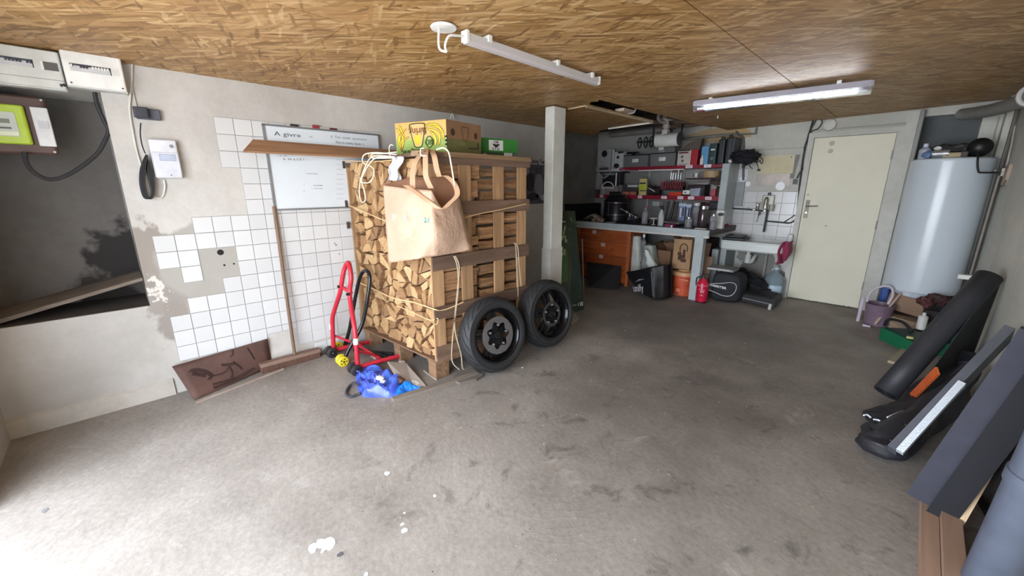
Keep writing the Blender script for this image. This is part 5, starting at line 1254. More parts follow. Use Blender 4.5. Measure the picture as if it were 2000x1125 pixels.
for k, pp in enumerate((1311, 1315, 1320, 1325, 1330)):
    p = at(pp, 340, 'y', SY+.04); t2 = thing('screwdriver', ('leftmost', 'second', 'middle', 'fourth', 'rightmost')[k]+' of five screwdrivers hanging below the upper shelf', 'screwdriver', (p.x, SY+.04, 1.60), group='screwdrivers hanging under the shelf')
    b = MB(); b.cyl((p.x, SY+.04, 1.60), (p.x, SY+.04, 1.70), .0045, n=8); part('shaft', b, STEEL, t2)
    b = MB(); b.lathe([(0, .008), (.01, .011), (.045, .009), (.055, .006)], (p.x, SY+.04, 1.698), Z, 10); part('handle', b, P(((180, 170, 150), (60, 60, 64), (150, 40, 44), (190, 186, 176), (60, 60, 64))[k], .4), t2, sm=True)
# middle shelf items
c1 = at(1388, 338, 'y', SY+.13)
b = MB(); b.lathe([(0, .105), (.002, .115), (.098, .115), (.10, .105), (.10, .08), (.003, .08)], (c1.x, SY+.17, 1.619), Z, 28, caps=False); solo('wide_tape_roll', b, P((176, 150, 116), .6), 'wide beige ring roll on the small shelf under the black cases', 'roll', sm=True)
p = at(1354, 342, 'y', SY+.08)
t = thing('metal_bracket', 'white metal fitting with crossed arms on the small shelf', 'fitting', (p.x, SY+.1, 1.619))
b = MB(); b.box((p.x-.08, SY+.08, 1.62), (p.x+.08, SY+.12, 1.63)); b.beam((p.x-.07, SY+.1, 1.63), (p.x-.02, SY+.1, 1.685), .012, .012); b.beam((p.x-.02, SY+.1, 1.63), (p.x-.07, SY+.1, 1.685), .012, .012); b.box((p.x-.0, SY+.08, 1.685), (p.x+.085, SY+.13, 1.70)); part('frame', b, P((180, 176, 178), .4), t)
b = MB(); b.lathe([(0, .018), (.03, .026), (.055, .02)], (p.x+.035, SY+.1, 1.63), Z, 12); part('knob', b, WHITE, t, sm=True)
t, o, xl, xr, zt = bx3(1408, 1420, 338, 347, SY+.06, 1.619, .12, P((176, 170, 160), .5), 'small_parts_box', 'small white box with dark corner at the right of the small shelf', 'box'); disc_(t, xr-.035, 1.645, .018, SY+.06, BLACK, 'dark_mark')
# lower shelf right side
b = MB(); xl, xr = at(1306, 380, 'y', SY+.03).x, at(1332, 380, 'y', SY+.03).x
b.hexa([(xl+.01, SY+.02, LZ), (xr-.01, SY+.02, LZ), (xr-.01, SY+.12, LZ), (xl+.01, SY+.12, LZ)], [(xl, SY+.01, LZ+.045), (xr, SY+.01, LZ+.052), (xr, SY+.13, LZ+.052), (xl, SY+.13, LZ+.045)])
solo('orange_tray', b, P((196, 62, 36), .4), 'orange red tray on the edge of the lower shelf', 'tray')
t, o, xl, xr, zt = bx3(1333, 1347, 371.5, 378, SY+.02, LZ+.02, .1, WHITE, 'white_tin', 'small white tin with a black mark beside the grey basket', 'tin'); face_rect(t, xl+.03, xr-.05, LZ+.04, LZ+.055, SY+.02, BLACK, 'black_mark')
b = MB(); b.box((xl, SY+.025, LZ), (xr, SY+.11, LZ+.02)); solo('dark_stand', b, BLACK, 'dark block carrying the small white tin', 'block')
b = MB(); xl, xr = at(1347, 373, 'y', SY).x, at(1368, 373, 'y', SY).x
b.hexa([(xl+.02, SY+.0, LZ), (xr-.01, SY+.0, LZ), (xr-.01, SY+.1, LZ), (xl+.02, SY+.1, LZ)], [(xl, SY+.0, LZ+.10), (xr, SY+.0, LZ+.115), (xr, SY+.1, LZ+.115), (xl, SY+.1, LZ+.10)]); solo('grey_basket', b, P((150, 156, 170), .5), 'light blue grey tub on the lower shelf', 'tub')
b = MB(); b.hexa([(xl-.11, SY+.08, 1.525), (xr+.06, SY+.08, 1.525), (xr+.06, SY+.3, 1.53), (xl-.11, SY+.3, 1.53)], [(xl-.10, SY+.1, 1.535), (xr+.11, SY+.06, 1.56), (xr+.11, SY+.3, 1.56), (xl-.1, SY+.3, 1.545)]); solo('magazine_stack', b, P((150, 142, 146), .5), 'curling magazines lying below the small shelf', 'magazine')
b = MB(); b.box((xl-.08, SY+.1, LZ), (xr+.02, SY+.3, 1.52)); solo('dark_carton', b, P((34, 18, 26), .6), 'dark maroon carton holding up the magazines', 'box')
t, o, xl, xr, zt = bx3(1388, 1397, 369, 386, SY+.02, LZ, .12, P((172, 66, 82), .5), 'pink_box', 'pinkish red narrow box on the lower shelf by the dark jar', 'box')
bottle(1405, 386, 364, SY+.07, LZ, .052, P((74, 60, 58), .3), BLACK, 'dark_jar', 'dark brown jar at the right end of the lower shelf', 'jar', 'jar')
bx3(1414, 1418, 358, 386, SY+.01, LZ, .1, P((150, 160, 162), .5), 'grey_board_strip', 'pale grey strip against the partition on the lower shelf', 'strip', c=.002)
b = MB(); b.blob(at(1405, 354, 'y', SY+.12), (.12, .08, .05), .35, 9, 6); solo('brown_rag', b, P((82, 70, 66), .8), 'brown rag heap hanging under the small shelf near the partition', 'rag', sm=True)
b = MB(); p = at(1401, 401, 'y', SY+.06); b.rbox((p.x-.11, SY+.02, 1.17), (p.x+.10, SY+.16, 1.285), .03, 3); solo('dark_hanging_box', b, P((62, 60, 68), .6), 'dark grey box hanging under the lower shelf at its right end', 'box')
b = MB(); p = at(1376, 404, 'y', SY+.08); b.blob(p, (.09, .05, .06), .3, 9, 3); solo('dark_red_bundle', b, P((70, 34, 40), .7), 'dark red bundle hanging under the lower shelf behind the steel flask', 'bundle', sm=True)
# ---- wall note, rods, holders
b = MB(); p = at(1281, 398, 'y', BY-.012); b.box((p.x-.06, BY-.014, p.z-.035), (p.x+.06, BY-.012, p.z+.035)); solo('wall_note', b, P((190, 188, 190), .6), 'small white paper note on the wall above the bench', 'note')
rr = random.Random(4)
for k, pp in enumerate((1291, 1297, 1303, 1308, 1312, 1317, 1321)):
    p = at(pp, 405, 'y', 6.36); b = MB(); w_ = (.012, .034, .010, .012, .014, .01, .012)[k]
    b.beam((p.x, 6.36, BT_+.002), (p.x+rr.uniform(-.02, .02), 6.46, 1.27+rr.uniform(-.02, .02)), w_, .008); solo('leaning_ruler' if k == 1 else 'metal_rod', b, P(((120, 118, 118), (140, 138, 136), (80, 78, 80), (104, 100, 100), (70, 68, 70), (110, 108, 106), (90, 88, 90))[k], .4, .5),
        ('wide grey steel ruler leaning at the wall behind the spray bottle' if k == 1 else '%s of the thin metal rods leaning on the wall behind the bench, from the left' % ORD[k if k < 1 else k-1]), 'ruler' if k == 1 else 'rod', group=None if k == 1 else 'rods leaning on the wall behind the bench')
# ================================================================ ON THE BENCH
b = MB()
def rag2(u, v):
    a = 1146+u*30; p = at(a, 432, 'y', 5.62); h = (.02+.10*math.sin(min(1, u*1.3)*2.2)*(1-.75*abs(v-.4)))*(1-max(0, u-.62)*1.6)
    return V((p.x, 5.50+v*.22, BT_+.004+max(0, h)+.022*NZ.noise(V((u*7, v*7, 3)))*1.0*(1 if 0 < v < 1 else 0)))
b.grid(rag2, 22, 14); solo('work_glove', b, P((142, 126, 114), .85), 'crumpled beige work glove at the left end of the bench', 'glove', sm=True, ang=80, solid=.004)
for i, (a, r) in enumerate(((1163, .032), (1172, .026), (1178, .028))):
    b = MB(); p = at(a, 432, 'y', 5.55); b.blob((p.x, 5.50, BT_+r*.9), (r*1.3, r, r*.95), .25, 8, i); solo('glove_finger', b, P((128, 112, 102), .85), ('left', 'middle', 'right')[i]+' one of three beige crumpled lumps before the glove', 'rag', sm=True)
p = at(1203, 420, 'y', 5.95)
t = thing('black_drum', 'large black round drum with metal hoops on the bench', 'drum', (p.x, 5.95, BT_))
b = MB(); b.lathe([(0, .19), (.01, .2), (.30, .2), (.32, .21), (.335, .20), (.42, .13), (.43, .09)], (p.x, 5.95, BT_), Z, 30); part('body', b, P((26, 22, 26), .35), t, sm=True)
for z in (.10, .29): 
    b = MB(); b.loft([[(p.x+r*math.cos(a), 5.95+r*math.sin(a), BT_+z+h) for r, h in ((.201, 0), (.207, 0), (.207, .014), (.201, .014))] for a in [6.28318*k/32 for k in range(33)]], caps=False); part('hoop', b, P((96, 88, 90), .35, .6), t)
b = MB(); b.beam((p.x-.02, 5.745, BT_+.09), (p.x-.02, 5.745, BT_+.31), .012, .012); part('latch_bar', b, P((120, 112, 112), .35, .6), t)
b = MB(); p = at(1196, 433, 'y', 5.60); b.lathe([(0, .055), (.006, .085), (.010, .088), (.012, .084), (.008, .05)], (p.x, 5.55, BT_+.001), Z, 28); solo('white_dish', b, P((206, 204, 206), .3), 'round white rimmed dish on the bench before the black drum', 'dish', sm=True)
b = MB()
for (pts, r) in (([(1213, 408), (1224, 414), (1242, 424)], .007),): b.tube([at(a, c, 'y', 5.62) for a, c in pts], r, 8)
b.blob(at(1213, 408, 'y', 5.62), (.012, .012, .012), 0, 6); b.blob(at(1224, 414, 'y', 5.62), (.020, .02, .02), 0, 8); q = at(1242, 424, 'y', 5.62); b.box((q.x-.012, q.y-.015, q.z-.022), (q.x+.012, q.y+.015, q.z+.015))
t = solo('vise_bar', b, P((186, 176, 182), .3, .6), 'shiny metal clamp bar sticking out from the black vise', 'clamp', sm=True)
p = at(1238, 425, 'y', 5.78); t = thing('bench_vise', 'black cluttered bench vise behind the shiny clamp bar', 'vise', (p.x, 5.78, BT_))
b = MB(); b.rbox((p.x-.07, 5.70, BT_+.001), (p.x+.07, 5.86, BT_+.03), .02); part('base', b, P((36, 34, 44), .4, .3), t)
b = MB(); b.rbox((p.x-.045, 5.74, BT_+.03), (p.x+.04, 5.84, BT_+.13), .012); part('jaw', b, P((40, 38, 48), .4, .3), t); b = MB(); b.rbox((p.x-.05, 5.66, BT_+.06), (p.x+.05, 5.72, BT_+.15), .01); part('front_jaw', b, P((44, 42, 56), .4, .3), t)
b = MB(); b.cyl((p.x, 5.60, BT_+.07), (p.x, 5.70, BT_+.07), .014, n=10); part('screw', b, STEEL, t); b = MB(); b.box((p.x-.012, 5.650, BT_+.10), (p.x+.004, 5.657, BT_+.15)); part('bright_plate', b, OFFW, t)
rr = random.Random(21)
names = (('bolt', 'small dark bolt lying among the bench clutter'), ('socket_piece', 'small black socket piece on the bench before the vise'))
for k in range(12):
    a = 1222+rr.random()*58; c = 428+rr.random()*8; q = at(a, c, 'z', BT_)
    if q.y < 5.46: q.y = 5.48
    b = MB(); r = rr.uniform(.010, .018); q2 = q+V((rr.uniform(-.05, .05), rr.uniform(-.02, .02), 0)); b.cyl(q+Z*r*1.05, q2+Z*r*1.05, r, r*rr.uniform(.5, 1), n=8)
    nm, lb = names[k % 2]; solo(nm, b, P(((40, 36, 42), (66, 62, 66), (90, 86, 88))[k % 3], .4, .4), lb, 'hardware', group='small '+nm+'s on the bench', sm=True)
CLR = glass((226, 226, 232), .06, .8)
bottle(1259, 432, 403, 5.75, BT_+.001, .043, CLR, RED, 'plastic_bottle', 'clear plastic bottle with a red cap on the bench', 'bottle', 'round', P((200, 60, 84), .4))
t, xx, zt = bottle(1290, 437, 404, 5.62, BT_+.001, .040, glass((214, 220, 222), .3, .4), BLACK, 'spray_bottle', 'translucent white spray bottle with a black trigger head', 'bottle', 'cone', BLACK)
b = MB(); b.rbox((xx-.035, 5.605, zt-.01), (xx+.02, 5.635, zt+.018), .008); b.beam((xx+.018, 5.62, zt), (xx+.032, 5.62, zt-.05), .012, .01); part('trigger_head', b, BLACK, t)
p = at(1277, 428, 'y', 5.70); t = thing('small_stand', 'small white stand with a round plate beside the spray bottle', 'stand', (p.x, 5.70, BT_)); b = MB(); b.lathe([(0, .035), (.006, .035), (.01, .009), (.09, .009)], (p.x, 5.7, BT_+.001), Z, 14); part('stem', b, OFFW, t); b = MB(); b.lathe([(.09, .05), (.10, .055), (.104, .05)], (p.x, 5.7, BT_), Z, 18); part('plate', b, WHITE, t)
b = MB(); b.tube([at(1268, 437, 'y', 5.5), at(1274, 428, 'y', 5.5), at(1276, 430, 'y', 5.5)], .005, 6); solo('hook_tool', b, STEEL, 'bent metal hook tool standing at the bench front edge', 'tool', sm=True)
b = MB(); p = at(1317, 424, 'y', 5.8); b.hexa([(p.x-.13, 5.66, BT_+.05), (p.x+.13, 5.66, BT_+.035), (p.x+.15, 5.95, BT_+.035), (p.x-.13, 5.95, BT_+.06)], [(p.x-.13, 5.66, BT_+.068), (p.x+.13, 5.66, BT_+.052), (p.x+.15, 5.95, BT_+.054), (p.x-.13, 5.95, BT_+.078)])
solo('closed_laptop', b, P((120, 118, 122), .4), 'flat grey lid resting askew on a box on the bench', 'lid'); b = MB(); b.box((p.x-.11, 5.70, BT_+.001), (p.x+.1, 5.93, BT_+.034)); solo('black_case', b, BLACK, 'black flat box beneath the askew grey lid', 'box')
b = MB(); p = at(1311, 440, 'y', 5.5); b.rbox((p.x-.085, 5.45, BT_+.001), (p.x+.05, 5.56, BT_+.05), .02); solo('purple_pack', b, P((112, 44, 76), .45), 'dark purple pack near the bench front edge', 'pack'); b = MB(); b.blob((p.x+.03, 5.44, BT_+.02), (.012, .01, .018), 0, 7); solo('white_button', b, WHITE, 'tiny white cap in front of the purple pack', 'cap', sm=True)
for k, (pl, pr, pt, lab) in enumerate(((1326, 1337, 397, 'white and blue display pack, left one behind the jars'), (1340, 1348, 399, 'white and blue display pack, right one behind the jars'))):
    t, o, xl, xr, zt = bx3(pl, pr, pt, 430, 5.95, BT_+.001, .05, P((120, 134, 168), .4), 'display_pack', lab, 'pack'); face_rect(t, xl-.012, xr+.012, zt-.04, zt, 5.95, P((176, 190, 210), .4), 'header_card'); face_rect(t, xl+.015, xl+.035, zt-.2, zt-.07, 5.95, OFFW, 'white_bar'); face_rect(t, xr-.03, xr-.012, zt-.18, zt-.06, 5.95, P((40, 44, 70), .5), 'dark_bar')
def jar(px_, pyb, pyt, Yf, r, lab, lidm):
    p = at(px_, pyb, 'y', Yf); zt = at(px_, pyt, 'y', Yf).z; h = zt-BT_; t = thing('glass_jar', lab, 'jar', (p.x, Yf, BT_))
    b = MB(); b.lathe([(.001, r*.9), (.006, r), (h*.78, r), (h*.86, r*.72), (h*.90, r*.72)], (p.x, Yf, BT_), Z, 22); part('glass', b, CLR, t, sm=True)
    b = MB(); b.lathe([(.008, r*.86), (h*.55, r*.86)], (p.x, Yf, BT_), Z, 14); part('content', b, P((96, 92, 98), .5), t, sm=True)
    b = MB(); b.lathe([(h*.88, r*.8), (h*.99, r*.8), (h, r*.7)], (p.x, Yf, BT_), Z, 20); part('lid', b, lidm, t, sm=True)
jar(1344, 441, 424, 5.60, .050, 'small glass jar with a metal lid on a blue mat', STEEL)
b = MB(); p = at(1344, 443, 'y', 5.6); b.rbox((p.x-.10, 5.50, BT_+.0002), (p.x+.08, 5.69, BT_+.001), .02, 2); solo('blue_mat', b, P((84, 92, 150), .5), 'flat blue mat under the small glass jar', 'mat')
t, xx, zt = bottle(1371, 440, 402, 5.72, BT_+.001, .062, P((88, 78, 84), .12, .6), STEEL, 'steel_flask', 'large shiny steel shaker flask on the bench', 'flask', 'jar', CHROME)
b = MB(); b.lathe([(0, .02), (.02, .03), (.03, .014)], (xx-.005, 5.72, zt-.012), Z, 12); part('spout', b, CHROME, t, sm=True)
jar(1357, 438, 396, 5.88, .052, 'tall glass jar standing behind the steel flask', P((200, 200, 206), .3))
b = MB(); p = at(1370, 443, 'y', 5.53); b.rbox((p.x-.075, 5.49, BT_+.003), (p.x+.07, 5.57, BT_+.016), .01); solo('white_tray', b, P((206, 196, 196), .5), 'small whitish tray in front of the steel flask', 'tray')
jar(1392, 441, 418, 5.58, .040, 'narrow glass jar with a silver lid near the red cloth', STEEL)
t, o, xl, xr, zt = bx3(1398, 1413, 411, 437, 5.78, BT_+.001, .08, P((206, 208, 204), .5), 'white_carton', 'white carton with a dark oval mark at the right end of the bench', 'carton')
b = MB(); b.lathe([(0, 1), (.001, 1)], (0, 0, 0), Y, 18); b.v = [V(((xl+xr)/2+.015+v.x*.04, 5.776+v.y, zt-.05+v.z*.022)) for v in b.v]; part('oval_mark', b, DGREY, t)
b = MB(); pts = [at(a, c, 'z', BT_) for a, c in ((1397, 441), (1408, 437), (1420, 438), (1424, 441), (1410, 444), (1400, 445))]
b2 = patch([V((p.x, p.y, 0)) for p in pts], .03, 4, fr=14); b2.v = [v+Z*(BT_+.001) for v in b2.v]; solo('red_cloth', b2, P((150, 22, 40), .8), 'dark red cloth at the right corner of the bench', 'cloth', sm=True)
# ================================================================ UNDER THE BENCH
PINE = m_wood((178, 96, 48), (138, 62, 28), 'x', .8, .45, 'red_pine'); PIV = m_wood((190, 110, 62), (150, 76, 38), 'z', .8, .45, 'red_pine_upright')
t = thing('chest_of_drawers', 'reddish pine chest of drawers under the left end of the workbench', 'chest of drawers', (-3.47, 5.65, 0))
dx0, dx1, dy0, dz = -3.95, -2.985, 5.46, .86
b = MB(); b.box((dx0, dy0+.02, .03), (dx1, 5.92, dz)); part('carcass', b, PIV, t)
b = MB(); b.box((dx1-.045, dy0-.004, 0), (dx1, dy0+.035, dz)); b.box((dx0, dy0-.004, 0), (dx0+.04, dy0+.035, dz)); part('corner_post', b, PIV, t)
b = MB(); b.box((dx0-.01, dy0-.015, dz), (dx1+.008, 5.93, dz+.006)); part('top', b, PINE, t)
rows = [(.665, .835), (.455, .645), (.245, .435), (.05, .225)]
for i, (z0, z1) in enumerate(rows):
    for (xa, xb) in (((dx0+.045, -3.485), (-3.455, dx1-.05)) if i == 0 else ((dx0+.045, dx1-.05),)):
        b = MB(); b.rbox((xa, dy0, z0), (xb, dy0+.018, z1), .004, 2); d = part('drawer', b, PINE, t)
        for kx in ((xa+xb)/2,) if i == 0 else ((xa*.78+xb*.22), (xa*.28+xb*.72)):
            b = MB(); b.lathe([(0, .010), (.015, .010), (.022, .019), (.032, .016)], (kx, dy0, (z0+z1)/2), -Y, 14); part('knob', b, PINE, d, sm=True)
LP = P((206, 186, 180), .7)
for (a, c) in ((1161, 453), (1178, 478), (1174, 501)):
    p = at(a, c, 'y', dy0); b = MB(); b.box((p.x-.035, dy0-.003, p.z-.026), (p.x+.035, dy0-.0015, p.z+.026)); o = part('paper_label', b, LP, t); text(o, 'outils', (p.x, dy0-.0035, p.z), X, Z, .02, INK)
b = MB(); p0, p1 = at(1152, 561, 'z', 0), at(1196, 566, 'z', 0); q0, q1 = at(1150, 512, 'y', dy0-.035), at(1213, 519, 'y', dy0-.035); b.hexa([V((p0.x, p0.y, 0)), V((p1.x, p1.y, 0)), V((p1.x+.05, p1.y+.09, 0)), V((p0.x+.05, p0.y+.09, 0))], [V((q0.x, dy0-.10, q0.z)), V((q1.x-.05, dy0-.10, q1.z)), V((q1.x, dy0-.02, q1.z-.01)), V((q0.x, dy0-.02, q0.z))])
solo('black_flat_case', b, P((34, 36, 38), .55), 'black flat case leaning against the pine chest of drawers', 'case')
SACK = P((196, 202, 196), .5, var=.16, sc=7)
b = MB()
def sack(pl_t, pr_t, pyt, pl_b, pr_b, pyb, Yf, dep, seed, amp=.05):
    b = MB(); rings = []
    for j in range(13):
        k = j/12; pl = pl_b+(pl_t-pl_b)*k; pr = pr_b+(pr_t-pr_b)*k; py = pyb+(pyt-pyb)*k
        a, c = at(pl, py, 'y', Yf), at(pr, py, 'y', Yf); zz = max((a.z+c.z)/2, .002+k*.01); w_ = (c.x-a.x)/2; cx_ = (a.x+c.x)/2; r_ = []
        d_ = dep*(1-.45*k)
        for i in range(24):
            an = 6.28318*i/24; q = 1+amp*4*NZ.noise(V((math.cos(an)*2, math.sin(an)*2, k*4+seed)))
            ca, sa = math.cos(an), math.sin(an); f_ = lambda x: math.copysign(abs(x)**.6, x)
            r_.append((cx_+w_*f_(ca)*q, Yf+dep/2+d_/2*f_(sa)*q, zz+(.012*NZ.noise(V((ca*3, sa*3, k*9))) if 0 < j else 0)))
        rings.append(r_)
    b.loft(rings); return b
solo('white_sack', sack(1229, 1244, 462, 1229, 1250, 548, 5.50, .22, 2), SACK, 'tall white plastic sack standing beside the pine chest', 'sack', sm=True, ang=60)
solo('grey_sack', sack(1252, 1270, 480, 1244, 1283, 560, 5.40, .26, 5, .07), P((150, 156, 150), .55, var=.2, sc=6), 'crumpled grey green sack behind the black tote bag', 'sack', sm=True, ang=60)
solo('white_fabric', sack(1258, 1262, 488, 1262, 1282, 522, 5.36, .08, 8, .1), P((214, 220, 216), .5), 'crumpled white plastic film on the grey green sack', 'plastic film', sm=True, ang=60)
bottle(1255, 500, 457, 5.62, .40, .045, CLR, WHITE, 'large_clear_bottle', 'clear bottle with a white cap under the bench behind the sacks', 'bottle', 'round', WHITE)
b = MB(); p = at(1255, 500, 'y', 5.7); b.box((p.x-.12, 5.56, .0), (p.x+.14, 5.80, .398)); solo('storage_crate', b, P((70, 62, 58), .8), 'dark crate carrying the clear bottle behind the sacks', 'crate')
CB = P((168, 134, 100), .8, bump=.1); CBD = P((132, 100, 76), .8)
def carton(lab, pl, pr, pyt, zb, Yf, dep, m_, rot=0, flaps=True):
    xl, xr = at(pl, (pyt+520)/2, 'y', Yf).x, at(pr, (pyt+520)/2, 'y', Yf).x; zt = at((pl+pr)/2, pyt, 'y', Yf).z
    t = thing('cardboard_box', lab, 'cardboard box', ((xl+xr)/2, Yf+dep/2, zb), rot); inv = ROOT[t]; w_ = (xr-xl)/2; c = V(((xl+xr)/2, Yf+dep/2, 0)); R_ = Matrix.Rotation(rot, 4, 'Z')
    g = lambda x, y, z: c+R_ @ V((x, y, z))
    b = MB(); e = .004; d = dep/2
    for (a0, a1, b0, b1) in ((-w_, w_, -d, -d+e), (-w_, w_, d-e, d), (-w_, -w_+e, -d, d), (w_-e, w_, -d, d)):
        b.hexa([g(a0, b0, zb), g(a1, b0, zb), g(a1, b1, zb), g(a0, b1, zb)], [g(a0, b0, zt), g(a1, b0, zt), g(a1, b1, zt), g(a0, b1, zt)])
    b.hexa([g(-w_, -d, zb), g(w_, -d, zb), g(w_, d, zb), g(-w_, d, zb)], [g(-w_, -d, zb+e), g(w_, -d, zb+e), g(w_, d, zb+e), g(-w_, d, zb+e)]); o = part('box', b, m_, t)
    if flaps:
        b = MB(); b.hexa([g(-w_, -d, zt), g(-w_+e, -d, zt), g(-w_+e, d, zt), g(-w_, d, zt)], [g(-w_-.06, -d, zt+.07), g(-w_-.06+e, -d, zt+.07), g(-w_-.06+e, d, zt+.07), g(-w_-.06, d, zt+.07)]); part('flap', b, m_, t)
        b = MB(); b.hexa([g(-w_, d-e, zt), g(w_, d-e, zt), g(w_, d, zt), g(-w_, d, zt)], [g(-w_, d+.04, zt+.08), g(w_, d+.04, zt+.08), g(w_, d+.04+e, zt+.08), g(-w_, d+.04+e, zt+.08)]); part('flap', b, m_, t)
    return t, o, g, w_, d, zt
carton('low cardboard box leaning behind the black tote bag', 1276, 1313, 489, .22, 5.62, .35, CBD, -.12)
carton('cardboard box at the back, left of the printed one', 1280, 1314, 474, .53, 5.98, .3, CBD, .1, False)
b = MB(); b.box((-2.95, 5.62, 0), (-2.45, 6.45, .215)); solo('wooden_crate', b, P((76, 62, 54), .8), 'dark low wooden crate under the cardboard boxes', 'crate')
b = MB(); b.box((-2.75, 6.0, .217), (-2.42, 6.45, .528)); solo('dark_storage_box', b, P((66, 54, 48), .8), 'dark storage box behind the low cardboard box', 'box')
t, o, g, w_, d, zt = carton('printed cardboard box standing on the orange water cooler', 1313, 1347, 467, .375, 5.53, .30, CB, .10)
KB = P((78, 54, 38), .8)
b = MB(); b.tube([g(.02+.05*math.cos(a), -d-.003, zt-.13+.07*math.sin(a)) for a in [3.7-i*.32 for i in range(14)]], .007, 6); part('printed_curl', b, KB, t)
for (u, v, ww, hh) in ((-.03, -.20, .03, .03), (.03, -.19, .02, .06), (0, -.24, .05, .025), (-.02, -.27, .03, .02), (.03, -.29, .04, .03)):
    b = MB(); b.hexa([g(u-ww, -d-.002, zt+v-hh/1.2), g(u+ww, -d-.002, zt+v-hh/1.2), g(u+ww, -d, zt+v-hh/1.2), g(u-ww, -d, zt+v-hh/1.2)], [g(u-ww*.8, -d-.002, zt+v+hh/1.2), g(u+ww*.7, -d-.002, zt+v+hh/1.2), g(u+ww*.7, -d, zt+v+hh/1.2), g(u-ww*.8, -d, zt+v+hh/1.2)]); part('printed_mark', b, KB, t)
# orange cooler
p = at(1328, 575, 'z', 0)
t = thing('water_cooler', 'orange cylindrical water cooler with a pale lid under the printed box', 'water cooler', (-2.20, 5.62, 0))
CO = P((206, 92, 58), .5); CL_ = P((206, 160, 118), .5); cc = V((-2.20, 5.62, 0))
b = MB(); b.lathe([(.0, .125), (.01, .135), (.27, .150), (.275, .155), (.29, .155)], cc, Z, 30); part('body', b, CO, t, sm=True)
b = MB(); b.lathe([(.29, .160), (.325, .160), (.34, .15), (.345, .10), (.352, .08), (.368, .08)], cc, Z, 30); part('lid', b, CL_, t, sm=True)
b = MB()
for k in range(3): b.loft([[(cc.x+r*math.cos(a), cc.y+r*math.sin(a), .12+k*.022+h) for r, h in ((.143, 0), (.150, .003), (.143, .006))] for a in [3.6+2.2*q/14 for q in range(15)]], caps=False, closed=False)
part('rib', b, CO, t); b = MB(); b.rbox((cc.x+.0, cc.y-.18, .235), (cc.x+.13, cc.y-.14, .262), .01); part('handle', b, P((226, 132, 100), .5), t)
b = MB(); b.rbox((cc.x-.035, cc.y-.152, .06), (cc.x+.03, cc.y-.13, .115), .006); part('tap_plate', b, P((226, 120, 88), .5), t); b = MB(); b.lathe([(0, .012), (.03, .014)], (cc.x-.02, cc.y-.15, .035), -Y, 10); part('tap', b, P((120, 110, 100), .4), t)
# black tote bag
t = thing('tote_bag', 'glossy black tote bag with slanted white lettering, under the bench', 'bag', (-2.45, 5.2, 0))
TP_ = [(0, 1223, 531, 5.22), (.25, 1243, 528, 5.13), (.55, 1272, 521, 5.05), (.8, 1298, 516, 5.12), (1, 1309, 517, 5.34)]
BP_ = [(0, 1229, 545, 5.16), (.25, 1252, 572, 5.08), (.55, 1277, 584, 4.99), (.8, 1298, 584, 5.10), (1, 1308, 578, 5.28)]
def ev4(tab, u):
    for i in range(len(tab)-1):
        a, b_ = tab[i], tab[i+1]
        if u <= b_[0]+1e-9:
            k = (u-a[0])/(b_[0]-a[0]); return [a[j]+(b_[j]-a[j])*k for j in (1, 2, 3)]
def totef(u, v):
    a, b_ = ev4(TP_, u), ev4(BP_, u); p = [a[i]*v+b_[i]*(1-v) for i in range(3)]
    q = at(p[0], p[1], 'y', p[2]+.012*NZ.noise(V((u*5, v*4, 1)))); q.z = max(q.z, .004); return q
b = MB(); b.grid(totef, 30, 16)
for i in range(1): pass
BG = P((22, 22, 26), .5); part('front_panel', b, BG, t, sm=True, ang=80, solid=.002)
def toteb(u, v):
    q = totef(u, v); s_ = math.sin(u*math.pi); return V((q.x+.02, q.y+.26*s_+.03, q.z-.02*v))
b = MB(); b.grid(toteb, 16, 8); part('back_panel', b, BG, t, sm=True, ang=80, solid=.002)
b = MB(); b.grid(lambda u, v: totef(u, 0)*(1-v)+toteb(u, 0)*v, 16, 2); part('bottom', b, BG, t, solid=.002)
d1 = (totef(.48, .42)-totef(.12, .35)).normalized(); 
pc = totef(.26, .34); nr_ = (totef(.45, .34)-totef(.08, .34)).normalized(); up_ = V((-.10, 0, 1)).normalized()
text(t, 'unify', pc+V((-.01, -.03, -.04)), V((nr_.x, nr_.y, .28)), V((-.30, 0, 1)), .145, P((190, 190, 194), .5), .003, squash=.75)
b = MB(); q = pc+V((0, -.03, .07)); b.poly([q+nr_*-.09+Z*-.05, q+nr_*.06+Z*.035, q+nr_*.10+Z*.06, q+nr_*.02+Z*.03, q+nr_*.0+Z*.03, q+nr_*-.03+Z*.0], .0008, -Y); part('white_slash', b, P((150, 150, 156), .5), t)
b = MB(); b.ribbon([totef(.55, v)-Y*.006 for v in (.1, .3, .6, .85)], X, .02, 3); part('seam_shine', b, P((96, 96, 104), .3), t)
# fire extinguisher
ex = V((-1.86, 5.40, 0))
t = thing('fire_extinguisher', 'small red fire extinguisher standing right of the bench leg', 'fire extinguisher', tuple(ex)); RX_ = P((196, 30, 62), .25)
b = MB(); b.lathe([(0.0, .062), (.02, .064), (.022, .07), (.03, .072), (.25, .072), (.285, .060), (.315, .034), (.325, .022)], ex, Z, 26); part('cylinder', b, RX_, t, sm=True)
b = MB(); b.lathe([(.0, .066), (.018, .068)], ex, Z, 24); part('foot_ring', b, P((60, 20, 30), .5), t)
b = MB(); b.lathe([(.325, .018), (.35, .020), (.36, .012)], ex, Z, 14); part('valve', b, CHROME, t); b = MB(); b.beam(ex+V((-.03, 0, .365)), ex+V((.06, 0, .385)), .016, .012); part('lever', b, BLACK, t)
b = MB(); b.loft([[(ex.x+r*math.cos(a), ex.y+r*math.sin(a), .232+h) for r, h in ((.0725, 0), (.0785, 0), (.0785, .012), (.0725, .012))] for a in [6.28318*k/26 for k in range(27)]], caps=False); part('band', b, P((210, 120, 140), .4), t)
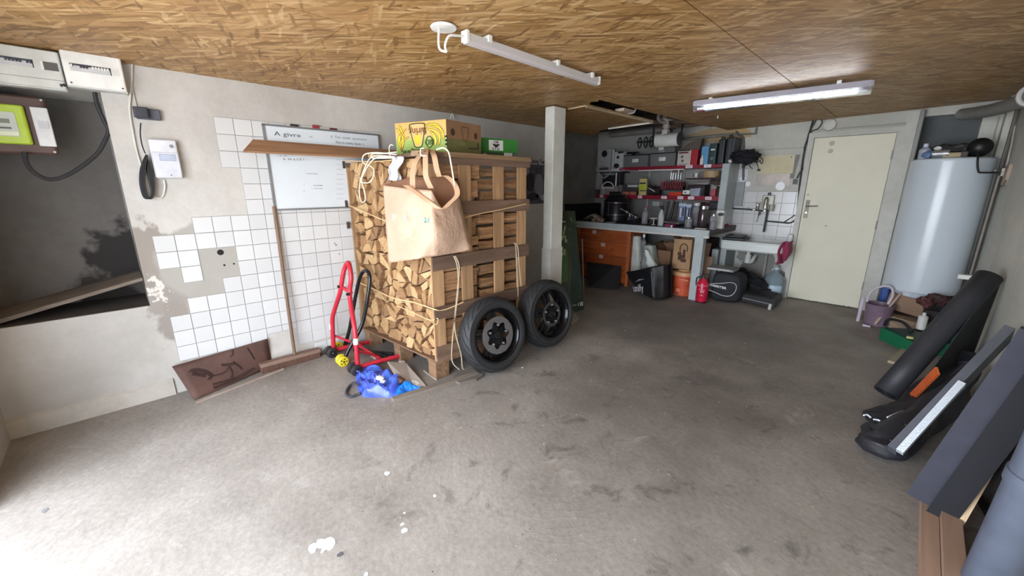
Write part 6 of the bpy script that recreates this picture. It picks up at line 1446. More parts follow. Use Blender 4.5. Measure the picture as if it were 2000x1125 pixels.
text(t, 'EAU', ex+V((.028, -.0735, .16)), X, Z, .034, P((236, 190, 200), .5), .001, squash=.8); text(t, '- + -', ex+V((.028, -.0735, .11)), X, Z, .034, P((246, 220, 226), .5), .001, squash=.8)
b = MB(); b.box((ex.x-.02, ex.y-.074, .185), (ex.x+.06, ex.y-.0725, .188)); part('print_line', b, P((236, 190, 200), .5), t)
b = MB(); b.tube([ex+V((-.02, 0, .34)), ex+V((-.075, -.01, .33)), ex+V((-.085, -.01, .27)), ex+V((-.075, -.02, .22))], .007, 6, sub=4); part('hose', b, BLACK, t, sm=True)
# black helmet bag with white piping
t = thing('helmet_bag', 'black rounded bag with white piping and a word beside the extinguisher', 'bag', (-1.62, 5.7, 0))
def hb_(u, v, e=0): # front
    return V((-1.80+u*.34, 5.585+.05*u-e+.035*(abs(u-.5)*2)**3+.035*(abs(v-.5)*2)**3, .006+v*.395*(1-.10*u*u)))
b = MB(); rings = []
def outl(s, y, n=28):
    r_ = []
    for i in range(n):
        a = 6.28318*i/n; ca, sa = math.cos(a), math.sin(a); f_ = lambda x: math.copysign(abs(x)**.42, x)
        x = -1.63+.178*s*f_(ca); z = .205+.20*s*f_(sa)*(1-.10*max(0, ca)); r_.append((x, y+(x+1.63)*.2, max(z, .004)))
    return r_
b.loft([outl(.80, 5.575), outl(.94, 5.59), outl(1, 5.63), outl(1, 5.80), outl(.9, 5.85)]); part('body', b, P((30, 31, 36), .75, bump=.2), t, sm=True, ang=60)
b = MB(); pts = [at(a, c, 'y', 5.572) for a, c in ((1388, 553), (1410, 553), (1428, 552), (1437, 558), (1435, 570), (1426, 578), (1412, 577), (1398, 570), (1386, 565))]
b.tube([V((p.x, 5.566+(p.x+1.63)*.2, p.z)) for p in pts], .005, 6, sub=5); part('white_piping', b, P((190, 192, 200), .4), t, sm=True)
q = at(1404, 559, 'y', 5.57); text(t, 'HAMSTER', V((q.x, 5.535, q.z)), V((1, .2, -.12)), Z, .042, P((226, 228, 232), .5), .001, squash=1.1)
b = MB(); p0 = at(1412, 524, 'y', 5.68); b.box((p0.x-.17, 5.60, .415), (p0.x+.15, 5.86, .445)); t = solo('grey_box_lid', b, P((128, 128, 128), .6), 'flat grey plastic case on top of the rounded black bag', 'case'); b = MB(); b.box((p0.x-.17, 5.597, .42), (p0.x+.11, 5.599, .44)); part('pale_edge', b, P((176, 176, 176), .6), t)
# folded black stepper and strap mess
t = thing('folded_treadmill', 'low black folded treadmill lying under the sink', 'exercise machine', (-1.3, 5.85, 0))
q0, q1, q2 = V((-1.50, 5.74, 0)), V((-1.075, 5.66, 0)), V((-1.09, 6.10, 0)); q3 = q0+(q2-q1)
b = MB(); b.hexa([p+Z*.03 for p in (q0, q1, q2, q3)], [p+Z*.13 for p in (q0, q1, q2, q3)]); part('deck', b, P((40, 40, 42), .5), t)
b = MB(); e = (q1-q0)*.06; f_ = (q3-q0)*.08; b.hexa([p+Z*.13 for p in (q0+e+f_, q1-e*2+f_, q2-e*2-f_, q3+e-f_)], [p+Z*.136 for p in (q0+e+f_, q1-e*2+f_, q2-e*2-f_, q3+e-f_)]); part('belt', b, P((26, 26, 27), .7), t)
b = MB(); b.beam(q0+V((0, -.004, .075)), q1+V((-.06, -.004, .075)), .006, .014); part('grey_trim', b, P((120, 120, 122), .4), t)
for p_ in (q1, q2): 
    b = MB(); b.cyl(p_+V((-.05, .01, 0)), p_+V((-.045, .01, .075)), .02, .017, n=12); part('foot', b, P((196, 196, 192), .5), t, 'pale foot', sm=True)
b = MB(); b.cyl(q0+V((.05, .04, 0)), q0+V((.05, .04, .03)), .02, n=10); b.cyl(q3+V((.05, -.04, 0)), q3+V((.05, -.04, .03)), .02, n=10); part('rear_foot', b, BLACK, t)
b = MB(); b.blob(at(1462, 555, 'y', 6.15), (.20, .12, .12), .35, 14, 12, 2.2); b.blob(at(1445, 540, 'y', 6.12), (.09, .08, .10), .35, 10, 15)
o = solo('black_jacket', b, P((24, 24, 28), .8, bump=.4), 'black crumpled jacket heaped behind the treadmill under the sink', 'jacket', sm=True)
b = MB(); b.box((-1.62, 6.0, 0), (-1.25, 6.4, .14)); solo('dark_low_box', b, P((38, 36, 38), .7), 'dark low box under the crumpled black jacket', 'box')
wj = V((-1.255, 6.36, 0))
t = thing('water_jug', 'large clear water jug with a blue and white label under the sink', 'water jug', tuple(wj))
b = MB(); b.lathe([(.001, .105), (.02, .125), (.10, .127), (.105, .122), (.12, .127), (.155, .127), (.16, .122), (.175, .127), (.25, .125), (.31, .09), (.35, .045), (.37, .03), (.41, .03)], wj, Z, 28); part('jug', b, glass((196, 214, 222), .08, .7), t, sm=True)
b = MB(); b.lathe([(.012, .112), (.20, .118)], wj, Z, 24); part('water', b, P((168, 190, 202), .15), t, sm=True)
b = MB(); b.loft([[(wj.x+.128*math.cos(a), wj.y+.128*math.sin(a), z) for z in (.09, .19)] for a in [3.5+2.2*k/16 for k in range(17)]], closed=False, caps=False); part('label', b, P((186, 206, 222), .4), t, solid=.001)
b = MB(); b.loft([[(wj.x+.1295*math.cos(a), wj.y+.1295*math.sin(a), z) for z in (.09, .19)] for a in [3.65+.45*k/4 for k in range(5)]], closed=False, caps=False); part('blue_label', b, P((44, 84, 168), .4), t, 'blue corner of the label', solid=.001)
b = MB(); b.lathe([(.395, .034), (.425, .034), (.43, .028)], wj, Z, 16); part('cap', b, P((180, 196, 206), .4), t)
# leaning cardboard behind the leg
for i, (pl, pr, pt, Yf, c, lab) in enumerate(((1367, 1377, 476, 5.75, (128, 100, 80), 'flattened brown cardboard leaning behind the bench leg, taller one'), (1373, 1384, 503, 5.66, (142, 116, 96), 'flattened brown cardboard leaning behind the bench leg, shorter one'))):
    xl, xr = at(pl, 520, 'y', Yf).x, at(pr, 520, 'y', Yf).x; zt = at(pl, pt, 'y', Yf).z
    b = MB(); b.hexa([(xl-.1, Yf, .0), (xr-.02, Yf, .0), (xr-.02, Yf+.012, .0), (xl-.1, Yf+.012, .0)], [(xl-.08, Yf+.14, zt), (xr, Yf+.14, zt), (xr, Yf+.152, zt), (xl-.08, Yf+.152, zt)]); solo('cardboard_sheet', b, P(c, .8), lab, 'cardboard')
b = MB(); b.box((-2.30, 6.02, 0), (-2.06, 6.45, .75)); solo('dark_cabinet', b, P((44, 22, 22), .7), 'dark red brown cabinet in the shadow under the bench by the sink', 'cabinet')
b = MB(); b.box((-3.9, 6.2, 1.0), (-3.35, 6.48, 1.22)); 
# ================================================================ DOOR, SINK, PIPES
DOORM = P((224, 221, 200), .55, var=.03, sc=3, name='cream_door_paint')
b = MB(); b.box((-1.10, BY-.045, .012), (-.345, BY-.005, 2.085)); dr = struct('door_1', b, DOORM)
b = MB(); b.box((-1.165, BY-.06, 0), (-1.105, BY, 2.15)); b.box((-.34, BY-.06, 0), (-.285, BY, 2.15)); b.box((-1.105, BY-.06, 2.09), (-.34, BY, 2.15)); fr = struct('door_frame', b, PAINT, parent=dr)
b = MB(); b.box((-.285, BY-.075, 0), (-.19, BY, 2.30)); struct('trim_1', b, PAINT)
b = MB(); b.rbox((-.192, BY-.10, 1.30), (-.15, BY+.0, 2.30), .015, 3); struct('trim_2', b, m_plaster((170, 172, 168), (150, 152, 148), 'grey_trim'))
b = MB(); b.box((-1.165, BY-.012, 2.18), (-.285, BY, 2.192)); struct('trim_3', b, P((160, 158, 150), .8))
b = MB(); hx, hz = -1.055, 1.225; b.rbox((hx-.022, BY-.050, hz-.13), (hx+.022, BY-.044, hz+.10), .001, 2); hp = struct('door_handle', b, P((128, 124, 116), .5, .4), parent=dr)
b = MB(); b.tube([(hx, BY-.05, hz+.02), (hx, BY-.095, hz+.02), (hx+.02, BY-.10, hz+.022), (hx+.12, BY-.10, hz+.028)], .009, 8, sub=3); b.cyl((hx, BY-.05, hz-.06), (hx, BY-.054, hz-.06), .010, n=10); struct('lever', b, CHROME, parent=hp, sm=True)
for (a, c, r) in ((1625, 280, .03), (1622, 295, .028), (1578, 380, .015), (1613, 441, .007)):
    p = at(a, c, 'y', BY-.046); b = MB(); b.cyl((p.x, BY-.0462, p.z), (p.x, BY-.0455, p.z), r, n=9); struct('paint_scuff', b, P((184, 180, 164), .7) if r > .01 else BLACK, parent=dr)
for z in (.30, 1.05, 1.85):
    b = MB(); b.cyl((-.343, BY-.062, z-.05), (-.343, BY-.062, z+.05), .009, n=8); struct('hinge', b, P((176, 170, 160), .5), parent=dr)
b = MB()
for k in range(30):
    x = -1.10+k*.0253; b.box((x, BY-.0465, .012), (x+.018, BY-.0445, .012+.012*abs(NZ.noise(V((k*.9, 0, 0))))+.002))
struct('chipped_edge', b, P((96, 88, 80), .9), parent=dr)
# mirror area: worn yellowed plate above the tiles
t = thing('old_mirror', 'old worn mirror plate with yellowed top above the sink tiles', 'mirror', (-1.5, BY-.004, 1.66))
b = MB(); b.box((-1.71, BY-.012, 1.665), (-1.285, BY-.003, 1.90)); part('yellowed_plate', b, m_plaster((226, 221, 196), (206, 196, 160), 'yellowed_plate'), t)
b = MB(); b.box((-1.70, BY-.008, 1.505), (-1.30, BY-.002, 1.665)); part('worn_strip', b, P((160, 150, 142), .35, .2, var=.2, sc=8), t)
b = MB(); b.poly([(-1.285, BY-.003, 1.90), (-1.235, BY-.003, 1.90), (-1.265, BY-.003, 1.60), (-1.315, BY-.003, 1.60)], .006, -Y); part('grey_edge', b, P((130, 126, 122), .6), t)
b = MB(); b.cyl((-1.40, BY-.014, 1.50), (-1.40, BY-.006, 1.50), .055, n=22); part('glare_disc', b, P((240, 242, 244), .3), t, 'white round glare spot'); b = MB(); b.box((-1.33, BY-.0135, 1.86), (-1.322, BY-.012, 1.885)); part('clip', b, DGREY, t)  # bright disc paints the glare as a white spot
for (x, z) in ((-1.875, 1.60), (-1.80, 1.53)): 
    b = MB(); b.cyl((x, BY-.009, z), (x, BY-.006, z), .035, n=16); solo('white_sticker', b, P((236, 240, 244), .3), ('upper' if z > 1.55 else 'lower')+' white sticker on the tiles beside the vertical pipe', 'sticker')
b = MB(); b.box((-1.93, BY-.004, 1.983), (-1.19, BY, 1.99)); struct('trim_4', b, P((150, 148, 142), .8))
GP = P((96, 98, 100), .5, .3); DP = P((62, 64, 66), .5, .2)
def pipe(name, pts, r, m_, lab, cat='pipe', sub=4, n=10, **kw):
    b = MB(); b.tube(pts, r, n, sub=sub); return solo(name, b, m_, lab, cat, sm=True, **kw)
yw = BY-.03
pipe('wall_pipe', [(-2.90, yw, 2.20), (-2.4, yw, 2.21), (-2.08, yw, 2.215)], .022, P((128, 126, 120), .6), 'grey horizontal pipe high on the back wall above the tool cases', sub=1)
pipe('wall_pipe', [(-2.08, yw, 2.215), (-1.80, yw, 2.20), (-1.785, yw, 2.22), (-1.785, yw, 2.325)], .011, P((120, 118, 112), .6), 'thin pipe turning up to the ceiling right of the horizontal pipe', sub=3)
pipe('wall_pipe', [(-2.04, yw, 2.25), (-1.99, yw, 2.20), (-1.93, yw, 2.15), (-1.90, yw, 1.9), (-1.862, yw, 1.58)], .014, GP, 'vertical grey pipe running down behind the cable bundle', sub=2)
b = MB(); b.box((-1.95, BY-.04, 1.22), (-1.83, BY-.009, 1.56)); solo('pipe_cover', b, P((140, 144, 146), .5), 'pale grey cover box at the foot of the vertical pipe', 'cover')
b = MB(); b.beam(at(1162, 300, 'y', 6.3), at(1128, 310, 'y', 6.1), .10, .08); 
solo('duct_stub', b, P((110, 104, 98), .7), 'short grey duct stub in the dark upper corner of the alcove', 'duct')
pipe('electric_conduit', [at(1156, 268, 'y', 6.46), at(1154, 330, 'y', 6.46), at(1150, 375, 'y', 6.46)], .012, P((166, 162, 156), .6), 'pale vertical conduit in the left corner of the workshop', sub=1)
pipe('ceiling_duct', [(-4.02, 6.38, 2.36), (-2.95, 6.38, 2.36)], .045, P((140, 136, 132), .6), 'grey horizontal drain pipe above the workshop shelves', n=18, sub=1)
q0, q1 = at(1282, 273, 'y', 5.9), at(1325, 272, 'y', 5.9)
t = thing('drain_fitting', 'grey plastic drain fitting hanging from the open ceiling', 'pipe fitting', (-2.75, 5.2, 2.25))
b = MB(); c = at(1302, 236, 'y', 5.35); b.cyl(c+V((0, 0, .08)), c+V((0, 0, -.12)), .035, n=16); b.cyl(c+V((0, 0, -.09)), c+V((0, 0, -.05)), .045, n=16); b.cyl(c+V((-.11, 0, .03)), c+V((.10, 0, .03)), .035, n=14); part('pipe_tee', b, P((150, 140, 134), .5), t, sm=True)
b = MB(); b.tube([at(1287, 222, 'y', 5.2), at(1286, 232, 'y', 5.2), at(1292, 238, 'y', 5.3), at(1300, 240, 'y', 5.3)], .022, 12, sub=4); part('pipe_elbow', b, P((140, 130, 124), .5), t, sm=True)
b = MB(); b.box(tuple(c+V((-.035, -.03, -.17))), tuple(c+V((.035, .03, -.11)))); part('end_cap', b, P((170, 166, 162), .5), t)
b = MB(); q = at(1305, 233, 'z', 2.33); b.lathe([(0, .12), (.03, .12)], (q.x+.12, q.y, 2.36), Z, 20); solo('ceiling_disc', b, P((176, 160, 148), .6), 'pale round plate above the drain fitting in the open ceiling', 'plate')
for (x0, y0, x1, y1, lab) in ((-2.40, 5.0, -2.30, 6.3, 'long brown batten lying in the open ceiling strip near the right edge'), (-2.75, 5.4, -2.25, 5.9, 'short brown batten crossing the open ceiling near the back wall'), (-2.9, 6.0, -2.2, 6.05, 'brown batten above the wall pipe at the back of the open ceiling')):
    b = MB(); b.beam((x0, y0, 2.33), (x1, y1, 2.34), .05, .04); solo('ceiling_batten', b, m_wood((120, 96, 76), (80, 60, 46), 'y', .6), lab, 'batten')
b = MB(); p = at(1222, 218, 'z', 2.30); b.box((p.x-.06, p.y-.12, 2.29), (p.x+.05, p.y+.10, 2.32)); solo('pale_junction_box', b, P((206, 186, 166), .6), 'pale junction box in the broken ceiling strip', 'junction box')
b = MB(); b.tube([at(1227, 222, 'z', 2.29), at(1238, 220, 'z', 2.28), at(1242, 212, 'z', 2.30), at(1246, 209, 'z', 2.29)], .008, 6, sub=4); solo('ceiling_wire', b, OFFW, 'short white wire curling out of the ceiling junction box', 'cable', sm=True)
# paper roll on its bracket and three black rings
t = thing('paper_roll', 'white paper roll hanging horizontally under the ceiling above the bins', 'paper roll', (-2.75, 5.9, 2.05)); rc = V((0, 5.92, 2.150))
b = MB(); b.lathe([(0, .02), (0, .095), (.33, .095), (.33, .02)], (-2.925, 5.92, 2.15), X, 30); part('paper', b, P((218, 218, 214), .7), t, sm=True)
b = MB(); b.cyl((-3.25, 5.92, 2.15), (-2.56, 5.92, 2.15), .012, n=10); part('bar', b, BLACK, t)
b = MB(); b.lathe([(0, .088), (.004, .088)], (-2.594, 5.92, 2.15), X, 26); part('dark_core', b, P((90, 88, 88), .7), t)
b = MB(); b.beam((-2.99, 5.92, 2.14), (-2.99, 5.92, 2.42), .02, .02); b.beam((-2.57, 5.92, 2.14), (-2.57, 5.92, 2.42), .02, .02); part('bracket', b, BLACK, t)
for k, x in enumerate((-3.20, -3.10, -3.01)):
    b = MB(); b.tube([(x+.03*math.sin(a)*.4, 5.92+.025*math.sin(a), 2.185-.045+.075*math.cos(a)) for a in [6.28318*i/16 for i in range(16)]], .010, 8, loop=True); solo('black_ring', b, BLACK, ('left', 'middle', 'right')[k]+' of three black clamp rings hanging on the bar beside the paper roll', 'ring', sm=True)
# tool pegboard on the alcove side wall
t = thing('tool_board', 'dark tool board with hanging spanners in the alcove behind the post', 'tool board', (-4.46, 6.0, 1.2))
PX = -4.478; b = MB(); b.box((PX, 5.62, 1.22), (PX+.012, 6.45, 1.80)); part('board', b, P((22, 20, 24), .7), t)
b = MB(); b.box((PX, 5.60, .955), (PX+.30, 6.46, 1.20)); solo('dark_tool_box', b, P((20, 19, 23), .6), 'black tool box at the far left end of the bench below the tool board', 'box')
rr = random.Random(8)
for k in range(10):
    y = 5.70+(k % 5)*.075+(.34 if k >= 5 else 0)*.55; z1 = 1.74 if k < 5 else 1.56; L_ = .22-.025*(k % 5)
    if k < 5: pass
    else: y = 5.86+(k-5)*.09; 
    b = MB(); b.box((PX+.013, y, z1-L_), (PX+.020, y+.012, z1)); b.cyl((PX+.013, y+.006, z1), (PX+.021, y+.006, z1), .014, n=8); b.cyl((PX+.013, y+.006, z1-L_), (PX+.021, y+.006, z1-L_), .012, n=8)
    solo('spanner', b, P((96, 92, 90), .35, .7), ('%s spanner from the left in the %s row of the dark tool board' % (ORD[k % 5], 'upper' if k < 5 else 'lower')), 'spanner', group='spanners on the tool board, '+('upper row' if k < 5 else 'lower row'))
b = MB(); p = at(1140, 332, 'x', PX+.02); b.poly([(PX+.02, p.y-.05, p.z-.10), (PX+.02, p.y+.05, p.z-.10), (PX+.02, p.y+.01, p.z+.06), (PX+.02, p.y-.01, p.z+.06)], .02, X); solo('set_square', b, P((110, 104, 98), .5), 'small dull triangular tool at the top of the dark tool board', 'tool')
b = MB(); b.box((-4.44, 6.30, 1.30), (-4.22, 6.50, 1.44)); solo('wall_cabinet', b, P((96, 98, 100), .5), 'small grey box beside the conduit in the workshop corner', 'box')
# sink
sx0, sx1, sy0, sz0, sz1 = -1.915, -1.155, 6.0, .64, .775
SK = P((214, 220, 218), .25, var=.05)
t = thing('stone_sink', 'wide white shallow stone sink on the back wall', 'sink', (-1.53, 6.25, sz0))
b = MB()
def rr4(x0, y0, x1, y1, r, z, n=4):
    o_ = []
    for (qx, qy, a0) in ((x1-r, y1-r, 0), (x0+r, y1-r, 90), (x0+r, y0+r, 180), (x1-r, y0+r, 270)):
        for k in range(n+1): a = math.radians(a0+90*k/n); o_.append((qx+r*math.cos(a), qy+r*math.sin(a), z))
    return o_
b.loft([rr4(sx0+.03, sy0+.03, sx1-.03, BY-.01, .03, sz0), rr4(sx0+.008, sy0+.01, sx1-.008, BY-.008, .04, sz0+.02), rr4(sx0+.006, sy0+.008, sx1-.006, BY-.006, .04, sz1-.02), rr4(sx0, sy0, sx1, BY-.002, .045, sz1-.012), rr4(sx0+.003, sy0+.003, sx1-.003, BY-.004, .045, sz1),
        rr4(sx0+.035, sy0+.035, sx1-.035, BY-.04, .04, sz1), rr4(sx0+.05, sy0+.05, sx1-.05, BY-.05, .04, sz1-.09)]); part('basin', b, SK, t, sm=True)
b = MB(); b.box((sx0+.002, sy0+.10, 0), (sx0+.075, BY, sz0)); part('support_pier', b, m_plaster((176, 184, 184), (150, 156, 156), 'pier_plaster'), t)
b = MB(); b.tube([(-1.62, 6.35, sz0), (-1.62, 6.35, .56), (-1.62, 6.35, .50), (-1.60, 6.36, .45), (-1.57, 6.38, .47), (-1.56, 6.42, .52), (-1.56, 6.52, .54)], .026, 12, sub=3); b.cyl((-1.62, 6.35, .44), (-1.62, 6.35, .56), .04, n=14); part('waste_trap', b, P((206, 206, 200), .4), t, sm=True)
b = MB(); b.cyl((-1.43, 6.49, .18), (-1.43, 6.49, .62), .02, n=10); part('waste_pipe', b, P((150, 146, 142), .6), t)
b = MB(); p = at(1421, 462, 'y', 6.2); b.rbox((-1.90, 6.04, sz1+.002), (-1.62, 6.34, sz1+.035), .02); solo('black_tray', b, P((44, 46, 48), .5), 'black flat case lying on the left end of the sink', 'case'); b = MB(); b.rbox((-1.88, 6.10, sz1+.037), (-1.66, 6.33, sz1+.062), .015); t2 = solo('black_tray', b, P((50, 52, 54), .45), 'smaller black case stacked on the flat case on the sink', 'case'); b = MB(); b.box((-1.80, 6.20, sz1+.0622), (-1.72, 6.22, sz1+.064)); part('pale_mark', b, OFFW, t2)
def clothf(u, v):
    p = at(1527+u*17+(-4 if v < .3 else 0)*u, 500-0*u, 'y', 6.12); x = -1.20+u*.09+.03*v; z = sz1+.035-(1-v)*.30*(1-.15*u); return V((x+.012*math.sin(v*7+u*5), 6.04-.05+.16*u-.05*math.sin(u*9+v*3), z+.01*math.sin(u*8)))
b = MB(); b.grid(clothf, 14, 14); solo('pink_cloth', b, P((164, 62, 96), .8, var=.2), 'dark pink cloth hanging over the right end of the sink', 'cloth', sm=True, ang=80, solid=.006)
b = MB(); b.rbox((-1.20, 6.38, sz1+.002), (-1.14, 6.45, sz1+.10), .015); solo('small_cup', b, P((206, 210, 206), .4), 'small pale cup at the right back corner of the sink', 'cup')
# taps and fittings
yw2 = BY-.05
t = thing('wall_tap', 'old wall tap with dark pipes and shiny joints above the sink', 'tap', (-1.6, yw2, 1.0))
b = MB(); b.tube([(-1.94, yw2, 1.185), (-1.74, yw2, 1.18), (-1.50, yw2, 1.165)], .010, 8); b.tube([(-1.495, yw2, 1.19), (-1.50, yw2, 1.05), (-1.50, yw2-.02, .88)], .013, 8); part('supply_pipe', b, DP, t, sm=True)
b = MB(); b.tube([(-1.50, yw2, 1.03), (-1.30, yw2, 1.02), (-1.22, yw2, 1.02), (-1.165, yw2, 1.06), (-1.155, yw2, 1.15), (-1.175, yw2, 1.5), (-1.19, yw2, 1.9), (-1.165, yw2, 2.2), (-1.15, yw2, 2.33)], .0095, 8, sub=4); part('bent_pipe', b, DP, t, sm=True)
b = MB(); b.tube([(-1.28, yw2, 1.03), (-1.17, yw2, 1.13)], .006, 6); part('stay_wire', b, DP, t)
for (x, z, r) in ((-1.66, 1.178, .017), (-1.525, 1.168, .019), (-1.62, 1.245, .018)):
    b = MB(); b.lathe([(0, r), (.02, r*1.1), (.03, r*.6)], (x, yw2, z), -Y, 12); part('joint', b, P((210, 206, 196), .25, .7), t, sm=True)
b = MB(); b.cyl((-1.625, yw2, 1.18), (-1.62, yw2, 1.26), .02, n=10); b.beam((-1.655, yw2-.02, 1.275), (-1.585, yw2-.02, 1.275), .012, .012); b.cyl((-1.74, yw2, 1.165), (-1.74, yw2, 1.20), .014, n=8); part('valve', b, P((120, 118, 108), .4, .5), t)
b = MB(); b.cyl((-1.59, yw2, 1.165), (-1.58, yw2-.05, 1.11), .014, n=10); part('spout', b, P((150, 148, 140), .4, .5), t)
t = thing('soap_dispenser', 'metal soap dispenser bottle mounted on the tiles above the tap', 'dispenser', (-1.5, BY-.04, 1.2))
b = MB(); b.lathe([(0, .026), (.005, .030), (.13, .030), (.145, .02)], (-1.53, BY-.05, 1.195), Z, 18); part('bottle', b, P((176, 174, 162), .25, .6), t, sm=True); b = MB(); b.lathe([(.145, .018), (.16, .018)], (-1.53, BY-.05, 1.195), Z, 12); part('cap', b, BLACK, t)
b = MB(); b.rbox((-1.585, BY-.03, 1.19), (-1.44, BY-.008, 1.38), .01, 2); part('backplate', b, P((150, 148, 138), .35, .5), t); b = MB(); b.rbox((-1.53, BY-.035, 1.38), (-1.49, BY-.01, 1.415), .006, 2); part('top_knob', b, P((60, 60, 62), .5), t)
b = MB(); b.lathe([(0, .028), (.09, .038)], (-1.455, BY-.05, 1.165), Z, 16); part('cup', b, P((168, 164, 152), .4, .3), t, sm=True)
b = MB(); b.cyl((-1.61, BY-.012, 1.04), (-1.605, BY-.012, 1.10), .005, n=6); b.tube([(-1.615+.011*math.cos(a), BY-.012, 1.02+.011*math.sin(a)) for a in [i*.7 for i in range(9)]], .003, 5, loop=True); solo('hanging_key', b, DGREY, 'small dark key hanging on the tiles below the tap', 'key')
b = MB(); b.rbox((-1.265, BY-.04, 1.515), (-1.19, BY-.008, 1.60), .004); t2 = solo('wall_switch', b, P((176, 176, 172), .5), 'small grey framed switch at the left of the door frame', 'switch'); b = MB(); b.box((-1.258, BY-.043, 1.525), (-1.205, BY-.040, 1.59)); part('dark_face', b, P((78, 76, 80), .5), t2)
pipe('wall_cable', [(-1.225, BY-.02, 1.60), (-1.20, BY-.02, 1.68), (-1.16, BY-.02, 1.76), (-1.155, BY-.03, 1.95), (-1.18, BY-.03, 2.12), (-1.15, BY-.03, 2.24), (-1.12, BY-.03, 2.32)], .009, P((84, 84, 82), .6), 'dark cable running up from the small switch to the ceiling', 'cable')
pipe('wall_cable', [(-1.09, BY-.03, 2.325), (-1.06, BY-.03, 2.27), (-1.09, BY-.03, 2.20), (-1.15, BY-.03, 2.17), (-1.19, BY-.03, 2.05), (-1.20, BY-.03, 1.95)], .007, P((70, 70, 68), .6), 'second dark cable looping beside the door frame corner', 'cable')
b = MB(); b.lathe([(0, .07), (.03, .065), (.05, .03)], (-.98, BY-.002, 2.235), -Y, 20); solo('junction_box', b, P((206, 206, 198), .5), 'round white junction box above the door', 'junction box', sm=True)
# ================================================================ WATER HEATER AND CORNER
HC = V((.132, 6.17, 0)); hr = .305
HW_ = P((206, 216, 224), .22, var=.02, sc=2)
t = thing('water_heater', 'large white cylindrical water heater hung on the back wall', 'water heater', (HC.x, HC.y, .40))
b = MB(); b.lathe([(.385, hr*.55), (.392, hr*.8), (.400, hr*.97), (.412, hr), (.43, hr*1.002), (.432, hr*.998), (1.74, hr*.998), (1.742, hr*1.004), (1.755, hr), (1.768, hr*.95), (1.77, 0.0)], HC, Z, 56); part('tank', b, HW_, t, sm=True, ang=25)
b = MB(); b.lathe([(.325, .10), (.333, .17), (.36, .19), (.39, .195)], HC+V((-.02, -.02, 0)), Z, 32); part('bottom_cover', b, P((214, 224, 234), .3), t, sm=True)
b = MB(); b.box((HC.x-.16, HC.y+.22, .6), (HC.x+.16, BY, .68)); b.box((HC.x-.16, HC.y+.22, 1.4), (HC.x+.16, BY-.0, 1.48)); part('mounting_bracket', b, STEEL, t)
b = MB(); b.cyl((HC.x-.09, HC.y+.05, .22), (HC.x-.09, HC.y+.05, .34), .012, n=8); b.cyl((HC.x+.1, HC.y+.05, .20), (HC.x+.1, HC.y+.05, .34), .012, n=8); part('connection', b, P((160, 110, 70), .4, .6), t)
TZ = 1.771
t = thing('float_ball', 'round black float ball with a bent rod on the heater top', 'float ball', (.30, 6.0, TZ)); fb = at(1914, 288, 'y', 6.05)
b = MB(); b.lathe([(-.088*math.cos(a), max(.088*math.sin(a), .001)) for a in [3.1416*k/16 for k in range(17)]], (fb.x, 6.05, TZ+.09), Z, 26); part('ball', b, P((22, 22, 24), .45), t, sm=True)
b = MB(); y_ = 5.83; b.tube([(fb.x-.01, 5.98, TZ+.045), at(1910, 306, 'y', y_), at(1909, 322, 'y', y_), at(1911, 335, 'y', y_+.0), at(1917, 337, 'y', y_+.02), at(1948, 337, 'y', 6.02)], .008, 8, sub=3); part('bent_rod', b, P((30, 30, 32), .4), t, sm=True)
b = MB(); q = at(1950, 334, 'y', 6.05); b.beam(at(1944, 333, 'y', 6.02), at(1966, 331, 'y', 6.24), .018, .014); b.rbox((q.x+.02, 6.1, q.z-.05), (q.x+.07, 6.3, q.z+.03), .01); part('valve_arm', b, P((150, 146, 138), .4, .5), t)
CL2 = glass((214, 222, 232), .15, .5)
def small(px_, pyt, Yf, r, m_, cap, nm, lab, shp='round'):
    p = at(px_, 300, 'y', Yf); zt = at(px_, pyt, 'y', Yf).z; h = zt-TZ; t = thing(nm, lab, 'bottle', (p.x, Yf, TZ)); b = MB(); b.lathe([(.001, r*.95), (h*.6, r), (h*.75, r*.5), (h*.8, r*.4)], (p.x, Yf, TZ), Z, 16); part('body', b, m_, t, sm=True); b = MB(); b.lathe([(h*.8, r*.45), (h, r*.4)], (p.x, Yf, TZ), Z, 12); part('cap', b, cap, t, sm=True)
small(1805, 281, 6.05, .045, CL2, P((210, 220, 236), .4), 'plastic_bottle', 'clear bluish plastic bottle at the left of the heater top'); 
b = MB(); p = at(1812, 299, 'y', 6.02); b.blob((p.x, 6.02, TZ+.04), (.05, .04, .038), .25, 8, 2); solo('blue_bag', b, P((96, 120, 156), .5), 'crumpled bluish plastic bag beside the clear bottle on the heater', 'bag', sm=True)
b = MB(); p = at(1840, 297, 'y', 6.0); b.cyl((p.x-.06, 6.03, TZ+.042), (p.x+.06, 6.0, TZ+.042), .04, n=18); solo('steel_can', b, P((196, 202, 206), .2, .7), 'shiny steel can lying on the heater top', 'can', sm=True)
b = MB(); p = at(1862, 297, 'y', 6.0); b.rbox((p.x-.07, 5.97, TZ+.001), (p.x+.06, 6.1, TZ+.05), .015); solo('beige_packet', b, P((176, 160, 128), .7), 'beige packet lying on the heater top', 'packet')
b = MB(); p = at(1862, 284, 'y', 6.1); b.blob((p.x-.03, 6.15, TZ+.085), (.16, .09, .05), .3, 10, 9); b.blob((p.x+.09, 6.15, TZ+.09), (.08, .07, .05), .3, 8, 3); solo('dark_tarpaulin', b, P((58, 58, 56), .7, bump=.3), 'dark folded tarpaulin heap at the back of the heater top', 'tarpaulin', sm=True)
b = MB(); b.blob((p.x-.10, 6.06, TZ+.10), (.03, .02, .02), .2, 7, 3); solo('white_scrap', b, WHITE, 'small white scrap on the dark tarpaulin', 'scrap', sm=True)
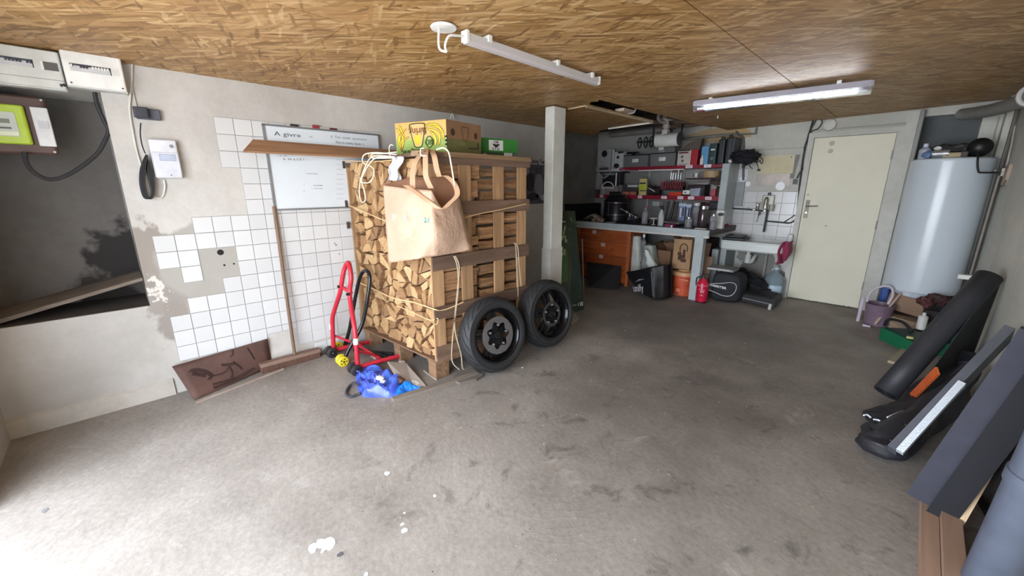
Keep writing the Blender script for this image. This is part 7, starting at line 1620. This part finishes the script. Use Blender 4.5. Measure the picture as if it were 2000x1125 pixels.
b = MB(); p = at(1884, 298, 'y', 6.02); b.rbox((p.x-.03, 6.0, TZ+.001), (p.x+.03, 6.08, TZ+.06), .012); solo('brown_jar', b, P((62, 54, 46), .5), 'small dark brown jar beside the black float ball', 'jar')
# pale strip, grey drain pipe of the right wall
b = MB(); b.box((.28, BY-.03, 1.60), (.385, BY, 2.30)); struct('trim_5', b, PAINT)
pipe('drain_pipe', [(.12, 6.25, 2.20), (.20, 6.1, 2.185), (.30, 5.75, 2.16), (.40, 5.2, 2.145), (.43, 4.6, 2.13), (.44, 3.6, 2.12), (.44, 1.5, 2.11)], .055, P((124, 124, 122), .5), 'thick grey drain pipe under the ceiling along the right wall', n=20)
b = MB(); b.tube([(.425+.068*math.sin(a)*1.0, 4.86+.0*math.cos(a), 2.138+.068*math.cos(a)) for a in [6.28318*i/18 for i in range(18)]], .016, 8, loop=True); b.cyl((.42, 4.86, 2.20), (.42, 4.86, 2.33), .010, n=8); solo('pipe_clamp', b, P((190, 190, 188), .4), 'pale clamp ring holding the thick drain pipe', 'clamp', sm=True)
pipe('wall_conduit', [at(1986, 228, 'x', RX-.012), at(1976, 280, 'x', RX-.012), at(1966, 325, 'x', RX-.012)], .007, P((196, 192, 184), .5), 'thin white conduit going down the right wall to the bracket', 'pipe', sub=1)
b = MB(); p = at(1968, 335, 'x', RX-.01); b.box((RX-.02, p.y-.10, p.z-.12), (RX, p.y+.10, p.z+.06)); solo('wooden_mounting_pad', b, P((178, 160, 140), .8), 'small pinkish wooden pad on the right wall by the heater', 'pad')
pipe('wall_loop_wire', [at(1952, 348, 'x', RX-.02), at(1950, 360, 'x', RX-.02), at(1958, 364, 'x', RX-.02), at(1965, 352, 'x', RX-.02)], .004, DGREY, 'thin wire loop hanging under the wooden pad', 'wire')
pipe('corner_pipe', [(.475, 6.24, 2.2), (.475, 6.24, 1.2), (.475, 6.24, .02)], .016, P((112, 106, 98), .6), 'brownish vertical pipe in the corner behind the heater', sub=1)
pipe('corner_pipe', [(.47, 6.12, 1.6), (.47, 6.12, .8), (.47, 6.12, .02)], .010, P((150, 140, 130), .6), 'thin pale vertical pipe next to the brownish corner pipe', sub=1)
b = MB(); q = at(1889, 541, 'x', .40); b.rbox((q.x-.06, q.y-.03, q.z-.02), (q.x+.05, q.y+.02, q.z+.02), .006); solo('white_pipe_clip', b, WHITE, 'white clip on the corner pipes at the lower right of the heater', 'clip')
# things below the heater
bc = V((-.135, 5.86, 0)); MAUVE = P((128, 108, 124), .3)
t = thing('mop_bucket', 'translucent mauve bucket with white handles on the floor by the door', 'bucket', tuple(bc))
b = MB(); b.lathe([(0, .095), (.01, .105), (.235, .125), (.245, .130), (.24, .118), (.02, .10)], bc, Z, 28, caps=False); b.lathe([(0, .001), (.002, .10)], bc, Z, 28); part('tub', b, MAUVE, t, sm=True)
b = MB(); b.tube([bc+V((-.115, 0, .24)), bc+V((-.10, .01, .36)), bc+V((-.03, .02, .43)), bc+V((.05, .02, .44)), bc+V((.08, .01, .36)), bc+V((.06, 0, .25))], .012, 8, sub=4); part('handle', b, P((206, 196, 206), .4), t, sm=True)
b = MB(); b.cyl(bc+V((-.155, .02, .0)), bc+V((-.15, .03, .28)), .017, n=10); b.rbox(tuple(bc+V((-.10, -.17, 0))), tuple(bc+V((-.03, -.14, .02))), .008); part('side_grip', b, P((206, 190, 206), .4), t, sm=True)
b = MB(); b.cyl(at(1709, 633, 'y', 5.70), at(1760, 572, 'y', 5.98), .013, n=10); solo('wooden_stick', b, P((196, 170, 154), .6), 'thin pinkish wooden stick leaning from the bucket to the cardboard', 'stick', sm=True)
b = MB(); b.hexa([(-.10, 6.02, .18), (.32, 5.92, .12), (.36, 6.35, .12), (-.08, 6.42, .18)], [(-.08, 6.0, .36), (.34, 5.90, .30), (.38, 6.35, .30), (-.06, 6.42, .40)]); solo('cardboard_box', b, P((148, 120, 98), .8), 'brown cardboard box tilted under the water heater', 'cardboard box')
b = MB(); b.hexa([(-.06, 5.86, .0), (.36, 5.76, .0), (.38, 5.88, .0), (-.04, 6.0, .0)], [(-.06, 5.86, .13), (.36, 5.76, .10), (.38, 5.88, .10), (-.04, 6.0, .13)]); solo('pale_wood_block', b, m_wood((190, 166, 140), (150, 124, 100), 'x', .8), 'pale knotty wood board under the tilted cardboard box', 'wood')
b = MB(); b.box((-.08, 6.03, 0), (.38, 6.4, .115)); solo('low_box', b, P((110, 92, 78), .8), 'low brown box supporting the tilted cardboard', 'box')
b = MB(); b.rbox((-.17, 6.25, .0), (-.09, 6.42, .43), .02); solo('blue_canister', b, P((48, 84, 160), .5), 'blue canister in the gap between door trim and heater', 'canister')
GC = P((22, 110, 74), .35)
t = thing('tool_case', 'green open plastic tool case with a black handle below the heater', 'tool case', (.07, 5.35, 0))
q0, q1 = V((-.075, 5.33, 0)), V((.16, 5.00, 0)); dd = V((.30, .22, 0)); 
b = MB(); b.hexa([q0, q1, q1+dd, q0+dd], [p+Z*.12 for p in (q0, q1, q1+dd, q0+dd)]); part('lower_shell', b, GC, t)
b = MB(); e0, e1 = (q1-q0)*.06, dd*.06; b.hexa([p+Z*.1205 for p in (q0+e0+e1, q1-e0+e1, q1-e0+dd-e1, q0+e0+dd-e1)], [p+Z*.128 for p in (q0+e0+e1, q1-e0+e1, q1-e0+dd-e1, q0+e0+dd-e1)]); part('dark_tray', b, P((14, 52, 40), .5), t)
b = MB(); b.hexa([q0+dd*.9+Z*.12, q1+dd*.9+Z*.12, q1+dd+Z*.12, q0+dd+Z*.12], [q0+dd*1.0+Z*.20, q1+dd*1.0+Z*.20, q1+dd*1.1+Z*.20, q0+dd*1.1+Z*.20]); part('lid', b, P((20, 92, 62), .4), t)
b = MB(); b.tube([q0+V((.02, .06, .13)), q0+V((.04, .10, .19)), q0+V((.14, .04, .20)), q0+V((.22, -.02, .14))], .014, 8, sub=4); part('handle', b, BLACK, t, sm=True)
b = MB(); b.rbox(tuple(q1+V((-.05, .06, .128))), tuple(q1+V((.0, .10, .145))), .01); part('yellow_tag', b, P((206, 200, 130), .5), t)
b = MB(); p = at(1803, 622, 'y', 5.45); b.lathe([(0, .032), (.005, .036), (.13, .036), (.14, .026)], (p.x, 5.45, .14), Z, 18); b.lathe([(.14, .014), (.17, .014)], (p.x, 5.45, .14), Z, 10); solo('white_can', b, P((222, 220, 216), .4), 'white cylindrical can standing by the green tool case', 'can', sm=True)
b = MB(); b.box((.22, 5.40, 0), (.42, 5.62, .138)); solo('dark_carton', b, P((60, 54, 50), .8), 'dark carton under the white can near the black roll', 'carton')
for k, (a, c, r, col_, lab) in enumerate(((1812, 590, .05, (96, 52, 48), 'reddish brown spool under the heater, left one'), (1830, 586, .06, (62, 34, 36), 'dark maroon heap under the right edge of the heater'), (1838, 604, .07, (38, 30, 34), 'black rag heap between the white can and the black roll'))):
    p = at(a, c, 'y', 5.75); b = MB(); b.blob(p, (r*1.5, r, r), .35, 9, k*3); solo('scrap_heap' if k else 'wire_spool', b, P(col_, .7), lab, 'scrap' if k else 'spool', sm=True)
b = MB(); b.rbox((.20, 5.63, 0), (.44, 5.95, .30), .02); solo('dark_bin', b, P((44, 36, 38), .7), 'dark bin behind the white can under the heater', 'bin')
b = MB(); b.beam(at(1742, 708, 'z', .012), at(1800, 655, 'z', .012), .055, .022); solo('pale_lath', b, P((172, 164, 142), .7), 'pale wooden lath on the floor emerging from under the black roll', 'lath')
# ================================================================ RIGHT WALL LEANERS
RLM = P((44, 45, 50), .55, bump=.15)
r0, r1 = at(1729, 768, 'z', .06), at(1932, 540, 'x', .42)
t = thing('black_roll', 'large black membrane roll leaning on the right wall', 'roll', (r0.x, r0.y, 0))
b = MB(); d_ = (r1-r0).normalized(); u_, w__ = basis(d_); rings = []
for j in range(5):
    k = j/4; rings.append([r0.lerp(r1, k)+(u_*math.cos(6.28318*i/28)+w__*math.sin(6.28318*i/28))*.070 for i in range(28)])
b.loft(rings, caps=False); part('outer_wrap', b, RLM, t, sm=True, solid=.004)
b = MB(); pts = []
for i in range(60): a = i*.32; rr_ = .066-.0009*i; pts.append((math.cos(a)*rr_, math.sin(a)*rr_))
b.loft([[r0+(u_*x+w__*y) for x, y in pts], [r1+(u_*x+w__*y) for x, y in pts]], closed=False, caps=False); part('inner_wrap', b, P((30, 30, 34), .6), t, sm=True, solid=.003)
f0, f1 = at(1955, 545, 'x', .48), at(1895, 700, 'x', .48)
b = MB(); b.hexa([r0+(r1-r0)*.15+V((.10, -.06, -.03)), f1+V((0, 0, -.1)), f1+V((.004, 0, -.1)), r0+(r1-r0)*.15+V((.104, -.06, -.03))], [r1+V((.03, -.04, -.01)), f0, f0+V((.006, 0, 0)), r1+V((.036, -.04, -.01))])
part('loose_sheet', b, P((34, 34, 38), .7), t, 'loose dark sheet between roll and wall')
a0, a1 = at(1752, 785, 'z', .03), at(1822, 722, 'x', .22)
b = MB(); b.beam(a0+V((.04, 0, 0)), a1+V((.02, 0, 0)), .05, .012, (1, 0, .5)); solo('orange_strip', b, P((196, 92, 44), .5), 'orange flat strip just below the black roll', 'strip')
def bundle(lab, pts, rads, m_, seed, nm='black_bundle', cat='bundle'):
    b = MB(); P3 = smooth([V(p) for p in pts], 5); N = len(P3); rings = []
    u = None
    for i, p in enumerate(P3):
        d = (P3[min(i+1, N-1)]-P3[max(i-1, 0)]).normalized(); u, w_ = basis(d); k = i/(N-1)*(len(rads)-1); j = min(int(k), len(rads)-2); r = rads[j]+(rads[j+1]-rads[j])*(k-j)
        rings.append([p+(u*math.cos(6.28318*q/22)*1.25+w_*math.sin(6.28318*q/22)*.8)*r*(1+.8*NZ.noise(V((math.cos(6.28318*q/22)*1.8, math.sin(6.28318*q/22)*1.8, i*.22+seed)))) for q in range(22)])
    for rg in rings:
        for p in rg: p.z = max(p.z, .003)
    b.loft(rings); return solo(nm, b, m_, lab, cat, sm=True, ang=70)
BB = P((38, 38, 44), .55, bump=.3)
bundle('black fabric bundle with a cord, lying just below the black roll', [at(1692, 812, 'z', .05), at(1745, 806, 'z', .07), at(1815, 768, 'z', .12), at(1862, 722, 'x', .38), at(1890, 690, 'x', .42)], [.03, .06, .075, .06, .03], BB, 3)
bundle('thicker black fabric bundle lying in front, rounded end on the floor', [at(1684, 852, 'z', .06), at(1722, 862, 'z', .075), at(1790, 826, 'z', .11), at(1850, 770, 'z', .22), at(1905, 715, 'x', .42)], [.03, .085, .08, .05, .03], BB, 8)
b = MB(); b.tube([at(1692, 806, 'z', .10), at(1702, 812, 'z', .12), at(1712, 830, 'z', .12), at(1722, 842, 'z', .12), at(1728, 846, 'z', .10)], .006, 6, sub=4); solo('tie_rope', b, BLACK, 'black cord tied round the ends of the two bundles', 'cord', sm=True)
for pts, lab in (([(1687, 811), (1694, 810), (1700, 815)], 'short white plastic edge at the tip of the upper bundle'), ([(1706, 819), (1714, 820), (1719, 822)], 'short white plastic loop on the upper bundle'), ([(1733, 815), (1750, 808), (1764, 803)], 'white plastic edge strip along the upper black bundle'), ([(1779, 804), (1795, 794), (1806, 784)], 'long white plastic edge strip between the bundles')):
    b = MB(); b.tube([at(a, c, 'z', .155) for a, c in pts], .005, 6, sub=3); solo('white_edge_strip', b, P((226, 230, 238), .3), lab, 'strip', sm=True)
# grey foam slab with silver underside and strap
s0, s1 = at(1742, 884, 'z', .08), at(1968, 652, 'x', .45); sd = (s1-s0).normalized()
nv = V((RT.x, RT.y, 0)).cross(sd); 
side = V((.25, .75, .0)); side = (side-sd*side.dot(sd)).normalized(); upn = sd.cross(side); upn = upn if upn.z > 0 else -upn
t = thing('foam_mat', 'folded grey foam mat with a silver underside and black strap', 'foam mat', (s0.x, s0.y, 0))
b = MB(); b.beam(s0, s1, .17, .040, upn); part('grey_foam', b, P((82, 84, 92), .7), t)
SIL = Nt('silver_foil'); SIL.col((216, 226, 236)); SIL.bump(SIL.noise(130, detail=2), .8, .004); SIL = SIL.set(rough=.4, metal=.25)
b = MB(); b.beam(s0-side*.105-upn*.035, s0.lerp(s1, .55)-side*.092-upn*.02, .045, .03, upn); part('silver_layer', b, SIL, t)
b = MB()
for k in (.04, .17): 
    c_ = s0.lerp(s1, k); b.tube([c_+side*.078+upn*.026, c_-side*.078+upn*.026, c_-side*.082-upn*.045, c_+side*.078-upn*.045], .006, 6, loop=True)
part('strap', b, BLACK, t)
# long square foam bar
g0, g1 = at(1800, 972, 'z', .05), at(2030, 650, 'x', .42)
b = MB(); b.beam(g0, g1, .075, .10, (-.9, .2, .5)); t = solo('foam_bar', b, P((56, 57, 68), .85), 'long dark square foam bar leaning on the right wall', 'foam bar')
b = MB(); gd = (g1-g0).normalized(); o_ = gd.cross(V((-.9, .2, .5))).normalized(); b.beam(g0+V((.065, -.06, -.03)), g1+V((.05, -.10, -.03)), .10, .09, (-.9, .2, .5)); solo('foam_bar', b, P((24, 25, 31), .85), 'second darker foam bar lying against the long square one', 'foam bar')
# dark plastic sheet, slat, pipe, boards
b = MB()
def shf(u, v):
    y = 3.0-u*.85; z = .02+v*(.62-.15*u); return V((.478-.03*(1-v)+.010*math.sin(u*17+v*3)*(1-v*.5), y, z))
b.grid(shf, 28, 8); solo('black_plastic_sheet', b, P((28, 26, 32), .22), 'glossy black plastic sheet standing behind the foam bars', 'plastic sheet', sm=True, ang=80, solid=.004)
b = MB(); b.beam(at(1864, 1040, 'z', .01), at(1972, 852, 'x', .43), .035, .02, (1, 0, 0)); solo('wooden_strip', b, m_wood((222, 194, 156), (190, 160, 122), 'z', .7), 'pale wooden slat leaning between the foam bars and the grey pipe', 'slat')
pq0, pq1 = at(1920, 1150, 'z', .06), at(2120, 740, 'x', .42)
b = MB(); b.cyl(pq0, pq1, .062, n=26); b.cyl(pq0.lerp(pq1, .55), pq0.lerp(pq1, .60), .067, n=26); solo('grey_plastic_pipe', b, P((84, 91, 106), .5), 'thick grey blue plastic pipe leaning in the near right corner', 'pipe', sm=True)
b = MB(); b.box((.245, 1.30, 0), (.30, 2.66, .05)); b.box((.302, 1.30, 0), (.365, 2.72, .085)); solo('floor_beam', b, m_wood((176, 148, 128), (142, 116, 98), 'y', .5), 'reddish wooden beam lying on the floor along the right wall', 'beam')
p = at(1972, 1085, 'x', .45); b = MB(); b.box((.43, p.y-.04, 0), (.495, p.y+.05, p.z+.01)); solo('wood_stub', b, m_wood((176, 134, 100), (140, 100, 72), 'z', .6), 'short upright wood stub at the near foot of the right wall', 'wood')
# ================================================================ LAMPS
LH = P((206, 204, 206), .35, var=.03)
t = thing('batten_lamp', 'slim white batten lamp on the ceiling near the camera, unlit', 'ceiling lamp', (-1.86, 2.13, 2.2))
e0, e1 = V((-1.805, 1.455, 2.245)), V((-1.835, 2.70, 2.245))
b = MB(); b.beam(e0, e1, .042, .030); part('housing', b, LH, t)
b = MB(); b.beam(e0+V((0, 0, -.023)), e1+V((0, 0, -.023)), .034, .018); part('diffuser', b, P((214, 210, 214), .3, var=.02), t)
for e_ in (e0, e1): 
    b = MB(); d_ = (e1-e0).normalized()*.008; b.beam(e_-d_, e_+d_, .048, .052); part('end_cap', b, WHITE, t)
for k in (.12, .60, .92): 
    b = MB(); c_ = e0.lerp(e1, k); b.box((c_.x-.032, c_.y-.012, c_.z+.002), (c_.x+.032, c_.y+.012, c_.z+.034)); part('clip', b, WHITE, t)
b = MB(); b.tube([e0+V((0, -.008, 0)), e0+V((.0, -.06, -.01)), e0+V((-.005, -.10, -.02)), e0+V((-.02, -.115, -.06)), e0+V((-.03, -.10, -.085))], .006, 8, sub=4); b.tube([e0+V((-.03, -.10, -.085)), e0+V((-.05, -.13, -.07)), e0+V((-.06, -.12, .02))], .006, 8, sub=4); part('cable', b, WHITE, t, sm=True)
b = MB(); b.lathe([(0, .062), (.008, .066), (.014, .06)], e0+V((-.055, -.095, .024)), Z, 28); solo('ceiling_rose', b, WHITE, 'flat round white ceiling rose at the near end of the batten lamp', 'ceiling rose', sm=True)
L0_, L1_ = V((-1.70, 4.135, 2.245)), V((-.43, 4.36, 2.255))
t = thing('waterproof_lamp', 'long waterproof strip lamp with a glowing clear cover', 'ceiling lamp', (-1.07, 4.25, 2.16)); ld = (L1_-L0_).normalized(); ls = ld.cross(Z)
b = MB(); rings = []
for p_ in (L0_, L0_+ld*.02, L1_-ld*.02, L1_):
    s_ = .85 if p_ in (L0_, L1_) else 1
    rings.append([p_+ls*x*s_+Z*z*s_ for x, z in ((-.045, .035), (-.055, 0), (-.058, -.012), (.058, -.012), (.055, 0), (.045, .035))])
b.loft(rings); part('housing', b, P((176, 174, 186), .4), t)
b = MB(); rings = []
for p_ in (L0_+ld*.005, L0_+ld*.02, L1_-ld*.02, L1_-ld*.005):
    s_ = .8 if p_ in (rings and ()) else 1
    rings.append([p_+ls*x+Z*z for x, z in ((-.054, -.012), (-.052, -.035), (-.035, -.058), (.035, -.058), (.052, -.035), (.054, -.012))])
b.loft(rings); part('clear_cover', b, glass((236, 240, 246), .12, .92), t)
b = MB(); b.beam(L0_+ld*.10+Z*-.016, L1_-ld*.10+Z*-.016, .07, .006); part('reflector', b, WHITE, t)
b = MB(); b.cyl(L0_+ld*.09+Z*-.036, L1_-ld*.09+Z*-.036, .012, n=12); part('tube', b, emis((255, 255, 255), 14.0), t, sm=True)
b = MB(); b.cyl(L0_+ld*.03+Z*-.036, L0_+ld*.09+Z*-.036, .014, n=12); b.cyl(L1_-ld*.03+Z*-.036, L1_-ld*.09+Z*-.036, .014, n=12); part('tube_holder', b, WHITE, t)
for k in (.04, .22, .44, .68, .92):
    b = MB(); c_ = L0_.lerp(L1_, k); b.beam(c_-ls*.060+Z*.012, c_-ls*.060+Z*-.022, .022, .006); part('latch', b, P((150, 148, 162), .4), t)
for k in (.12, .84):
    b = MB(); c_ = L0_.lerp(L1_, k); b.box((c_.x-.015, c_.y-.05, c_.z+.035), (c_.x+.015, c_.y+.05, zc(c_.x)-.001)); part('mounting_clip', b, WHITE, t)
b = MB(); p = at(1402, 229, 'z', 2.27); b.cyl((p.x, p.y, zc(p.x)), (p.x, p.y, zc(p.x)-.03), .006, n=6); solo('ceiling_screw', b, WHITE, 'tiny white screw hook in the ceiling before the strip lamp', 'hook')
